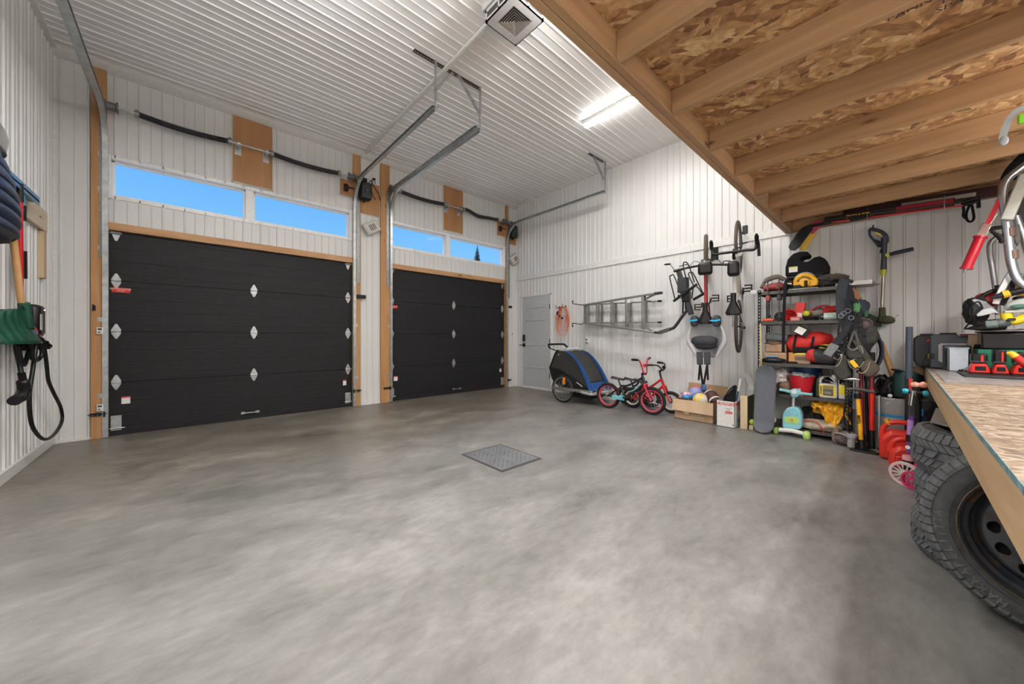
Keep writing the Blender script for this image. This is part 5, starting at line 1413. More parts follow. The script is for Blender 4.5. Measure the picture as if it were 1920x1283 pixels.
# booster seat on a storage case
t = thing('storage_case', 'low black case on the top shelf carrying the booster seat', 'case', (-.20, -5.25, Z))
part('case_body', G().box((-.31, -5.46, Z+.0), (-.10, -5.10, Z+.12)), BLACK, t, bev=.012); part('case_lid', G().box((-.315, -5.465, Z+.125), (-.095, -5.095, Z+.14)), DKGREY, t, bev=.006)
t = thing('booster_seat', 'black child booster car seat on top of the shelving unit', 'booster seat', (-.22, -5.28, Z+.145))
bz = Z+.145
BC = mat('booster_fabric', (.006, .006, .007), .8, spec=.25)
def bp(px, py): return at(px, py, x=-.30)
prof = [(1473, 512), (1473, 495), (1477, 480), (1487, 469), (1500, 465), (1514, 464.5), (1518, 469), (1515, 474), (1504, 476), (1500, 480), (1506, 484), (1516, 484), (1526, 476), (1537, 473), (1547, 478), (1553, 490), (1552, 503), (1545, 511)]
pp = [Vector(bp(*p)) for p in prof]; 
zmin = min(p.z for p in pp)
pp = [Vector((p.x, p.y, bz+(p.z-zmin))) for p in pp]
part('arm_side', G().prism([p+Vector((-.02, 0, 0)) for p in pp], (.07, 0, 0)), BC, t, bev=.02)
part('arm_side', G().prism([p+Vector((.14, 0, 0)) for p in pp], (.05, 0, 0)), BC, t, bev=.015)
part('seat_pad', G().cbox((-.19, -5.27, bz+.05), (.16, .33, .08)), BC, t, bev=.025)
part('seat_base', G().box((-.335, -5.44, bz+.0), (-.12, -5.11, bz+.035)), BLACK, t, bev=.01)
c = bp(1488, 492); c = Vector((-.325, c.y, bz+.115))
part('warning_label', G().cbox(c, (.003, .082, .065)), PAPER, t, label='white warning label with a yellow heading'); part('label_heading', G().cbox(c+Vector((-.002, 0, .026)), (.003, .08, .012)), mat('yellow_ink', (.75, .75, .1), .6), t)
part('hanging_strap', G().strip(smooth_path([(-.34, -5.13, bz+.02), (-.50, -5.14, Z+.12), (-.525, -5.13, Z-.02), (-.525, -5.12, Z-.40), (-.525, -5.115, .95)]), .032, .004, up=(1, 0, 0)), CLOTHK, t, label='long black strap')
t = thing('tool_bag', 'slumped dark grey bag lying at the right end of the top shelf', 'bag', (-.32, -5.52, Z))
g = blob((-.30, -5.50, Z+.075), (.14, .13, .085), .3, 26, 16); part('bag_body', g, mat('dark_canvas', (.045, .045, .048), .9, 0, .35, 18, .5, 50), t)
part('bag_flap', blob((-.36, -5.52, Z+.10), (.09, .13, .05), .35), mat('brown_canvas', (.09, .07, .055), .9, 0, .3, 20, .5, 50), t)
part('bag_cord', G().tube(smooth_path([(-.44, -5.40, Z+.01), (-.48, -5.44, Z+.04), (-.46, -5.52, Z+.03), (-.47, -5.60, Z+.05), (-.43, -5.55, Z+.08), (-.44, -5.47, Z+.07)]), .009, 6), BLACK, t)
t = thing('white_carton', 'flat white carton sticking out past the right end of the top shelf', 'carton', (-.36, -5.70, Z))
part('carton', G().box((-.47, -5.84, Z+.002), (-.15, -5.56, Z+.045)), mat('carton_white', (.68, .67, .66), .7), t, bev=.002)
part('plastic_wrap', blob((-.30, -5.865, Z+.02), (.12, .035, .02), .3, 14, 8), mat('clear_wrap', (.55, .55, .55), .25), t)

# --- second shelf
Z = LV[1]
t = thing('hand_tool', 'orange-red handled hand tool at the left of the second shelf', 'hand tool', (-.45, -4.98, Z))
part('handle', G().cyl((-.45, -4.90, Z+.022), (-.45, -5.01, Z+.020), .020, .016), mat('orange_red', (.75, .10, .03), .4), t); part('shank', G().cyl((-.45, -5.01, Z+.020), (-.45, -5.11, Z+.010), .009), BLACKM, t)
t = thing('brass_fitting', 'brass hose fitting standing on the second shelf near its left post', 'fitting', (-.36, -4.95, Z))
part('fitting_body', G().cyl((-.36, -4.95, Z), (-.36, -4.95, Z+.05), .014).cyl((-.36, -4.95, Z+.02), (-.36, -4.95, Z+.035), .022, seg=6), mat('brass', (.55, .32, .08), .3, .9), t); part('fitting_cap', G().cyl((-.36, -4.95, Z+.05), (-.36, -4.95, Z+.085), .012), BLACK, t)
t = thing('tape_reel', 'round black reel standing upright on the second shelf', 'reel', (-.30, -5.05, Z))
part('reel_disc', G().cyl((-.28, -5.05, Z+.062), (-.33, -5.05, Z+.062), .06, seg=28), BLACK, t, bev=.005); part('reel_hub', G().cyl((-.33, -5.05, Z+.062), (-.345, -5.05, Z+.062), .022, seg=20), DKGREY, t)
t = thing('red_funnel', 'red plastic funnel lying on the second shelf', 'funnel', (-.40, -5.15, Z))
Mfu = Matrix.Translation((-.44, -5.165, Z+.07)) @ Matrix.Rotation(R(80), 4, 'Y')
part('funnel_cone', G().lathe([(.068, -.02), (.068, -.01), (.015, .06), (.010, .13), (.008, .13), (.012, .06), (.062, -.01), (.064, -.02)], 26, Mfu, close=True), RED, t)
part('funnel_neck_block', G().box((-.42, -5.185, Z+.10), (-.38, -5.12, Z+.15)), RED, t, bev=.006)
t = thing('red_carton', 'tall red carton leaning on the second shelf with a white tag', 'carton', (-.30, -5.24, Z))
Mc = frame((-.32, -5.21, Z+.03), (0, -1, -.15), (0, -.15, 1))
part('carton_body', G(Mc).box((-.03, .02, 0), (.06, .19, .07)), RED, t, bev=.003)
part('price_tag', G(Mc).box((-.028, -.005, .071), (.05, .07, .075)), PAPER, t, label='white square tag')
t = thing('small_red_box', 'small faded pink-red box under the leaning red carton', 'box', (-.43, -5.22, Z))
part('box_body', G().box((-.47, -5.26, Z+.001), (-.41, -5.17, Z+.048)), mat('faded_red', (.52, .14, .14), .6), t, bev=.002); part('box_print', G().box((-.4712, -5.25, Z+.012), (-.47, -5.18, Z+.036)), mat('faded_print', (.62, .35, .33), .6), t)
t = thing('lime_ball', 'lime yellow plastic ball resting among tools on the second shelf', 'ball', (-.36, -5.30, Z+.05))
part('ball_shell', G().ball((-.38, -5.305, Z+.085), .036), mat('lime_plastic', (.52, .62, .03), .4), t); part('ball_base', G().cyl((-.38, -5.305, Z+.0), (-.38, -5.305, Z+.055), .022), BLACK, t)
t = thing('hacksaw', 'red-framed saw with grey grip lying at the back of the second shelf', 'saw', (-.2, -5.40, Z))
part('saw_frame', G().tube(smooth_path([(-.26, -5.33, Z+.10), (-.24, -5.38, Z+.16), (-.24, -5.45, Z+.175), (-.24, -5.50, Z+.15), (-.24, -5.49, Z+.11)]), .012, 8), REDP, t)
part('saw_grip', G().tube([(-.27, -5.36, Z+.10), (-.26, -5.43, Z+.14)], [.018, .02], 10), DKGREY, t); part('saw_knob', G().ball((-.29, -5.33, Z+.095), (.02, .028, .035)), mat('coral', (.75, .18, .12), .4), t)
part('saw_foot', G().box((-.26, -5.40, Z+.0), (-.22, -5.36, Z+.10)), BLACK, t)
t = thing('tool_roll', 'red and grey rolled fabric tool pouch lying on the second shelf', 'pouch', (-.34, -5.47, Z+.07))
part('pouch_roll', G().tube([(-.38, -5.43, Z+.095), (-.36, -5.50, Z+.115), (-.34, -5.60, Z+.135)], [.036, .042, .036], 14), mat('red_cloth', (.52, .02, .02), .7, 0, .2, 20, .3, 60), t); part('grey_end', G().tube([(-.40, -5.36, Z+.075), (-.38, -5.44, Z+.097)], [.036, .040], 14), mat('grey_cloth', (.16, .15, .13), .8), t)
t = thing('paint_can', 'white and green can lying on its side on the second shelf', 'can', (-.42, -5.53, Z))
part('can_body', G().cyl((-.43, -5.465, Z+.042), (-.43, -5.62, Z+.045), .041, seg=26), mat('can_label', (.50, .62, .55), .5, 0, .3, 70), t); part('can_rim', G().cyl((-.43, -5.62, Z+.045), (-.43, -5.63, Z+.045), .043, seg=26), CHROME, t)
t = thing('chain_tangle', 'heap of black chain and cord on the second shelf', 'chain', (-.42, -5.37, Z))
g = G(); random.seed(8)
for k in range(16):
    c = Vector((-.44+random.uniform(-.03, .05), -5.30-.010*k, Z+.018+.02*random.random())); ax = Vector((random.uniform(-1, 1), random.uniform(-1, 1), random.uniform(-1, 1))).normalized(); q = ax.to_track_quat('Z', 'Y').to_matrix()
    g.tube([c+q @ Vector((.018*math.cos(2*PI*i/10), .012*math.sin(2*PI*i/10), 0)) for i in range(10)], .005, 6, closed=True)
part('chain_links', g, BLACKM, t)

# --- third shelf
Z = LV[2]
t = thing('cardboard_carton', 'plain brown carton at the lower left of the third shelf', 'carton', (-.27, -5.0, Z))
part('carton_body', G().box((-.44, -5.13, Z+.002), (-.12, -4.905, Z+.125)), CARD, t, bev=.003); part('carton_tape', G().box((-.442, -5.12, Z+.105), (-.438, -4.91, Z+.118)), CARDL, t)
t = thing('paper_parcel', 'crumpled brown paper parcel stacked on the plain carton', 'parcel', (-.27, -5.01, Z+.13))
part('parcel_body', G().box((-.43, -5.125, Z+.128), (-.12, -4.915, Z+.225)), mat('kraft_paper', (.36, .23, .15), .85, 0, .15, 12, .5, 40), t, bev=.012); part('folded_top', blob((-.30, -5.02, Z+.237), (.15, .125, .022), .25), mat('kraft_paper2', (.30, .19, .12), .9, 0, .2, 12, .5, 40), t)
t = thing('parts_organizer', 'dark green-grey parts organizer case on top of the paper parcel', 'organizer', (-.27, -5.02, Z+.265))
Mo = frame((-.43, -4.92, Z+.30), (0, -1, -.10), (0, -.1, 1))
part('organizer_case', G(Mo).box((0, -.02, -.25), (.22, .06, 0)), mat('organizer_grey', (.06, .075, .07), .4), t, bev=.006)
for k in range(3): part('compartment_lid', G(Mo).box((.015+.068*k, .0, .0), (.075+.068*k, .045, .004)), mat('organizer_lid', (.11, .13, .125), .35), t)
t = thing('black_pouch', 'flat black zip pouch in front of the cartons on the third shelf', 'pouch', (-.46, -5.02, Z))
part('pouch_body', blob((-.462, -5.01, Z+.032), (.035, .12, .032), .12), BLACK, t); part('blue_edge', G().box((-.47, -5.05, Z+.072), (-.44, -4.93, Z+.082)), mat('light_blue', (.10, .42, .65), .5), t, label='light blue edge')
part('pouch_strap', G().strip([(-.48, -5.08, Z+.03), (-.49, -5.15, Z+.02), (-.48, -5.24, Z+.015)], .02, .006, up=(1, 0, 0)), CLOTHK, t)
t = thing('taped_carton', 'printed brown carton with a yellow tape strip in the middle of the third shelf', 'carton', (-.27, -5.23, Z))
part('carton_body', G().box((-.43, -5.345, Z+.002), (-.12, -5.15, Z+.13)), CARD, t, bev=.003); part('side_band', G().box((-.4325, -5.205, Z+.01), (-.43, -5.15, Z+.13)), mat('ochre_print', (.55, .28, .08), .7), t)
part('yellow_tape', G().box((-.4325, -5.30, Z+.108), (-.43, -5.205, Z+.125)), mat('yellow_tape', (.85, .70, .03), .5), t); part('grey_print', G().box((-.4325, -5.34, Z+.04), (-.43, -5.21, Z+.085)), mat('grey_brown_print', (.16, .12, .09), .7), t)
t = thing('red_duffel', 'red duffel bag with black base lying above the taped carton', 'bag', (-.33, -5.30, Z+.14))
RB = mat('red_nylon', (.60, .022, .018), .6, 0, .15, 14, .3, 40)
part('bag_body', G().tube([(-.30, -5.13, Z+.21), (-.33, -5.17, Z+.225), (-.34, -5.30, Z+.25), (-.33, -5.43, Z+.275), (-.30, -5.52, Z+.29)], [.05, .105, .115, .10, .05], 18), RB, t)
part('bag_base', G().tube([(-.40, -5.19, Z+.155), (-.40, -5.42, Z+.175)], [.05, .045], 12), CLOTHK, t)
for y in (-5.20, -5.36): part('bag_strap', G().strip([(-.45, y, Z+.19), (-.46, y-.01, Z+.25), (-.44, y-.015, Z+.30), (-.40, y-.01, Z+.34)], .022, .004, up=(1, 0, 0)), CLOTHK, t)
t = thing('manual_booklet', 'black and white booklet lying tilted on the red duffel bag', 'booklet', (-.42, -5.28, Z+.37))
Mb = frame((-.45, -5.27, Z+.37), (0, -.8, -.5), (.35, -.5, .75)); part('cover', G(Mb).box((-.06, -.045, 0), (.07, .055, .02)), BLACK, t); part('white_panel', G(Mb).box((-.055, -.04, .021), (.03, .04, .0225)), PAPER, t)
t = thing('red_black_duffel', 'red and black duffel bag hanging over the third shelf edge', 'bag', (-.42, -5.5, Z))
part('bag_body', G().tube([(-.42, -5.35, Z+.07), (-.43, -5.40, Z+.095), (-.43, -5.52, Z+.09), (-.42, -5.62, Z+.07)], [.05, .088, .095, .06], 18), mat('charcoal_nylon', (.035, .035, .04), .6, 0, .2, 14, .3, 40), t)
part('red_end', G().tube([(-.42, -5.325, Z+.055), (-.42, -5.36, Z+.09), (-.43, -5.405, Z+.097)], [.035, .08, .0915], 18), mat('coral_nylon', (.72, .055, .05), .6, 0, .15, 14, .3, 40), t, label='bright red end panel')
part('carry_handle', G().tube(smooth_path([(-.44, -5.38, Z+.17), (-.50, -5.42, Z+.21), (-.50, -5.50, Z+.20), (-.45, -5.54, Z+.16)]), .012, 8), CLOTHK, t)
t = thing('yellow_rope', 'coiled yellow rope lying on the red and black bag', 'rope', (-.40, -5.48, Z+.18))
g = G()
for k in range(6): g.tube([(-.43+.03*math.cos(a+k), -5.50+.055*math.sin(a)+.006*k, Z+.205+.02*math.sin(a*2+k)) for a in [2*PI*i/18 for i in range(18)]], .005, 6, closed=True)
part('rope_loops', g, mat('yellow_rope_m', (.80, .65, .05), .6), t)
t = thing('clear_jar', 'clear jar with orange lid lying at the right of the third shelf', 'jar', (-.3, -5.58, Z+.2))
part('jar_glass', G().cyl((-.38, -5.60, Z+.27), (-.30, -5.60, Z+.27), .034), mat('clear_plastic', (.45, .5, .52), .15, trans=.3), t); part('jar_lid', G().cyl((-.33, -5.545, Z+.275), (-.33, -5.52, Z+.28), .022), mat('orange_plastic', (.70, .22, .05), .4), t)
part('jar_stand', G().box((-.36, -5.63, Z+.17), (-.30, -5.57, Z+.24)), BLACK, t)

# --- fourth shelf
Z = LV[3]
t = thing('red_bucket', 'red bucket full of grey rags on the fourth shelf', 'bucket', (-.36, -5.26, Z))
part('bucket_body', G().lathe([(0, .0), (.088, 0), (.118, .215), (.124, .215), (.124, .225), (.114, .225), (.084, .008), (0, .008)], 36, Matrix.Translation((-.36, -5.26, Z+.001))), mat('bucket_red', (.50, .012, .02), .4), t)
part('rags', blob((-.36, -5.26, Z+.22), (.10, .10, .035), .5, 26, 14), mat('grey_rags', (.30, .34, .34), .9, 0, .6, 30, .6, 60), t)
t = thing('blue_tub', 'blue plastic tub standing behind the red bucket', 'tub', (-.19, -5.28, Z))
part('tub_wall', G().lathe([(0, 0), (.10, 0), (.125, .30), (.135, .30), (.135, .31), (.118, .31), (.095, .01), (0, .01)], 32, Matrix.Translation((-.205, -5.285, Z+.001)) @ Matrix.Diagonal((.8, 1.1, 1, 1))), mat('tub_blue', (.01, .05, .17), .4), t)
part('blue_cloth', blob((-.22, -5.29, Z+.29), (.07, .10, .03), .4), mat('slate_cloth', (.30, .38, .45), .8), t)
t = thing('clear_bag', 'crumpled clear plastic bag with brown contents left of the red bucket', 'bag', (-.34, -5.06, Z))
part('plastic_film', blob((-.33, -5.05, Z+.20), (.10, .09, .09), .35, 26, 14), mat('clear_film', (.52, .48, .46), .25, 0, .35, 20), t); part('bag_contents', blob((-.35, -5.10, Z+.08), (.08, .07, .08), .3), mat('brown_contents', (.22, .15, .10), .8, 0, .4, 30), t)
t = thing('orange_cap', 'orange knitted cap beside the left post on the fourth shelf', 'cap', (-.36, -4.94, Z+.18))
part('cap_cloth', blob((-.37, -4.945, Z+.235), (.07, .06, .045), .2), mat('orange_cloth', (.85, .25, .03), .8, 0, .1, 30, .3, 120), t); part('cap_peak', blob((-.40, -4.93, Z+.20), (.05, .055, .012), .1), mat('cream_cloth', (.60, .50, .38), .8), t)
t = thing('pink_basket', 'pink plastic basket under the orange cap on the fourth shelf', 'basket', (-.36, -4.94, Z))
part('basket_wall', G().lathe([(0, 0), (.055, 0), (.07, .16), (.066, .16), (.05, .006), (0, .006)], 24, Matrix.Translation((-.37, -4.94, Z+.001))), mat('pink_plastic', (.62, .16, .22), .5), t); part('basket_cloth', blob((-.37, -4.94, Z+.16), (.05, .05, .03), .3), mat('beige_cloth', (.50, .42, .32), .8), t)
t = thing('spray_bottle', 'murky green bottle between the red bucket and the white jug', 'bottle', (-.33, -5.415, Z))
part('bottle_body', G().lathe([(0, 0), (.036, 0), (.038, .01), (.038, .16), (.028, .20), (.013, .215), (.013, .23), (0, .23)], 22, Matrix.Translation((-.34, -5.42, Z+.001))), mat('murky_green', (.10, .13, .05), .35, 0, .4, 25), t); part('bottle_cap', G().cyl((-.34, -5.42, Z+.23), (-.34, -5.42, Z+.26), .018), BLACK, t)
def jug(label, c, w, ylab=True, tx='RAIN-X'):
    t = thing('fluid_jug', label, 'jug', c); c = Vector(c); h = .235
    JW = mat('jug_white', (.60, .61, .63), .4); d = .055
    pts = [(-w, 0), (w, 0), (w, .16), (w*.95, .19), (w*.45, h), (w*.2, h+.01), (-w*.75, h-.0), (-w, h-.04)]
    # handle hole made by building the body from a ring of pieces
    part('jug_body', G().prism([(c.x-d, c.y-u, c.z+v) for u, v in [(-w, .001), (w, .001), (w, .16), (-w, .16)]], (2*d, 0, 0)), JW, t, bev=.014)
    g = G().prism([(c.x-d*.7, c.y-u, c.z+v) for u, v in [(-w, .155), (-w*.72, .155), (-w*.72, .205), (w*.05, .225), (w*.3, .17), (w, .155), (w*.98, .17), (w*.45, h), (-w*.75, h), (-w, h-.03)]], (1.4*d, 0, 0))
    part('jug_handle', g, JW, t, bev=.008)
    part('jug_cap', G().cyl(c+Vector((0, -w*.62, .20)), c+Vector((0, -w*.62, h+.02)), .02), WHITE, t)
    if ylab:
        part('label', G().box((c.x-d-.0015, c.y-w+.012, c.z+.025), (c.x-d, c.y+w-.004, c.z+.145)), mat('label_yellow', (.82, .60, .02), .5), t)
        part('label_panel', G().box((c.x-d-.0025, c.y-w+.03, c.z+.03), (c.x-d-.001, c.y+w-.035, c.z+.14)), mat('label_grey', (.10, .095, .08), .5), t)
        text('label_lettering', tx, .026, KINK, t, frame((c.x-d-.002, c.y+w-.018, c.z+.085), (0, 0, -1), (0, -1, 0)), .0006, bold=.001)
        text('label_title', 'SUMMER\nWINDSHIELD', .018, mat('label_yellow', (.82, .60, .02), .5), t, frame((c.x-d-.003, c.y-.005, c.z+.118), (0, -1, 0), (0, 0, 1)), .0004)
        g = G()
        for k in (-1, 1): g.tube([(c.x-d-.003, c.y-.0+.014*k+.011*math.cos(a), c.z+.062+.009*math.sin(a)) for a in [2*PI*i/14 for i in range(14)]], .0018, 5, closed=True)
        part('label_emblem', g, PAPER, t)
    return t
jug('white jug with a yellow and grey label on the fourth shelf', (-.42, -5.50, Z), .075)
t = jug('white jug with a plain yellow label at the right end of the fourth shelf', (-.41, -5.625, Z), .042, False)
part('label', G().box((-.4665, -5.66, Z+.05), (-.465, -5.59, Z+.155)), mat('label_yellow', (.82, .60, .02), .5), t, label='yellow label')
t = thing('rubber_glove', 'pale rubber glove tips poking up in front of the red bucket', 'glove', (-.47, -5.24, Z))
part('glove_fingers', G().tube([(-.47, -5.235, Z), (-.47, -5.24, Z+.04), (-.47, -5.248, Z+.08)], [.018, .016, .006], 8).tube([(-.47, -5.265, Z), (-.47, -5.262, Z+.04), (-.47, -5.256, Z+.085)], [.018, .015, .006], 8), mat('glove', (.60, .55, .48), .6), t); part('glove_cuff', G().ball((-.47, -5.25, Z+.012), (.02, .035, .012)), mat('glove_dark', (.06, .05, .05), .7), t)

# --- bottom shelf
Z = LV[4]
YJ = mat('yellow_raincoat', (.80, .40, .02), .5, 0, .12, 12, .25, 40)
t = thing('rain_jacket', 'yellow rain jacket draped over bags on the bottom shelf', 'jacket', (-.42, -5.50, Z+.1))
def dj(u, v):
    y = -5.37-.29*u + .02*math.sin(v*5); top = .335-.03*abs(u-.5)
    low = .22 if u < .35 else .02 if .38 < u < .62 else .16
    low += .05*math.sin(u*17)
    z = Z+top-(top-low)*v
    n_ = noise.noise(Vector((u*5, v*4, 2)))*.035+noise.noise(Vector((u*12, v*6, 5)))*.015
    return (-.40-.085*math.sin(min(1, v*1.4)*PI/2)+n_+.02*math.sin(u*22+v*4), y, z)
part('jacket_front', G().grid(dj, 60, 40), YJ, t, thick=.006, smooth=80)
part('jacket_mass', blob((-.33, -5.50, Z+.25), (.12, .15, .075), .35, 30, 16), YJ, t, smooth=80)
part('jacket_buckle', G().tube([Vector((-.50, -5.425, Z+.245))+Vector((0, .022*a, .014*b)) for a, b in ((-1, -1), (1, -1), (1, 1), (-1, 1))], .003, 6, closed=True), BLACK, t)
t = thing('canvas_bag', 'beige canvas bag with red trim lying on the bottom shelf', 'bag', (-.40, -5.40, Z))
part('bag_body', blob((-.40, -5.42, Z+.055), (.12, .19, .065), .18, 30, 14), mat('beige_canvas', (.42, .37, .28), .85, 0, .15, 14, .4, 60), t)
part('red_trim', G().tube(smooth_path([(-.49, -5.22, Z+.03), (-.50, -5.30, Z+.09), (-.51, -5.40, Z+.11), (-.525, -5.45, Z+.06), (-.52, -5.47, Z+.0)]), .006, 6), RED, t)
t = thing('dark_bag', 'dark mesh bag at the back of the bottom shelf', 'bag', (-.25, -5.40, Z))
part('bag_body', blob((-.22, -5.36, Z+.12), (.11, .14, .12), .3, 24, 14), mat('dark_bag_m', (.03, .03, .032), .85, 0, .4, 20, .4, 60), t); part('bag_loop', G().tube(smooth_path([(-.34, -5.30, Z+.12), (-.38, -5.31, Z+.22), (-.38, -5.36, Z+.22), (-.34, -5.37, Z+.12)]), .005, 6), BLACK, t)
t = thing('plaid_hat', 'plaid cloth hat with dark brim lying at the right foot of the shelf', 'hat', (-.58, -5.65, 0))
part('hat_crown', blob((-.58, -5.66, .075), (.08, .10, .072), .2, 26, 14), mat('plaid', (.13, .09, .09), .85, 0, .5, 30, .4, 80), t); part('hat_band', G().tube(smooth_path([(-.62, -5.57, .12), (-.66, -5.62, .13), (-.67, -5.70, .10), (-.65, -5.75, .06)]), .008, 6), mat('hat_trim', (.35, .32, .28), .8), t)
part('hat_flap', blob((-.57, -5.57, .08), (.03, .03, .085), .25), mat('plaid_brown', (.20, .13, .11), .85, 0, .4, 30), t)
# string on the left post
t = thing('nylon_string', 'pale yellow cord hanging down the left post of the shelf', 'cord', (-.51, -4.88, 1.2))
part('cord_strand', G().tube(smooth_path([(-.51, -4.885, 1.30), (-.515, -4.888, .95), (-.512, -4.883, .70), (-.515, -4.885, .45)]), .004, 6).tube(smooth_path([(-.512, -4.892, 1.30), (-.515, -4.898, .95), (-.514, -4.90, .65), (-.516, -4.892, .43)]), .004, 6), mat('cord_yellow', (.72, .62, .30), .7), t); part('cord_hook', G().cbox((-.51, -4.888, 1.305), (.02, .03, .01)), BLACKM, t)

# ================================================================== in front of the shelf
# skateboard standing on its end
t = thing('skateboard', 'grey grip-taped skateboard standing upright against the shelf', 'skateboard', (-.60, -4.96, 0))
GT = mat('grip_tape', (.115, .125, .145), .9, 0, .12, 60, .15, 300)
Msk = frame((-.635, -4.955, .0), (-.10, -1, 0), (.13, .035, 1))         # local x across, y up the board, z towards the room
Msk = Msk @ Matrix.Rotation(0, 4, 'Z')
def deck(u, v):
    yb = .79*v; a = 2*u-1
    e = .10
    w = .103*min(1, math.sqrt(max(0, 1-max(0, (e-yb)/e)**2)) if yb < e else math.sqrt(max(0, 1-max(0, (yb-.79+e)/e)**2)))
    kick = .0
    if yb < .14: kick = ((.14-yb)/.14)**1.6*.045
    if yb > .65: kick = ((yb-.65)/.14)**1.6*.045
    return Msk @ Vector((a*w, yb+.002, kick+.006*a*a+.03))
zc = Msk.to_3x3() @ Vector((0, 0, 1)); flip = -1 if zc.x > 0 else 1
def dk(off, s_=.0):
    def f(u, v):
        p = deck(u, v); return p + zc*off*flip*(-1 if False else 1)
    return f
part('deck', G().grid(dk(0), 16, 40), GT, t, thick=.011)
part('deck_underside', G().grid(dk(.009 if zc.x > 0 else -.009), 16, 40), wood('deck_wood', (.45, .28, .14), (.55, .36, .2), 'z', knots=False), t, thick=.005)
bk = zc*(1 if zc.x > 0 else -1)
for yb in (.17, .62):
    c = Msk @ Vector((0, yb, .03)) + bk*.045; ax = (Msk.to_3x3() @ Vector((1, 0, 0)))
    part('truck', G().cyl(c-ax*.085, c+ax*.085, .008).cbox(c-bk*.015, (.03, .05, .05)), ALU, t)
    for s_ in (-1, 1): part('wheel', G().cyl(c+ax*s_*.065, c+ax*s_*.10, .026, seg=18), mat('wheel_white', (.65, .64, .60), .5), t)
# child's animal-faced ride-on scooter
TQ = mat('pale_turquoise', (.24, .56, .64), .35); GRL = mat('lime_green', (.40, .62, .16), .4)
t = thing('toddler_scooter', 'pale blue toddler scooter with an animal face panel in front of the shelf', 'scooter', (-.60, -5.20, 0))
SCX = -.60
S = lambda px, py, x=SCX: at(px, py, x=x)
part('steering_hub', G().prism([S(1479, 733), S(1488, 728.5), S(1497, 730), S(1503, 737), S(1498, 742), S(1494, 746), S(1485, 746), S(1481, 740)], (.05, 0, 0)), TQ, t, bev=.012)
part('hub_badge', G().cyl(S(1489.5, 735), S(1489.5, 735)+Vector((-.014, 0, 0)), .026, seg=24), mat('badge_white', (.70, .72, .70), .4), t, label='white round badge')
part('badge_ring', G().lathe([(.026, -.001), (.030, -.001), (.030, .012), (.026, .012)], 24, Matrix.Translation(S(1489.5, 735)+Vector((-.006, 0, 0))) @ Matrix.Rotation(R(90), 4, 'Y')), TQ, t)
part('left_handle', G().tube([S(1480, 735)+Vector((.02, 0, 0)), S(1464, 731), S(1462, 730.5)], [.017, .015, .021], 12), TQ, t); part('right_handle', G().tube([S(1499, 738)+Vector((.02, 0, 0)), S(1520, 740), S(1523, 740.5)], [.017, .015, .021], 12), TQ, t)
part('steering_stem', G().cyl(S(1487.5, 745)+Vector((.02, 0, 0)), S(1486.5, 766)+Vector((.02, 0, 0)), .012), mat('stem_grey', (.45, .44, .44), .4), t)
bp_ = [S(1466.5, 800), S(1467, 783), S(1469, 774), S(1475, 766), S(1484, 763), S(1493, 764), S(1500, 770), S(1503.5, 780), S(1503.5, 798), S(1501, 805), S(1496, 806), S(1480, 804.5), S(1470, 803)]
part('body_panel', G().prism([p for p in bp_], (.10, 0, 0)), TQ, t, bev=.018)
FX = Vector((-.0015, 0, 0))
part('muzzle_patch', G().prism([S(1471, 782)+FX, S(1484, 781)+FX, S(1497, 783.5)+FX, S(1498.5, 789)+FX, S(1496, 795)+FX, S(1485, 795)+FX, S(1473, 792)+FX, S(1470.5, 787)+FX], (-.002, 0, 0)), GRL, t, bev=.001)
part('nose', G().ball(S(1485, 787.5)+FX*2, (.004, .017, .012), 16, 8), mat('orange_nose', (.75, .17, .03), .4), t, label='orange nose')
g = G()
for px_, py_ in ((1476.5, 776), (1494.5, 779)): g.ball(S(px_, py_)+FX, (.003, .004, .004), 10, 6)
part('eyes', g, KINK, t)
g = G().tube([S(1476.5+4.8*math.cos(a), 776+4.5*math.sin(a))+FX for a in [2*PI*i/24 for i in range(24)]], .001, 5, closed=True)
g.tube(smooth_path([S(1480, 791)+FX*2, S(1482, 793)+FX*2, S(1484.5, 792)+FX*2, S(1485, 790)+FX*2, S(1485.5, 792)+FX*2, S(1488, 793.5)+FX*2, S(1490, 791.5)+FX*2], 4), .0012, 5)
part('drawn_lines', g, KINK, t)
part('footboard', G().tube([S(1461, 806), S(1485, 808), S(1508, 814)], [.026, .026, .024], 12), mat('board_white', (.66, .66, .60), .4), t)
part('front_wheel', G().ball(S(1512.5, 817), (.05, .034, .05), 18, 12, sq=2.6), GRL, t); part('rear_wheel', G().ball(S(1454, 809)+Vector((.05, 0, 0)), (.05, .03, .04), 18, 12, sq=2.6), GRL, t)

# ================================================================== tool belts and straps at the right end of the shelf
LEA = mat('worn_leather', (.045, .043, .034), .75, 0, .3, 18, .4, 50); LEB = mat('brown_leather_worn', (.10, .075, .055), .75, 0, .3, 18, .4, 50); STI = mat('stitching', (.42, .40, .34), .8)
NYL = mat('black_webbing', (.010, .011, .014), .75, 0, .2, 30, .3, 120)
xb = -.60
B = lambda px, py, x=xb: at(px, py, x=x)
def pouch(par, name, outline, depth, m, rim=None, x=xb, bev=.02):
    pts = [B(*p, x) for p in outline]
    o = part(name, G().prism([p+Vector((0, 0, 0)) for p in pts], (depth, 0, 0)), m, par, bev=bev)
    if rim:
        part('stitched_rim', G().tube(smooth_path([B(*p, x-.006) for p in rim], 4), .0035, 6), STI, par)
    return o
t = thing('tool_belt', 'worn leather tool belt with open pouches hanging off the right end of the shelf', 'tool belt', (-.6, -5.75, .75))
part('belt_strap', G().strip(smooth_path([B(1598, 622, -.52), B(1606, 640), B(1615, 655), B(1624, 668), B(1632, 680)]), .05, .008, up=(1, 0, 0)), LEA, t)
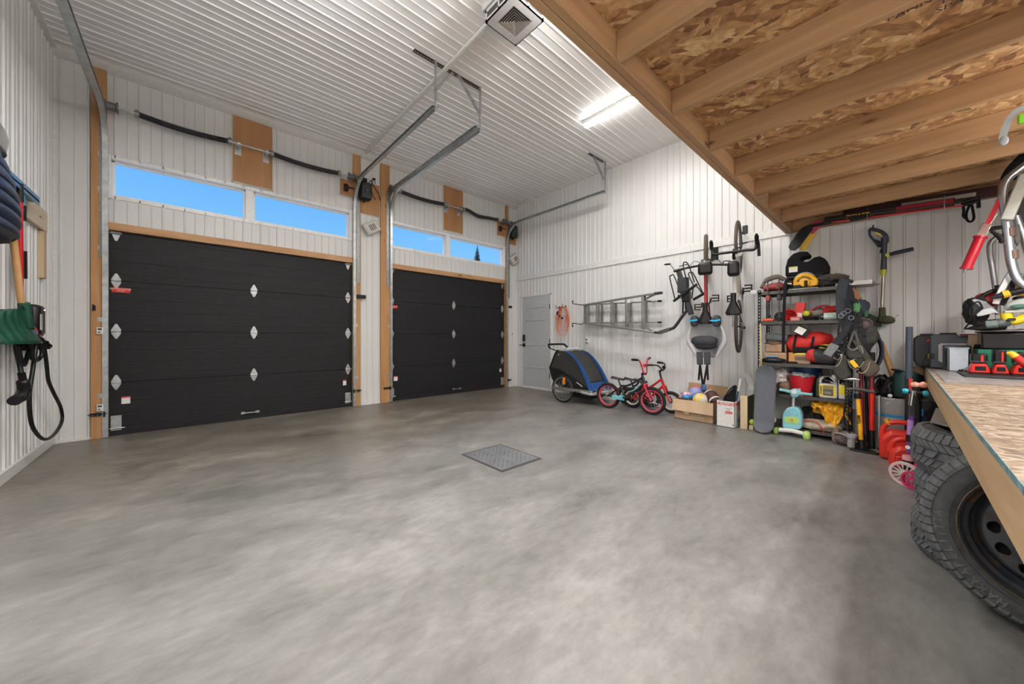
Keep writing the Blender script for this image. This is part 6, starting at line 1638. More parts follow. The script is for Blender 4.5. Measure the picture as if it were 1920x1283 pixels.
pouch(t, 'nail_pouch', [(1588, 651), (1597, 654), (1610, 648), (1614, 650), (1620, 664), (1617, 672), (1608, 673), (1592, 672), (1587, 664)], .09, LEA, [(1589, 651), (1600, 657), (1613, 649), (1619, 662)])
pouch(t, 'tool_pouch', [(1590, 673), (1602, 676), (1613, 671), (1617, 668), (1623, 675), (1618, 690), (1606, 694), (1594, 690)], .07, mat('leather_dark', (.03, .03, .027), .8, 0, .3, 20, .4, 60), [(1589.5, 674), (1594, 687), (1604, 693), (1613, 688), (1620, 678)])
pouch(t, 'large_pouch', [(1612, 692), (1622, 676), (1631, 672), (1640, 680), (1650, 689), (1648, 697), (1640, 706), (1628, 709), (1617, 703)], .10, LEB, [(1609, 697), (1617, 700), (1626, 693), (1631, 679)], x=-.63)
pouch(t, 'left_pouch', [(1565, 686), (1573, 668), (1580, 663), (1586, 668), (1592, 690), (1597, 704), (1588, 715), (1572, 713), (1562, 700)], .11, LEA, [(1565, 688), (1572, 684), (1578, 672), (1579, 663)])
part('loop_strap', G().tube(smooth_path([B(1590, 652), B(1596, 636), B(1602, 622), B(1607, 636), B(1612, 655), B(1619, 665)], 5), .011, 8), mat('strap_grey', (.10, .10, .09), .8), t)
for k in range(4): part('rivet', G().ball(B(1594+7*k, 657-1.5*k, -.615), .004, 8, 6), ALU, t)
t = thing('tape_measure', 'yellow tape measure tucked in the leather tool belt', 'tape measure', B(1602, 690))
part('tape_case', G().sweep([B(1595.5, 676, -.625), B(1607, 690, -.635)], [(-.02, -.012), (.02, -.012), (.02, .012), (-.02, .012)], up=(1, 0, 0)), mat('bright_yellow', (.85, .52, .01), .4), t, bev=.01)
part('tape_hook', G().cbox(B(1608, 690, -.64), (.01, .015, .015)), BLACK, t)
t = thing('claw_hammer', 'steel claw hammer with blue-grey grip hanging from the tool belt', 'hammer', B(1601, 740))
part('hammer_head', G().tube([B(1612, 712, -.64), B(1606, 711, -.64), B(1598, 711, -.64), B(1588, 711.5, -.64), B(1582, 713, -.64)], [.018, .016, .013, .008, .004], 10), CHROME, t)
part('hammer_shaft', G().cyl(B(1601.5, 712, -.64), B(1601.5, 736, -.64), .010), CHROME, t); part('hammer_grip', G().tube([B(1601.5, 734, -.64), B(1602, 750, -.64), B(1602, 767, -.64)], [.016, .015, .018], 12), mat('blue_grey_grip', (.06, .075, .11), .6), t)
t = thing('harness_belt', 'black padded harness draped over the right corner of the shelving', 'harness', (-.52, -5.68, 1.6))
part('padded_yoke', G().strip(smooth_path([B(1579, 600, -.53), B(1577, 570, -.53), B(1578, 545, -.53), B(1583, 528, -.52), B(1591, 526, -.46), B(1598, 533, -.42), B(1600, 560, -.42)]), .085, .03, up=(1, 0, 0)), mat('grey_padding', (.04, .045, .057), .8, 0, .2, 30, .4, 90), t, bev=.008)
part('shoulder_strap', G().strip(smooth_path([B(1590, 535, -.50), B(1593, 565, -.53), B(1591, 600, -.56), B(1585, 620, -.58), B(1570, 640, -.60), B(1556, 655, -.60)]), .06, .02, up=(1, 0, 0)), mat('navy_padding', (.013, .016, .026), .75, 0, .2, 30, .3, 90), t, bev=.006)
part('pad_end', G().sweep([B(1566, 646, -.61), B(1550, 667, -.61)], [(-.038, -.012), (.038, -.012), (.038, .012), (-.038, .012)], up=(1, 0, 0)), mat('grey_mesh_pad', (.22, .23, .24), .9, 0, .3, 60), t, bev=.01, label='grey mesh pad end')
for pts, w in ((((1580, 600), (1584, 640), (1582, 660)), .03), (((1596, 575), (1604, 600), (1606, 625), (1618, 645)), .035), (((1586, 560), (1598, 590), (1612, 610), (1622, 630)), .03), (((1575, 600), (1572, 630), (1580, 665), (1592, 668)), .018), (((1602, 560), (1612, 585), (1610, 610)), .03), (((1590, 610), (1600, 640), (1592, 660)), .03)):
    part('webbing_strap', G().strip(smooth_path([B(*p, -.57) for p in pts]), w, .006, up=(1, 0, 0)), NYL, t)
for p in ((1582, 588), (1590, 583), (1577, 592), (1596, 596)): part('metal_ring', G().tube([B(*p, -.60)+Vector((0, .020*math.cos(a), .022*math.sin(a))) for a in [2*PI*i/14 for i in range(14)]], .004, 6, closed=True), mat('ring_steel', (.25, .25, .28), .35, .8), t)
part('buckle_plate', G().tube(smooth_path([B(1563, 671, -.63), B(1572, 675, -.63), B(1577, 666, -.63), B(1570, 664, -.63)], 3), .004, 6), CHROME, t)
part('backpack_mass', blob(B(1612, 640, -.50), (.09, .09, .14), .3, 24, 16), NYL, t)
part('strap_cluster', blob(B(1608, 612, -.50), (.08, .07, .09), .4, 24, 16), mat('webbing_grey', (.025, .025, .028), .8, 0, .4, 25, .5, 60), t)
t = thing('work_gloves_set', 'bundle of black work gloves with a green cuff clipped to the harness', 'gloves', B(1615, 580, -.5))
part('glove_body', blob(B(1614, 577, -.50), (.06, .06, .085), .25), mat('glove_navy', (.03, .04, .06), .8), t); part('green_cuff', blob(B(1607, 577, -.56), (.02, .03, .06), .2), mat('cuff_green', (.08, .26, .09), .7), t, label='green cuff')
part('glove_fingers', blob(B(1621, 583, -.50), (.04, .03, .06), .3), mat('glove_green', (.05, .16, .06), .7), t)
t = thing('leather_sheath', 'tan leather sheath hanging behind the padded harness', 'sheath', B(1608, 555, -.45))
part('sheath_body', G().prism([B(1598, 537, -.46), (B(1602, 540, -.46)), B(1617, 560, -.46), B(1612, 566, -.46), B(1600, 560, -.46), B(1593, 560, -.46), B(1597, 552, -.46)], (.03, 0, 0)), mat('tan_leather', (.38, .17, .06), .6), t, bev=.006)
part('sheath_strap', G().strip([B(1596, 548, -.48), B(1603, 570, -.48)], .02, .006, up=(1, 0, 0)), NYL, t)
t = thing('camo_pouch', 'grey-brown padded pouch with open cup on the harness side', 'pouch', B(1628, 625, -.5))
part('pouch_body', blob(B(1624, 608, -.50), (.07, .055, .06), .2), mat('taupe_cloth', (.14, .11, .105), .85, 0, .3, 20, .3, 60), t); part('pouch_cup', blob(B(1632, 630, -.52), (.055, .06, .11), .3), mat('dark_olive', (.05, .05, .045), .85, 0, .35, 20, .5, 60), t)
part('cup_rim', G().tube([B(1628, 606, -.56)+Vector((0, .028*math.cos(a), .035*math.sin(a))) for a in [2*PI*i/16 for i in range(16)]], .006, 6, closed=True), LEB, t)
t = thing('coiled_rope', 'dark blue coiled rope hanging behind the tool belt', 'rope', B(1635, 660, -.42))
g = G()
for k in range(3): g.tube([B(1632, 658, -.40-.02*k)+Vector((0, (.075+.006*k)*math.cos(a), (.17+.01*k)*math.sin(a))) for a in [2*PI*i/30 for i in range(30)]], .011, 8, closed=True)
part('rope_coil', g, mat('blue_black_rope', (.02, .028, .055), .8, 0, .3, 90), t)

# floor pump, axes, sledge handles
t = thing('floor_pump', 'yellow and black floor pump standing at the right end of the shelf', 'pump', (-.70, -5.77, 0))
pb = Vector((-.66, -5.755, 0)); 
part('pump_foot', G().prism([(-.78, -5.70, .0), (-.74, -5.69, .0), (-.62, -5.76, .0), (-.50, -5.80, 0), (-.52, -5.84, .0), (-.66, -5.81, .0), (-.76, -5.90, 0), (-.80, -5.88, .0)], (0, 0, .018)).cyl((-.66, -5.775, .01), (-.655, -5.77, .10), .035, .025), BLACKM, t, bev=.004)
part('barrel', G().cyl((-.655, -5.77, .08), (-.645, -5.745, .52), .0185), mat('pump_yellow', (.85, .42, .015), .35), t)
text('barrel_lettering', 'TEAM', .035, BLACK, t, frame((-.671, -5.755, .30), (0, .06, 1), (0, 1, -.06)), .0006, bold=.001)
part('barrel_top', G().cyl((-.645, -5.745, .51), (-.644, -5.742, .56), .03), BLACK, t)
part('pump_rod', G().cyl((-.644, -5.742, .55), (-.643, -5.74, .60), .008), CHROME, t)
part('pump_handle', G().cyl((-.643, -5.66, .592), (-.643, -5.72, .60), .016).cyl((-.643, -5.76, .60), (-.643, -5.86, .585), .016).cyl((-.643, -5.72, .60), (-.643, -5.76, .60), .02), mat('handle_dark', (.05, .05, .05), .5), t)
part('gauge', G().cyl((-.70, -5.70, .115), (-.70, -5.70, .15), .04, seg=24).cyl((-.70, -5.70, .02), (-.70, -5.70, .115), .03), mat('gauge_grey', (.30, .31, .32), .4), t)
part('pump_hose', G().tube(smooth_path([(-.68, -5.72, .10), (-.70, -5.65, .25), (-.68, -5.66, .50), (-.65, -5.70, .58)]), .007, 6), BLACK, t)
def longtool(name, label, cat, foot, top, r, m, ends, grip=None):
    t = thing(name, label, cat, foot); a, b = Vector(foot), Vector(top)
    part('handle', G().cyl(a, b, r), m, t)
    for (u0, u1, rr, mm, nm) in ends: part(nm, G().cyl(a.lerp(b, u0), a.lerp(b, u1), rr), mm, t)
    return t
t = longtool('bolt_cutter', 'bright red fibreglass handle with black grip leaning at the shelf end', 'long tool', (-.52, -5.84, .0), (-.40, -5.83, .90), .021, mat('bright_red', (.72, .02, .015), .3), [(0, .20, .024, BLACK, 'black_foot'), (.66, 1, .0225, mat('maroon', (.16, .012, .02), .4), 'maroon_upper')])
part('tool_head', G().box((-.42, -5.86, .88), (-.36, -5.80, .97)), BLACKM, t, bev=.008)
t = longtool('splitting_axe', 'dark red axe handle behind the yellow pump', 'axe', (-.46, -5.77, .0), (-.36, -5.75, .84), .017, mat('dark_red', (.22, .008, .012), .35), [(0, .14, .022, BLACK, 'black_foot')])
part('axe_head', G().prism([(-.38, -5.68, .80), (-.38, -5.80, .79), (-.38, -5.80, .86), (-.38, -5.74, .87), (-.38, -5.67, .89)], (.03, 0, 0)), BLACKM, t, bev=.003)
t = longtool('pry_bar', 'black pry bar behind the shelf post and pump', 'bar', (-.30, -5.80, 0), (-.20, -5.78, .72), .012, BLACKM, [(.9, 1, .016, BLACKM, 'bar_end')])
t = thing('pickaxe_handle', 'round wooden tool handle rising out beside the green bag', 'long tool', (-.32, -5.99, .0))
a, b = Vector((-.28, -6.04, .50)), at(1651, 641, x=-.22)
part('wood_handle', G().cyl(a, b, .022, .024), HANDLE, t); part('tool_socket', G().cyl((-.28, -6.04, .50), (-.30, -6.05, .03), .022), BLACKM, t)

# grey bin with blue tape, green bag on top
t = thing('grey_bin', 'round grey bin with a strip of blue tape behind the red fuel cans', 'bin', (-.33, -6.02, 0))
GB = mat('bin_grey', (.32, .31, .30), .5); bc = Vector((-.32, -6.03, 0))
part('bin_body', G().lathe([(0, .0), (.185, 0), (.20, .50), (.207, .50), (.207, .525), (.193, .525), (.18, .01), (0, .01)], 44, Matrix.Translation(bc+Vector((0, 0, .001)))), GB, t)
part('blue_tape', G().lathe([(.1955, .335), (.1975, .335), (.1983, .36), (.1965, .36)], 44, Matrix.Translation(bc), close=True), mat('blue_tape_m', (.015, .30, .62), .5), t, label='blue tape')
t = thing('grey_pipe', 'thin grey metal angle leaning between the red handle and the grey bin', 'pipe', (-.50, -5.90, 0))
part('angle_body', G().box((-.535, -5.905, .0), (-.525, -5.885, .545)).box((-.535, -5.905, 0), (-.515, -5.90, .545)), mat('pipe_grey', (.30, .32, .36), .4, .5), t); part('angle_cap', G().box((-.54, -5.91, .0), (-.51, -5.88, .02)), BLACK, t)
t = thing('green_bag', 'dark green canvas bag stuffed in the top of the grey bin', 'bag', bc+Vector((0, 0, .52)))
part('bag_body', G().tube([(-.36, -6.07, .54), (-.36, -6.065, .62), (-.35, -6.07, .72), (-.35, -6.07, .785)], [.085, .10, .095, .075], 18), mat('dark_green_canvas', (.012, .055, .055), .7, 0, .25, 10, .4, 40), t)
part('black_side', blob((-.33, -6.14, .65), (.07, .06, .12), .2), CLOTHK, t); part('bag_flap', G().strip([(-.44, -6.03, .79), (-.40, -6.0, .80), (-.33, -6.0, .80)], .06, .01), CLOTHK, t)
t = thing('black_gear', 'tangle of black straps and clamps piled on the left of the grey bin', 'straps', bc+Vector((.0, .1, .52)))
part('gear_mass', blob((-.33, -5.93, .60), (.09, .065, .12), .45, 26, 18), BLACK, t)
for k, pts in enumerate((((-.42, -5.88, .56), (-.44, -5.84, .68), (-.40, -5.90, .74)), ((-.44, -5.92, .56), (-.45, -5.95, .70), (-.38, -5.98, .72)), ((-.40, -5.84, .74), (-.38, -5.78, .76), (-.34, -5.72, .76)))): part('strap', G().strip(smooth_path(pts), .025, .012, up=(1, 0, 0)), CLOTHK, t)
part('metal_knob', G().cyl((-.45, -5.965, .545), (-.47, -5.965, .545), .017), CHROME, t)
t = thing('long_handle', 'tall black ribbed grip with a red lettered shaft standing in front of the green bag', 'tool handle', (-.62, -6.08, 0))
a = Vector((-.62, -6.085, 0)); b = at(1705, 613, x=-.58)
Mq = lambda u: a.lerp(b, u)
part('shaft', G().sweep([a, Mq(.62)], [(-.026, -.014), (.026, -.014), (.026, .014), (-.026, .014)], up=(1, 0, 0)), BLACK, t, bev=.005)
g = G()
for k in range(40): g.cyl(Mq(.60+.40*k/40), Mq(.60+.40*(k+.7)/40), .024, seg=12)
g.cyl(Mq(.60), Mq(1), .0215, seg=12)
part('ribbed_grip', g, mat('grip_bluegrey', (.07, .09, .12), .6), t)
part('red_panel', G().sweep([Mq(.20)+Vector((-.016, -.012, 0)), Mq(.60)+Vector((-.016, -.012, 0))], [(-.013, -.002), (.013, -.002), (.013, .002), (-.013, .002)], up=(1, 0, 0)), RED, t)
text('shaft_lettering', 'CRAFTSMAN', .026, PAPER, t, frame(Mq(.42)+Vector((-.019, -.012, 0)), (0, .01, 1), (0, 1, 0)), .0004)

# fuel cans
FR = mat('fuel_red', (.72, .035, .02), .38, 0, .06, 8)
def fuelcan(label, c, w, d, h, rot, cap=True):
    t = thing('fuel_can', label, 'fuel can', c, (0, 0, rot), world=False)
    # local x = length of the can (handle direction), y = thickness
    part('can_body', G().prism([(-w/2, -d/2, .0), (w/2, -d/2, .0), (w/2, -d/2, h*.70), (w*.30, -d/2, h*.78), (-w*.30, -d/2, h*.78), (-w/2, -d/2, h*.55)], (0, d, 0)), FR, t, bev=.028)
    g = G().tube(smooth_path([(-w*.44, 0, h*.52), (-w*.42, 0, h*.78), (-w*.28, 0, h*.95), (0, 0, h), (w*.28, 0, h*.96), (w*.42, 0, h*.84), (w*.43, 0, h*.64)]), .021, 12)
    part('carry_handle', g, FR, t)
    part('side_rib', G().prism([(-w*.36, -d/2-.006, h*.1), (w*.36, -d/2-.006, h*.1), (w*.36, -d/2-.006, h*.55), (-w*.36, -d/2-.006, h*.45)], (0, d+.012, 0)), FR, t, bev=.006)
    if cap: part('cap', G().cyl((-w*.30, 0, h*.90), (-w*.36, 0, h*1.04), .022, .018), mat('cap_yellow', (.85, .45, .02), .4), t, label='yellow cap')
    else: part('cap', G().cyl((w*.28, 0, h*.72), (w*.34, 0, h*.84), .022), BLACK, t, label='black cap')
    return t
fuelcan('larger red plastic fuel can with a yellow cap by the grey bin', (-.80, -6.065, 0), .335, .18, .345, R(-86))
fuelcan('smaller red plastic fuel can in front of the larger one, beside the purple scooter', (-1.12, -6.095, 0), .26, .15, .26, R(-84), False)

# kick scooters
def scooter(label, base, top, cols, hz, rw, wheels):
    t = thing('kick_scooter', label, 'scooter', base); a, b = Vector(base), Vector(top)
    return t
TEAL = mat('teal_grip', (.02, .36, .46), .4); PKG = mat('peach_grip', (.75, .34, .24), .5); PPL = mat('purple_metal', (.16, .06, .28), .3, .3); MAG = mat('magenta_plastic', (.60, .03, .14), .4)
t = thing('kick_scooter', 'purple kick scooter with teal grips and pink wheels folded beside the tyre stack', 'scooter', (-1.55, -6.12, 0))
K = lambda px, py, x=-1.60: at(px, py, x=x)
part('steering_tube', G().cyl(K(1713, 733), K(1709, 760), .018), CHROME, t)
part('purple_tube', G().cyl(K(1711, 780), K(1706, 850), .019), PPL, t); part('lilac_tube', G().cyl(K(1709, 788), K(1707.5, 815), .0205), mat('lilac_m', (.45, .25, .62), .35), t, label='lilac sleeve')
part('dark_joint', G().cyl(K(1707.5, 817), K(1707, 828), .025), BLACK, t); part('pink_clamp', G().cyl(K(1704, 855), K(1703, 863), .033), mat('pink_clamp', (.75, .35, .38), .4), t, label='pink clamp')
part('round_badge', G().cyl(K(1702, 839, -1.622), K(1702, 839, -1.626), .014, seg=20), PAPER, t)
part('fork', G().tube([K(1703, 862), K(1701, 880), K(1700, 884)], [.03, .034, .022], 10), BLACK, t)
part('crossbar', G().cyl(K(1700, 735), K(1735, 738), .012), BLACKM, t)
for (px, py) in ((1697, 733.5), (1735, 738)): part('teal_grip', G().tube([K(px-5, py), K(px, py), K(px+6, py+.5)], [.016, .022, .017], 12), TEAL, t, label='teal grip')
def swheel(name, c, r, w, m, m2, n):
    q = Vector((1, -.45, .05)).normalized().to_track_quat('Z', 'Y').to_matrix().to_4x4(); M = Matrix.Translation(c) @ q
    o = part(name, G().lathe([(r*.78, -w), (r*.96, -w), (r, -w*.6), (r, w*.6), (r*.96, w), (r*.78, w)], 32, M, close=True), m, t)
    g = G()
    for i in range(n): a = 2*PI*i/n; g.strip([M @ Vector((.012*math.cos(a+.3), .012*math.sin(a+.3), 0)), M @ Vector((r*.82*math.cos(a), r*.82*math.sin(a), 0))], .010, .016, up=(1, 0, 0))
    g.cyl(M @ Vector((0, 0, -w)), M @ Vector((0, 0, w)), .018); part('wheel_spokes', g, m2, o)
    part('axle_nut', G().cyl(M @ Vector((0, 0, w)), M @ Vector((0, 0, -w-.012)), .008, seg=6), CHROME, o)
w1 = K(1697, 889, -1.62)
swheel('wheel', w1, .092, .013, mat('pale_pink_rim', (.72, .55, .53), .4), mat('pale_spoke', (.70, .60, .58), .4), 14)
swheel('wheel', Vector((-1.70, -6.10, .070)), .068, .016, MAG, MAG, 9)
part('deck', G().box((-1.56, -6.22, .075), (-1.26, -6.11, .10)), MAG, t, bev=.01)
t = thing('kick_scooter', 'black kick scooter with peach pink grips standing behind the purple one', 'scooter', (-1.35, -6.18, 0))
K2 = lambda px, py: at(px, py, x=-1.42)
part('steering_tube', G().cyl(K2(1716, 722), K2(1722, 760), .02).cyl(K2(1722, 760), K2(1721, 850), .018), BLACKM, t)
part('crossbar', G().cyl(K2(1708, 722), K2(1738, 724), .012), BLACKM, t)
for px in (1716, 1731): part('peach_grip', G().tube([K2(px-8, 722.5), K2(px, 722), K2(px+7, 723)], [.017, .026, .018], 12), PKG, t, label='peach pink grip')
part('deck', G().box((-1.40, -6.32, .07), (-.98, -6.23, .095)), BLACKM, t, bev=.01)
for x in (-1.43, -1.0): part('wheel', G().cyl((x, -6.26, .06), (x, -6.285, .06), .058, seg=24), MAG, t)
# black bag on the scooters
t = thing('black_tarp_bag', 'black nylon bag with blue buckle slumped between the scooters and the bench', 'bag', (-1.2, -6.28, .1))
part('bag_body', G().tube([(-1.20, -6.17, .56), (-1.15, -6.26, .50), (-1.08, -6.38, .46), (-1.05, -6.5, .44)], [.05, .12, .14, .12], 16), CLOTHK, t)
part('hood_flap', G().prism([K2(1704, 760), K2(1715, 756), K2(1724, 762), K2(1722, 795), K2(1715, 792), K2(1702, 784)], (.05, 0, 0)), mat('nylon_shine', (.04, .042, .045), .4), t, bev=.012)
part('blue_buckle', G().cbox(K2(1727, 774), (.012, .03, .055)), mat('buckle_blue', (.03, .12, .42), .4), t, bev=.005, label='blue buckle')
part('bag_bottom', G().box((-1.30, -6.60, .0), (-.95, -6.35, .40)), CLOTHK, t, bev=.05)

# ================================================================== string trimmer on the wall
TRG = mat('trimmer_grey', (.035, .042, .06), .4); TRY = mat('trimmer_lime', (.55, .58, .04), .4); OLV = mat('dusty_olive', (.075, .08, .045), .85, 0, .25, 20)
t = thing('string_trimmer', 'grey and lime string trimmer hung upside down on the wall right of the shelf', 'trimmer', (-.12, -5.92, 1.3))
T = lambda px, py, x=-.13: at(px, py, x=x)
part('rear_handle', G().tube(smooth_path([T(1630, 430), T(1640, 431), T(1652, 435), T(1661, 443), T(1662, 455)], 4), .019, 10).tube(smooth_path([T(1630, 430), T(1631, 441), T(1637, 449), T(1645, 457), T(1657, 458)], 4), .011, 10), TRG, t)
part('battery_mount', G().prism([T(1636, 451), T(1640, 448), T(1655, 453), T(1655, 463), T(1646, 463)], (.04, 0, 0)), BLACK, t, bev=.006); part('trigger', G().strip([T(1642, 437), T(1653, 441)], .012, .02), TRY, t)
part('main_body', G().tube([T(1658, 445), T(1657.5, 480), T(1656.5, 507)], [.026, .021, .026], 12), TRG, t)
part('lime_collar', G().tube([T(1656.5, 506), T(1656, 517)], [.03, .019], 14), TRY, t, label='lime collar')
part('shaft', G().cyl(T(1656.5, 515), T(1654, 577), .015), mat('shaft_alu', (.45, .42, .36), .35, .7), t)
part('side_handle', G().tube([T(1661, 479, -.15), T(1680, 474, -.2), T(1712, 467, -.24)], [.018, .022, .021], 12), TRG, t); part('lime_knob', G().cyl(T(1664, 478, -.17), T(1665, 478, -.19), .02), TRY, t)
part('lock_knob', G().cyl(T(1650, 471), T(1656, 471), .022), BLACK, t)
part('motor_neck', G().tube([T(1654, 577), T(1654, 590), T(1655, 603)], [.026, .028, .045], 14), OLV, t)
part('cutting_head', G().ball(T(1663, 600), (.06, .055, .045), 18, 12).ball(T(1670, 601), (.05, .035, .035), 14, 10), OLV, t)
part('guard', G().prism([T(1616, 586), T(1630, 588), T(1652, 598), T(1652, 613), T(1640, 611)], (.12, 0, 0)), mat('guard_green', (.035, .055, .035), .8, 0, .2, 20), t, bev=.01)
part('trimmer_line', G().tube([T(1673, 598), T(1680, 594), T(1685, 590)], .002, 5), BLACK, t)
part('wall_hook', G().tube([T(1637, 427, -.012), T(1637, 427, -.16), T(1637, 422, -.17)], .007, 8), BLACKM, t)

# ================================================================== sticks, skis and poles under the loft
t = thing('hockey_stick', 'black hockey stick whose blade points down at the left of the bundle under the loft', 'hockey stick', (-.2, -5.2, 2.4))
Hk = lambda px, py, x=-.16: at(px, py, x=x)
def stick(t, pts_blade, a, b, ms, mb, w=.03, wb=.07, x=-.16):
    part('shaft', G().sweep([Hk(*a, x), Hk(*b, x)], [(-w/2, -.010), (w/2, -.010), (w/2, .010), (-w/2, .010)], up=(1, 0, 0)), ms, t, bev=.003)
    part('blade', G().prism([Hk(*p, x) for p in pts_blade], (.018, 0, 0)), mb, t, bev=.006)
stick(t, [(1520, 420), (1504, 427), (1492, 440), (1482, 455), (1478, 463), (1481, 469), (1490, 470), (1498, 464), (1510, 448), (1524, 430)], (1515, 425), (1790, 375), BLACK, BLACK, .035, .10)
text('blade_mark', 'CCM', .03, mat('gold_ink', (.45, .33, .15), .5), t, frame(Hk(1489, 447)+Vector((-.012, 0, 0)), (0, -.6, .8), (0, .8, .6)), .0005)
t = thing('hockey_stick', 'hockey stick with a yellow and pink blade just behind the black one', 'hockey stick', (-.12, -5.3, 2.4))
stick(t, [(1534, 421), (1520, 430), (1508, 446), (1498, 466), (1504, 471), (1512, 468), (1522, 450), (1532, 434)], (1526, 421), (1700, 392), mat('pink_shaft', (.30, .02, .05), .4), mat('stick_yellow', (.78, .50, .06), .5), .03, .08, -.125)
part('pink_heel', G().sweep(smooth_path([Hk(1540, 418, -.13), Hk(1528, 425, -.13), Hk(1517, 436, -.13)], 4), [(-.045, -.01), (.045, -.01), (.045, .01), (-.045, .01)], up=(1, 0, 0)), mat('pink_heel', (.50, .06, .10), .5), t, label='dark pink heel')
def ski(label, a, b, x, m, w, tx, tcol, u=.45, sz=.06, name='ski', cat='ski'):
    t = thing(name, label, cat, Hk(*a, x)); A, B_ = Hk(*a, x), Hk(*b, x)
    part('ski_body', G().sweep([A, B_], [(-w/2, -.007), (w/2, -.007), (w/2, .007), (-w/2, .007)], up=(1, 0, 0)), m, t, bev=.003)
    d = (B_-A).normalized(); n = Vector((-1, 0, 0)); up_ = d.cross(n)*-1
    if up_.z < 0: up_ = -up_
    M = Matrix((d, up_, d.cross(up_))).transposed().to_4x4(); M.translation = A.lerp(B_, u)+Vector((-.0085, 0, 0))
    text('lettering', tx, sz, tcol, t, M, .0004, bold=.0015)
    return t
RK = mat('ski_red', (.38, .01, .025), .35); YI = mat('yellow_ink2', (.75, .48, .03), .5)
t = ski('black and red ski with yellow lettering, lowest of the bundle under the loft', (1545, 414), (1790, 378), -.19, mat('ski_black', (.02, .015, .018), .35), .075, 'POWER', YI, .30, .055)
part('binding', G().cbox(Hk(1612, 408, -.21), (.04, .16, .05)), BLACK, t, bev=.008)
part('red_tail', G().sweep([Hk(1680, 394, -.19)+Vector((-.001, 0, 0)), Hk(1788, 378, -.19)+Vector((-.001, 0, 0))], [(-.030, -.0075), (.030, -.0075), (.030, .0075), (-.030, .0075)], up=(1, 0, 0)), RK, t)
t = ski('dark ski with pale stripe and lettering, upper one of the bundle under the loft', (1580, 402), (1870, 358), -.12, mat('ski_dark_red', (.045, .012, .014), .35), .10, 'HAGAN', PAPER, .62, .035)
part('pale_stripe', G().sweep([Hk(1690, 385, -.129), Hk(1830, 364, -.129)], [(-.018, -.001), (.018, -.001), (.018, .001), (-.018, .001)], up=(1, 0, 0)), mat('ski_cream', (.42, .40, .32), .5), t)
for k, (dy, lab) in enumerate(((0, 'lower'), (6, 'upper'))):
    t = thing('ski_pole', 'thin red and white ski pole, %s of the pair below the skis' % lab, 'ski pole', Hk(1640, 404, -.22))
    part('pole_shaft', G().cyl(Hk(1560, 417-dy, -.22), Hk(1815, 384-dy, -.22), .008), RED if k == 0 else mat('pole_dark', (.04, .03, .03), .3), t)
    part('pole_grip', G().tube([Hk(1806, 385-dy, -.22), Hk(1820, 381-dy, -.22), Hk(1834, 377-dy, -.22), Hk(1835, 390-dy, -.22)], [.014, .018, .018, .014], 10), BLACK, t)
    if k == 0: part('wrist_loop', G().strip(smooth_path([Hk(1818, 384, -.22), Hk(1812, 400, -.22), Hk(1813, 412, -.22), Hk(1820, 416, -.22), Hk(1826, 408, -.22), Hk(1822, 384, -.22)]), .018, .002, up=(1, 0, 0)), CLOTHK, t)
    else: part('wrist_loop', G().strip(smooth_path([Hk(1805, 380, -.22), Hk(1807, 395, -.22), Hk(1806, 404, -.22), Hk(1811, 410, -.22)]), .018, .002, up=(1, 0, 0)), CLOTHK, t)
t = thing('ski_hanger', 'grey wire hangers holding the ski bundle under the loft', 'hanger', Hk(1624, 400, -.1))
for px in (1626, 1771): part('wire_hanger', G().tube(smooth_path([Hk(px, 375 if px < 1700 else 352, -.05), Hk(px, 412 if px < 1700 else 390, -.24), Hk(px, 400 if px < 1700 else 372, -.25)]), .004, 6), GALV, t)

# ================================================================== workbench
BZ = .83; BY = -6.20; BX0, BX1 = -4.90, -.045
t = thing('workbench', 'long strand board workbench with pine front board and blue painted edge', 'workbench', (-2.4, -6.7, 0))
BLUE_E = mat('blue_edge_paint', (.15, .27, .30), .7, 0, .5, 30)
part('worktop', G().box((BX0, YB+.02, BZ-.018), (BX1, BY, BZ)), OSBB, t)
part('painted_edge', G().box((BX0, BY, BZ-.018), (BX1, BY+.0015, BZ)), BLUE_E, t, label='blue painted edge')
part('front_board', G().box((BX0, BY-.038, BZ-.158), (BX1, BY, BZ-.0185)), PINEX, t, bev=.003)
part('end_board', G().box((BX1-.038, YB+.03, BZ-.158), (BX1, BY-.04, BZ-.0185)), PINEY, t); part('end_board', G().box((BX0, YB+.03, BZ-.158), (BX0+.038, BY-.04, BZ-.0185)), PINEY, t)
for x, y in ((-.13, -6.30), (-4.80, -6.30), (-.13, YB+.1), (-2.45, YB+.1), (-4.80, YB+.1), (-1.9, -6.95)): part('leg', G().box((x-.045, y-.045, 0), (x+.045, y+.045, BZ-.019)), PINEZ, t, bev=.003)
t = thing('grey_bench_sheet', 'worn grey sheet lying across the far half of the workbench', 'sheet', (-1.2, -6.7, BZ))
part('sheet', G().box((-2.0, YB+.2, BZ+.001), (-.50, BY-.03, BZ+.004)), mat('worn_grey', (.27, .25, .24), .35, 0, .3, 5, stretch=(1, 6, 1)), t)

def face(x, px0, px1, py0, py1, z0=None):
    a = at(px0, py0, x=x); b = at(px1, py1, x=x)
    return b.y, a.y, (b.z if z0 is None else z0), a.z
def bbox(x, px0, px1, py0, py1, d, z0=BZ+.001):
    y0, y1, zz, z1 = face(x, px0, px1, py0, py1, z0); return (x, y0, zz), (x+d, y1, z1)
CASE = mat('case_black', (.022, .024, .028), .45); CASEG = mat('case_grey', (.06, .07, .09), .45); DWY = mat('badge_yellow', (.80, .50, .02), .5); SLV = mat('label_silver', (.55, .56, .58), .4)
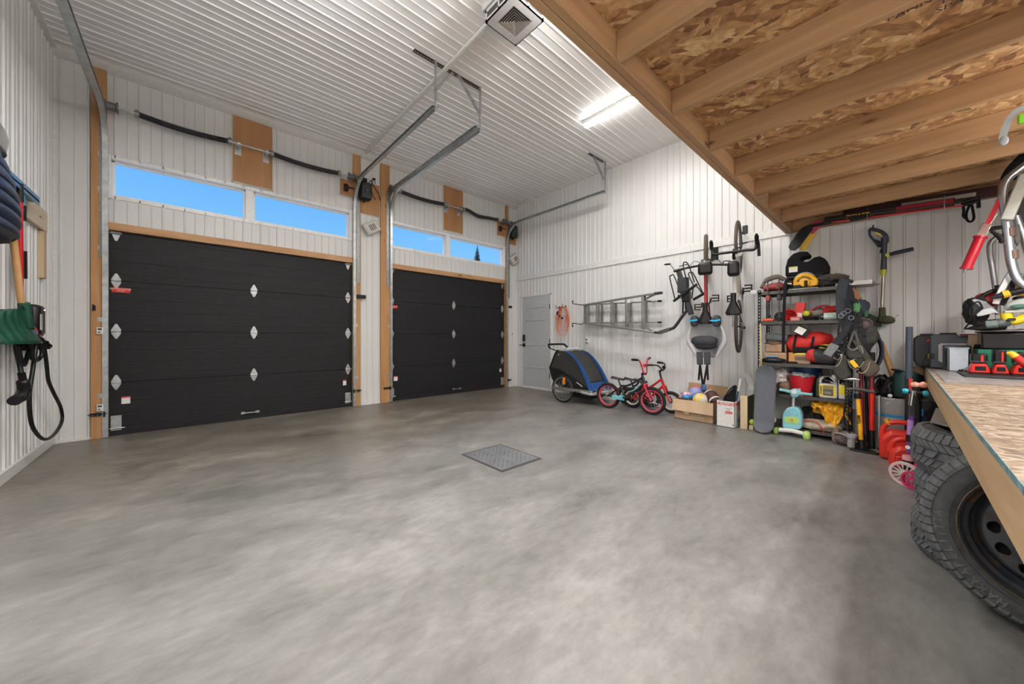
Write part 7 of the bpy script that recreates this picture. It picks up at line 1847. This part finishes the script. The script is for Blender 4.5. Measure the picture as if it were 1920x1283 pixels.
# dark case at the end
t = thing('tool_case', 'black tool case with a yellow badge standing at the far corner of the workbench', 'tool case', (-.2, -6.2, BZ))
y0, y1, zz, z1 = face(-.26, 1713, 1764, 629, 684, BZ+.001)
part('case_shell', G().prism([(-.26, y1-.0, zz+.06), (-.26, y1-.02, zz+.01), (-.26, y1-.06, zz), (-.26, y0, zz), (-.26, y0, z1), (-.26, y1-.03, z1), (-.26, y1, z1-.03)], (.15, 0, 0)), CASE, t, bev=.01)
part('case_ridge', G().prism([(-.275, y1-.05, zz+.02), (-.275, y0, zz+.02), (-.275, y0, z1-.04), (-.275, y1-.09, z1-.04), (-.275, y1-.12, z1-.09)], (.02, 0, 0)), CASE, t, bev=.006)
part('red_latch', G().cbox((-.27, y0+.06, z1-.05), (.03, .06, .035)), RED, t, bev=.008, label='red latch'); part('carry_handle', G().cbox((-.19, (y0+y1)/2, z1+.008), (.03, .09, .014)), BLACK, t, bev=.005)
part('badge', G().cbox((-.278, y0+.055, zz+.115), (.004, .055, .045)), DWY, t); text('badge_lettering', 'D', .04, KINK, t, frame((-.2805, y0+.06, zz+.115), (0, -1, 0), (0, 0, 1)), .0004, bold=.002)
# grey case with silver label
t = thing('tool_case', 'large blue-grey tool case with a big silver label on the workbench', 'tool case', (-.45, -6.4, BZ))
y0, y1, zz, z1 = face(-.48, 1744, 1832, 627, 690, BZ+.001)
part('case_shell', G().prism([(-.48, y1, zz+.01), (-.48, y1, z1-.02), (-.48, y1-.02, z1), (-.48, y0+.11, z1), (-.48, y0+.09, z1-.03), (-.48, y0, z1-.03), (-.48, y0, zz)], (.14, 0, 0)), CASEG, t, bev=.008)
part('label_plate', G().prism([(-.484, y1-.05, z1-.10), (-.484, y1-.065, z1-.085), (-.484, y0+.0, z1-.085), (-.484, y0, zz+.06), (-.484, y1-.07, zz+.06), (-.484, y1-.05, zz+.08)], (.004, 0, 0)), SLV, t)
text('label_lettering', 'STANLEY', .022, KINK, t, frame((-.4845, y1-.105, z1-.105), (0, -1, 0), (0, 0, 1)), .0004)
part('latch', G().cbox((-.49, y1-.012, zz+.12), (.02, .022, .05)), BLACK, t, bev=.004); part('carry_handle', G().box((-.43, y1-.16, z1), (-.39, y1-.06, z1+.012)), BLACK, t, bev=.004)
t = thing('small_tool_case', 'small grey case with a yellow square badge in front of the silver-labelled case', 'tool case', (-.6, -6.4, BZ))
y0, y1, zz, z1 = face(-.62, 1769, 1822, 647, 690, BZ+.001)
part('case_shell', G().box((-.62, y0, zz), (-.50, y1, z1)), CASEG, t, bev=.012); part('badge', G().cbox((-.622, y1-.045, (zz+z1)/2-.01), (.004, .022, .04)), DWY, t); part('rib', G().cbox((-.622, y1-.012, (zz+z1)/2), (.012, .014, .16)), CASE, t, bev=.004)
t = thing('red_tool_case', 'red-topped black case lying behind the grey case', 'tool case', (-.25, -6.55, BZ))
part('case_shell', G().box((-.30, -6.72, BZ+.001), (-.10, -6.42, 1.14)), CASE, t, bev=.008); part('red_lid', G().box((-.31, -6.72, 1.142), (-.10, -6.42, 1.158)), mat('maroon_lid', (.20, .01, .015), .4), t, bev=.004)
t = thing('plastic_bin', 'translucent white plastic bin standing on the workbench', 'bin', (-.75, -6.4, BZ))
y0, y1, zz, z1 = face(-.78, 1779, 1817, 653, 692, BZ+.005)
BIN = mat('frosted_plastic', (.50, .55, .62), .35)
part('bin_shell', G().box((-.78, y0, zz), (-.776, y1, z1)).box((-.64, y0, zz), (-.636, y1, z1)).box((-.78, y0, zz), (-.636, y0+.004, z1)).box((-.78, y1-.004, zz), (-.636, y1, z1)).box((-.78, y0, zz), (-.636, y1, zz+.004)), BIN, t); part('bin_rim', G().tube([(-.785, y0, z1), (-.785, y1, z1), (-.632, y1, z1), (-.632, y0, z1)], .004, 6, closed=True), BIN, t)
t = thing('cardboard_carton', 'open cardboard carton behind the plastic bin', 'carton', (-.60, -6.5, BZ))
y0, y1, zz, z1 = face(-.58, 1815, 1848, 628, 690, BZ+.001)
part('carton_body', G().box((-.58, y0, zz), (-.35, y1, z1-.05)), CARDL, t, bev=.003); part('carton_flap', G().box((-.59, y0, z1-.06), (-.583, y1, z1)), CARDL, t)
part('tool_in_carton', G().tube([(-.60, y1-.03, z1-.10), (-.61, y0-.03, z1-.12)], [.02, .012], 8), BLACK, t)
t = thing('gloss_black_box', 'glossy black case with curved front standing on a green box', 'case', (-.7, -6.6, BZ+.13))
y0, y1, z0, z1 = face(-.82, 1840, 1935, 624, 656)
part('case_shell', G().box((-.82, y0, z0), (-.45, y1, z1)), mat('gloss_black', (.012, .012, .014), .12), t, bev=.012); part('case_lid', G().box((-.83, y0-.002, z1+.001), (-.44, y1+.002, z1+.012)), BLACK, t, bev=.004)
t = thing('green_box', 'dark green box with white lettering under the glossy black case', 'box', (-.75, -6.6, BZ))
part('box_body', G().box((-.86, y0, BZ+.001), (-.45, y1+.02, z0-.002)), mat('box_green', (.01, .16, .09), .5), t, bev=.002)
text('box_lettering', 'metabo', .030, PAPER, t, frame((-.8605, y1-.12, z0-.022), (0, -1, 0), (0, 0, 1)), .0004, bold=.001)
# small metal parts
t = thing('metal_fittings', 'small heap of shiny metal fittings in front of the plastic bin', 'fittings', (-.95, -6.38, BZ))
random.seed(4)
for k in range(9):
    c = at(1797+2.6*k, 688-random.random()*5, x=-.93); part('fitting', G().cyl((c.x+.03*random.random(), c.y, BZ+.003), (c.x+.02, c.y-.01, BZ+.016+.02*random.random()), .009, .007, 8), CHROME if k % 2 else BLACKM, t)
part('wire', G().tube(smooth_path([(-1.0, -6.36, BZ+.008), (-.98, -6.40, BZ+.05), (-.97, -6.43, BZ+.02), (-1.1, -6.40, BZ+.008), (-1.25, -6.36, BZ+.008), (-1.3, -6.42, BZ+.008)]), .0025, 5), BLACK, t)
# chargers on a dark tray
t = thing('black_tray', 'flat black tray under the red battery chargers', 'tray', (-1.1, -6.6, BZ))
part('tray', G().box((-1.42, -6.90, BZ+.005), (-.90, -6.35, BZ+.015)), BLACK, t, bev=.004); part('tray_edge', G().box((-1.44, -6.90, BZ+.005), (-1.42, -6.35, BZ+.022)), DKGREY, t, bev=.003)
MR = mat('charger_red', (.70, .025, .018), .35)
def charger(lab, px0, px1, x, bat, blab):
    y1 = at(px0, 700, x=x).y; y0 = at(px1, 700, x=x).y; z = BZ+.0155; w = y1-y0
    t = thing('battery_charger', lab, 'charger', (x+.08, (y0+y1)/2, z))
    part('charger_base', G().prism([(x, y, z_) for y, z_ in ((y0, z), (y1, z), (y1-.004, z+.03), (y1-.02, z+.075), (y0+.02, z+.075), (y0+.004, z+.03))], (.16, 0, 0)), MR, t, bev=.008)
    part('black_panel', G().box((x-.002, y0+w*.22, z+.022), (x+.004, y1-w*.28, z+.055)), BLACK, t, bev=.002); part('foot_strip', G().box((x-.002, y0+.005, z), (x+.003, y1-.005, z+.010)), BLACK, t)
    b = thing('battery_pack', blab, 'battery', (x+.08, (y0+y1)/2, z+.077))
    z2 = z+.077
    part('pack_body', G().box((x+.015, y0+w*.12, z2), (x+.13, y1-w*.12, z2+bat)), BLACK, b, bev=.01); part('pack_band', G().box((x+.012, y0+w*.10, z2+.006), (x+.016, y1-w*.10, z2+.02)), DKGREY, b)
    part('red_stripe', G().cbox((x+.014, (y0+y1)/2-w*.12, z2+bat*.5), (.006, w*.12, bat*.65)), MR, b, label='red stripe')
    return t
charger('left red battery charger on the black tray', 1817, 1858, -1.12, .075, 'black battery pack seated on the left red charger')
charger('middle red battery charger with the largest battery on the black tray', 1860, 1893, -1.13, .11, 'large black battery pack on the middle red charger')
charger('right red battery charger cut by the picture edge', 1898, 1940, -1.12, .09, 'black battery pack on the right red charger')
t = thing('utility_knife', 'red-handled tool with a yellow tip lying across the right charger', 'knife', (-1.2, -6.75, 1.02))
part('red_handle', G().tube([at(1903, 668, x=-1.3), at(1925, 685, x=-1.3), at(1945, 697, x=-1.3)], [.022, .024, .022], 12), RED, t); part('yellow_tip', G().tube([at(1887, 662, x=-1.3), at(1895, 663, x=-1.3), at(1904, 669, x=-1.3)], [.008, .02, .023], 12), YEL, t, label='yellow tip')
# cardboard standing under the far end
t = thing('tall_carton', 'plain brown carton standing on the floor against the wall under the bench end', 'carton', (-.2, -6.2, 0))
part('carton_body', G().box((-.075, -6.195, 0), (-.015, -6.10, .82)), mat('kraft_brown', (.33, .23, .15), .8), t, bev=.003); part('wall_lever', G().cyl((-.09, -6.10, .70), (-.12, -6.17, .73), .01), BLACK, t)

# ------------------------------------------------------------------ pile above the cases
PX = -.80
V = lambda px, py, x=PX: at(px, py, x=x)
ZT = V(1840, 622).z+.0
t = thing('clear_plastic_sheet', 'crumpled clear plastic sheet spread on top of the black case', 'plastic sheet', (-.7, -6.6, ZT))
part('film', G().grid(lambda u, v: (PX+.02+.34*v, -6.48-.33*u, z1+.016+.022*abs(noise.noise(Vector((u*6, v*5, 3))))+.012*u), 30, 24), mat('film', (.55, .57, .58), .2, 0, .3, 14), t, thick=.002)
t = thing('dark_netting', 'bundle of black netting at the left of the pile above the tool cases', 'netting', V(1830, 612))
part('net_bundle', blob(V(1829, 584), (.09, .065, .115), .3, 26, 18), mat('netting', (.025, .025, .028), .8, 0, .5, 50, .7, 90), t)
part('dark_base', G().prism([V(1808, 617), V(1830, 610), (V(1848, 600)), V(1884, 597), V(1890, 617), V(1850, 620)], (.18, 0, 0)), BLACK, t, bev=.01)
part('net_cord', G().tube(smooth_path([V(1809, 616, -.85), V(1820, 600, -.9), V(1818, 580, -.9), V(1835, 566, -.9), V(1846, 590, -.9)]), .006, 6), BLACK, t)
PG = mat('plate_grey', (.30, .32, .34), .4, .3); 
t = thing('grey_guard_plate', 'grey angled plastic plates on the pile above the tool cases', 'plate', V(1850, 590))
part('upper_plate', G().prism([V(1821, 563, -.9), V(1828, 560, -.9), V(1850, 566, -.9), V(1866, 580, -.9), V(1862, 590, -.9), V(1843, 580, -.9)], (.02, 0, 0)), PG, t, bev=.004)
part('lower_plate', G().prism([V(1830, 590, -.95), V(1842, 580, -.95), V(1858, 577, -.95), V(1866, 580, -.95), V(1874, 589, -.95), V(1864, 587, -.95), V(1845, 592, -.95), V(1833, 594, -.95)], (.02, 0, 0)), mat('plate_light', (.45, .47, .48), .4, .3), t, bev=.004)
t = thing('red_helmet', 'red and black plastic helmet shell at the back of the pile', 'helmet', V(1852, 560, -.72))
part('shell', blob(V(1854, 562, -.72), (.08, .085, .06), .1), RED, t); part('black_trim', G().tube(smooth_path([V(1831, 566, -.80), V(1842, 556, -.82), V(1858, 547, -.82), V(1872, 545, -.8)]), .016, 8), BLACK, t)
t = thing('cordless_tool', 'black cordless tool with a yellow collar near the right edge of the pile', 'power tool', V(1890, 545, -1.0))
part('nose_cone', G().tube([V(1856, 559, -1.0), V(1866, 557, -1.0), V(1880, 553, -1.0)], [.005, .015, .022], 12), DKGREY, t); part('yellow_collar', G().cyl(V(1880, 553, -1.0), V(1893, 550, -1.0), .028), YEL, t, label='yellow collar')
part('tool_body', G().cyl(V(1893, 550, -1.0), V(1925, 543, -1.0), .026), BLACK, t); part('yellow_housing', G().cbox(V(1918, 540, -.95), (.10, .06, .12)), YEL, t, bev=.02); part('dark_pack', G().cbox(V(1916, 563, -.8), (.1, .08, .06)), BLACK, t, bev=.01)
t = thing('sports_shoe', 'pale grey and green shoe on the right of the pile', 'shoe', V(1905, 575, -.9))
part('shoe_upper', G().tube(smooth_path([V(1884, 580, -.95), V(1895, 575, -.95), V(1912, 570, -.95), V(1930, 568, -.95)], 3), [.012, .02, .028, .034, .036, .038, .04, .04, .04, .04][:10], 12), mat('shoe_grey', (.42, .46, .44), .7), t)
part('shoe_sole', G().sweep([V(1882, 585, -.95), V(1930, 583, -.95)], [(-.035, -.008), (.035, -.008), (.035, .008), (-.035, .008)]), mat('shoe_sole', (.52, .53, .50), .6), t); part('green_patch', G().ball(V(1912, 575, -1.0), (.01, .045, .018)), mat('shoe_green', (.05, .14, .11), .6), t)
t = thing('yellow_tool', 'yellow curved power tool grip at the right edge of the pile', 'power tool', V(1900, 597, -.95))
part('yellow_body', G().tube(smooth_path([V(1886, 587, -.95), V(1890, 600, -.95), V(1905, 602, -.95), V(1930, 592, -.95)], 4), .030, 12), mat('pure_yellow', (.80, .62, .02), .4), t, smooth=60); part('dark_vent', G().cbox(V(1897, 599, -.995), (.02, .035, .018)), BLACK, t)
t = thing('ribbed_tool', 'grey-green tool with ribbed end under the grey plates', 'power tool', V(1870, 607, -.95))
g = G()
for k in range(7): g.cyl(V(1850+3*k, 609-.3*k, -.95), V(1852+3*k, 608.8-.3*k, -.95), .032, seg=14)
g.cyl(V(1848, 609, -.95), V(1872, 607, -.95), .027, seg=14); part('ribbed_end', g, mat('grey_green', (.22, .28, .27), .45), t); part('tool_barrel', G().tube([V(1871, 607, -.95), V(1890, 604, -.95), V(1900, 604, -.95)], [.032, .034, .02], 12), mat('slate_green', (.09, .12, .12), .45), t)
# silver frames standing in the pile
SILV = mat('polished_tube', (.52, .56, .60), .25, .85)
t = thing('tubular_frame', 'tall shiny bent-tube frame with dark pads at the right picture edge', 'frame', V(1905, 560, -.9))
part('front_tube', G().tube(smooth_path([V(1935, 300, -1.0), V(1905, 322, -1.0), V(1888, 338, -1.0), V(1881, 358, -1.0), V(1883, 385, -1.0), V(1887, 420, -1.0), V(1892, 460, -1.0), V(1897, 495, -1.0), V(1907, 522, -1.0), V(1925, 540, -1.0)]), .026, 12), SILV, t)
part('flat_arm', G().sweep([V(1887, 413, -1.05), V(1903, 375, -1.05), V(1925, 325, -1.05)], [(-.034, -.010), (.034, -.010), (.034, .010), (-.034, .010)], up=(1, 0, 0)), mat('arm_silver', (.48, .52, .50), .35, .6), t, bev=.008)
part('padded_top', G().tube(smooth_path([V(1890, 336, -.95), V(1900, 318, -.95), V(1925, 292, -.95)]), .040, 12), CLOTHK, t)
for px, py in ((1893.5, 436), (1899, 478)): part('tube_sticker', G().cyl(V(px, py-8, -1.0), V(px+1, py+8, -1.0), .0275), mat('sticker_brown', (.16, .09, .07), .5), t, label='brown and white sticker')
part('dark_bracket', G().prism([V(1899, 425, -.95), V(1912, 420, -.95), (V(1915, 450, -.95)), V(1908, 462, -.95), V(1901, 450, -.95)], (.03, 0, 0)), mat('olive_bracket', (.08, .08, .06), .5), t, bev=.006)
part('cross_tube', G().tube([V(1905, 405, -.9), V(1918, 440, -.9), V(1930, 480, -.9)], .022, 10), SILV, t)
part('yellow_clip', G().cbox(V(1920, 362, -1.0), (.04, .04, .06)), YEL, t, bev=.008); part('mesh_pad', blob(V(1915, 385, -.85), (.05, .08, .14), .2), mat('dark_webbing', (.05, .05, .05), .8), t)
part('lower_loop', G().tube(smooth_path([V(1900, 500, -.85), V(1908, 530, -.85), V(1925, 525, -.85), V(1930, 490, -.85)]), .02, 10), mat('blue_steel', (.16, .25, .36), .3, .7), t)
t = thing('hooked_pole', 'dull silver hooked pole standing behind the pile', 'pole', V(1869, 565, -.6))
part('pole_tube', G().tube(smooth_path([V(1871, 590, -.6), V(1869, 560, -.6), V(1862, 510, -.6), V(1856, 472, -.6), V(1858, 455, -.6), V(1868, 446, -.6), V(1880, 442, -.6)]), .018, 10), mat('dull_silver', (.42, .43, .44), .35, .7), t); part('pole_sleeve', G().cyl(V(1869, 535, -.6), V(1871, 556, -.6), .022), BLACK, t)
t = thing('silver_bar', 'flat silver bar leaning diagonally in the pile', 'bar', V(1868, 570, -.88))
part('bar_body', G().sweep(smooth_path([V(1866, 571, -.88), V(1880, 540, -.88), V(1893, 516, -.88), V(1903, 503, -.88)], 4), [(-.02, -.008), (.02, -.008), (.02, .008), (-.02, .008)], up=(1, 0, 0)), mat('bright_silver', (.68, .68, .68), .25, .8), t, bev=.005); part('bar_backing', G().sweep([V(1873, 572, -.80), V(1905, 512, -.80)], [(-.03, -.008), (.03, -.008), (.03, .008), (-.03, .008)], up=(1, 0, 0)), DKGREY, t)
t = thing('caulking_gun', 'red caulking gun with black trigger hanging from the tubular frame', 'caulking gun', V(1825, 475, -1.0))
CR = mat('gun_red', (.55, .012, .03), .25)
g0, g1 = V(1811, 505, -1.0), V(1839, 443, -1.0)
part('cartridge_barrel', G().cyl(g0, g1, .030, seg=18), CR, t); part('front_collar', G().cyl(g0, g0.lerp(g1, .06), .036, seg=18), CR, t); part('rear_collar', G().cyl(g1.lerp(g0, .06), g1, .038, seg=18), CR, t); part('nozzle_tip', G().cyl(V(1808, 512, -1.0), g0, .006, .012), CHROME, t)
part('yoke', G().sweep([V(1839, 443, -1.0), V(1851, 420, -1.0)], [(-.026, -.014), (.026, -.014), (.026, .014), (-.026, .014)], up=(1, 0, 0)), CHROME, t, bev=.004)
part('red_cradle_rod', G().sweep([V(1851, 420, -1.0), V(1881, 362, -1.0)], [(-.013, -.010), (.013, -.010), (.013, .010), (-.013, .010)], up=(1, 0, 0)), CR, t); part('push_rod', G().cyl(V(1854, 424, -1.0), V(1884, 380, -1.0), .004), CHROME, t)
part('handle', G().tube([V(1852, 432, -1.0), V(1864, 428, -1.0), V(1886, 425, -1.0)], [.014, .016, .012], 8), BLACK, t); part('trigger', G().tube(smooth_path([V(1858, 434, -1.0), V(1868, 440, -1.0), V(1878, 449, -1.0), V(1879, 456, -1.0)], 3), [.010]*3+[.015]*3+[.016]*3+[.01], 8), BLACK, t)
# strap, hoop
t = thing('ratchet_strap', 'translucent grey toothed strap with a green clip hanging from the loft joists', 'strap', at(1925, 200, x=-2.1))
part('toothed_strap', G().strip(smooth_path([at(px, py, x=-2.1) for px, py in ((1882, 268), (1880, 258), (1886, 238), (1897, 218), (1912, 205), (1930, 199))]), .030, .003, up=(1, 0, 0)), mat('clear_grey', (.36, .42, .45), .25), t); part('strap_end', G().ball(at(1882, 264, x=-2.1), (.008, .018, .028)), mat('clear_grey', (.36, .42, .45), .25), t)
part('green_clip', G().cbox(at(1919, 222, x=-2.1), (.03, .04, .05)), mat('clip_green', (.20, .62, .03), .4), t, bev=.006, label='bright green clip')
t = thing('hula_hoop', 'pink plastic hoop hung flat under the loft joists above the workbench', 'hoop', (-3.60, -6.66, 2.42))
hc = Vector((-3.645, -6.58, 2.415))
part('hoop_tube', G().tube([hc+Vector((.40*math.cos(a), .40*math.sin(a), 0)) for a in [2*PI*i/64 for i in range(64)]], .0105, 10, closed=True), mat('hoop_pink', (.62, .10, .40), .35), t); part('hoop_joint', G().cyl(hc+Vector((-.405, -.03, 0)), hc+Vector((-.405, .03, 0)), .013), WHITE, t)
for a in (1.2, 4.0): part('tie_wire', G().cyl(hc+Vector((.40*math.cos(a), .40*math.sin(a), 0)), hc+Vector((.40*math.cos(a), .40*math.sin(a), .03)), .0025, seg=5), GALV, t)

# ================================================================== tyres
TY = mat('tyre_rubber', (.052, .054, .058), .7, 0, .25, 30, .2, 120)
TYT = mat('tread_rubber', (.10, .105, .112), .75, 0, .25, 25, .25, 90)
def tyre_parts(t, M, RO=.345, W=.215, ri=.222, seg=72, letters=None, spin=0):
    hw = W/2; rt = RO-.0065
    pr = [(ri, -hw*.80), (ri+.02, -hw*.92), (ri+.045, -hw), (ri+.07, -hw*.99), (rt-.018, -hw*.90), (rt-.004, -hw*.78), (rt, -hw*.6), (rt+.002, 0), (rt, hw*.6), (rt-.004, hw*.78), (rt-.018, hw*.90), (ri+.07, hw*.99), (ri+.045, hw), (ri+.02, hw*.92), (ri, hw*.80), (ri+.01, hw*.7), (rt-.03, hw*.7), (rt-.03, -hw*.7), (ri+.01, -hw*.7)]
    body = part('tyre_carcass', G().lathe(pr, seg, M, close=True), TY, t)
    g = G(); n = 60
    def P(a, r, z): return M @ Vector((r*math.cos(a), r*math.sin(a), z))
    def blk(a, da, z0, z1, sk, r0=None, r1=RO, drop0=0, drop1=0):
        r0 = rt-.012; q = []
        for (aa, z, dr) in ((a, z0, drop0), (a+da, z0, drop0), (a+da+sk, z1, drop1), (a+sk, z1, drop1)): q.append((aa, z, dr))
        b = [g.v(P(aa, r0-dr, z)) for aa, z, dr in q]; c = [g.v(P(aa, r1-dr, z)) for aa, z, dr in q]
        g.face(b[::-1]); g.face(c)
        for i in range(4): g.face([b[i], b[(i+1) % 4], c[(i+1) % 4], c[i]])
    st = 2*PI/n
    for i in range(n):
        a = i*st+spin
        for s_ in (-1, 1):
            lift = .5*st*(s_ > 0)
            blk(a+lift, st*.80, s_*hw*.99, s_*hw*.60, 0, drop0=.022)
            blk(a+lift+.1*st, st*.80, s_*hw*.56, s_*hw*.22, st*.9)
        if i % 2 == 0: blk(a, st*1.5, -hw*.16, hw*.16, st*.6)
    part('tread_blocks', g, TYT, t, smooth=25)
    g = G()
    for s_ in (-1, 1):
        for rr in (ri+.03, ri+.078): g.lathe([(rr-.0015, s_*(hw+.0005)), (rr, s_*(hw+.0025)), (rr+.0015, s_*(hw+.0005))], 72, M)
    part('sidewall_ring', g, TY, t)
    if letters:
        Ml = M @ Matrix.Translation((0, 0, hw+.0005))
        for s_, a_mid in letters: part('sidewall_lettering', arc_text(s_, .034, ri+.058, a_mid, Ml, .0016, bold=.001), TYT, t)
    return body
for k, (dx, dy, tl, lab) in enumerate(((.02, 0, 0, 'bottom winter tyre of the stack under the workbench'), (.01, -.012, 0, 'middle winter tyre of the stack under the workbench'), (0, .0, .35, 'top winter tyre of the stack with a grey mat on it'))):
    c = Vector((-2.72+dx, -6.42+dy, .1085+.2165*k)); 
    if k == 2: c.z += .002
    t = thing('winter_tyre', lab, 'tyre', c-Vector((0, 0, .108)), group=None)
    tyre_parts(t, Matrix.Translation(c) @ Matrix.Rotation(R(tl), 4, 'Y'), RO=.348, spin=.3*k)
# wheel leaning on the stack
RUST2 = None
def rusty():
    m = bpy.data.materials.new('rusty_black_steel'); m.use_nodes = True; tt = m.node_tree; b = tt.nodes['Principled BSDF']
    tcn = N(tt, 'ShaderNodeTexCoord'); n = N(tt, 'ShaderNodeTexNoise'); n.inputs['Scale'].default_value = 9; n.inputs['Detail'].default_value = 9; n.inputs['Roughness'].default_value = .65
    tt.links.new(tcn.outputs['Object'], n.inputs['Vector'])
    r = ramp(tt, [(.54, (.045, .05, .06)), (.62, (.07, .045, .028)), (.74, (.20, .115, .06))]); tt.links.new(n.outputs[0], r.inputs[0]); tt.links.new(r.outputs[0], b.inputs['Base Color'])
    r2 = ramp(tt, [(.5, (.28,)*3), (.62, (.85,)*3)]); tt.links.new(n.outputs[0], r2.inputs[0]); tt.links.new(r2.outputs[0], b.inputs['Roughness']); b.inputs['Metallic'].default_value = .25
    return m
RUSTY = rusty()
t = thing('spare_wheel', 'winter wheel on a rusty black steel rim leaning against the tyre stack', 'wheel', (-3.17, -6.43, 0))
tilt = 7
ang = math.atan2(.07, -1)                         # direction the face looks at
Mw = Matrix.Translation((-3.20, -6.445, .352)) @ Matrix.Rotation(ang+R(0), 4, 'Z') @ Matrix.Rotation(R(90-tilt), 4, 'Y') @ Matrix.Rotation(R(90), 4, 'Z')
tyre_parts(t, Mw, RO=.350, ri=.236, letters=[('NOKIAN', R(48)), ('HAKKAPELIITTA', R(-150))])
hw = .1075; Mw = Mw @ Matrix.Diagonal((1.105, 1.105, 1, 1))
part('rust_lip', G().lathe([(.2205, hw*.97), (.2225, hw*1.03), (.2245, hw*.97)], 72, Mw), mat('rust_lip', (.20, .13, .07), .8, 0, .4, 40), t, label='rusty rim lip')
part('rim_barrel', G().lathe([(.220, hw*.72), (.222, hw*.95), (.218, hw*1.0), (.212, hw*.93), (.209, hw*.70), (.196, hw*.62), (.192, hw*.30), (.180, hw*.18), (.178, -hw*.5), (.205, -hw*.8), (.22, -hw*.8), (.19, -hw*.5), (.19, 0), (.205, hw*.5)], 72, Mw), RUSTY, t)
def zr(r):
    pts = [(0, .010), (.030, .010), (.034, .050), (.060, .058), (.088, .052), (.105, .030), (.13, .022), (.165, .020), (.176, .004), (.181, -.02)]
    pts = [(q[0], q[1]+(.028 if q[0] < .17 else .018)) for q in pts]
    for a, b in zip(pts, pts[1:]):
        if a[0] <= r <= b[0]: return a[1]+(b[1]-a[1])*(r-a[0])/(b[0]-a[0])
    return pts[-1][1]
g = G(); NT, rs = 360, [.032, .036, .045, .060, .074, .088, .097, .105, .112]+[.118+.0025*i for i in range(17)]+[.161, .166, .172, .177, .181]
vv = [[g.v(Mw @ Vector((r*math.cos(2*PI*i/NT), r*math.sin(2*PI*i/NT), zr(r)))) for r in rs] for i in range(NT)]
for i in range(NT):
    for j in range(len(rs)-1):
        am = 2*PI*(i+.5)/NT; rm = (rs[j]+rs[j+1])/2; k = round(am/(2*PI/12)); da = am-k*2*PI/12
        if (da*rm/.0205)**2+((rm-.1375)/.0155)**2 < 1: continue
        g.face([vv[i][j], vv[(i+1) % NT][j], vv[(i+1) % NT][j+1], vv[i][j+1]])
part('wheel_disc', g, RUSTY, t, thick=.004, smooth=50)
part('hub_back', G().lathe([(0, -.03), (.17, -.03), (.17, -.035), (0, -.035)], 40, Mw), mat('dark_inside', (.02, .02, .02), .8), t)
g = G()
for k in range(5):
    a = 2*PI*k/5+.3; g.lathe([(.012, .084), (.012, .088), (.007, .088), (.007, .078)], 12, Mw @ Matrix.Translation((.057*math.cos(a), .057*math.sin(a), 0)))
part('bolt_holes', g, mat('dark_inside', (.02, .02, .02), .8), t)
part('valve_stem', G().cyl(Mw @ Vector((-.10, .165, .03)), Mw @ Vector((-.098, .175, .075)), .006), BLACK, t)
t = thing('grey_mat', 'grey ribbed carpet offcut folded on top of the tyre stack', 'mat', (-2.5, -6.35, .66))
GM = mat('grey_carpet', (.20, .185, .165), .95, 0, .25, 70, .5, 150, stretch=(1, 1, 1))
MP = [at(1741, 791, x=-2.62), at(1758, 766, x=-2.35), at(1790, 760, x=-2.15)]
part('mat_sheet', G().prism([(-2.66, -6.145, .659), (-2.05, -6.19, .657), (-2.05, -6.62, .657), (-2.75, -6.50, .657), (-2.95, -6.34, .659)], (0, 0, .009)), GM, t, bev=.002)

# ================================================================== repeats share a group
GROUPS = {'winter_tyre': 'tyres stacked under the workbench', 'door_track': 'garage door tracks', 'torsion_spring_shaft': 'torsion springs above the garage doors', 'door_opener': 'wall mounted door openers', 'cable_lock': 'cable locks beside the openers',
          'wall_speaker': 'tilted beige wall speakers', 'slide_latch': 'slide latches on the door posts', 'track_hanger': 'ceiling hangers of the door tracks', 'strip_light': 'strip lights', 'wall_sensor': 'white boxes on the leftmost post',
          'bike_hook': 'wall hooks of the hanging bicycles', 'ladder_hook': 'hooks holding the stepladder', 'cord_hook': 'hooks of the orange cord', 'fuel_can': 'red fuel cans by the grey bin', 'kick_scooter': 'kick scooters beside the tyre stack',
          'battery_charger': 'red battery chargers on the workbench', 'battery_pack': 'battery packs on the chargers', 'hockey_stick': 'hockey sticks under the loft', 'ski': 'skis under the loft', 'ski_pole': 'ski poles under the loft',
          'bar_clamp': 'bar clamps on the top shelf', 'fluid_jug': 'white jugs on the fourth shelf', 'kids_bicycle': 'small bicycles by the wall', 'tool_case': 'tool cases on the workbench', 'wall_station': 'small boxes on the door wall'}
for o in COL.objects:
    if o.parent is None and o.get('category') and 'group' not in o:
        k_ = o.name.split('.')[0]
        if k_ in GROUPS: o['group'] = GROUPS[k_]
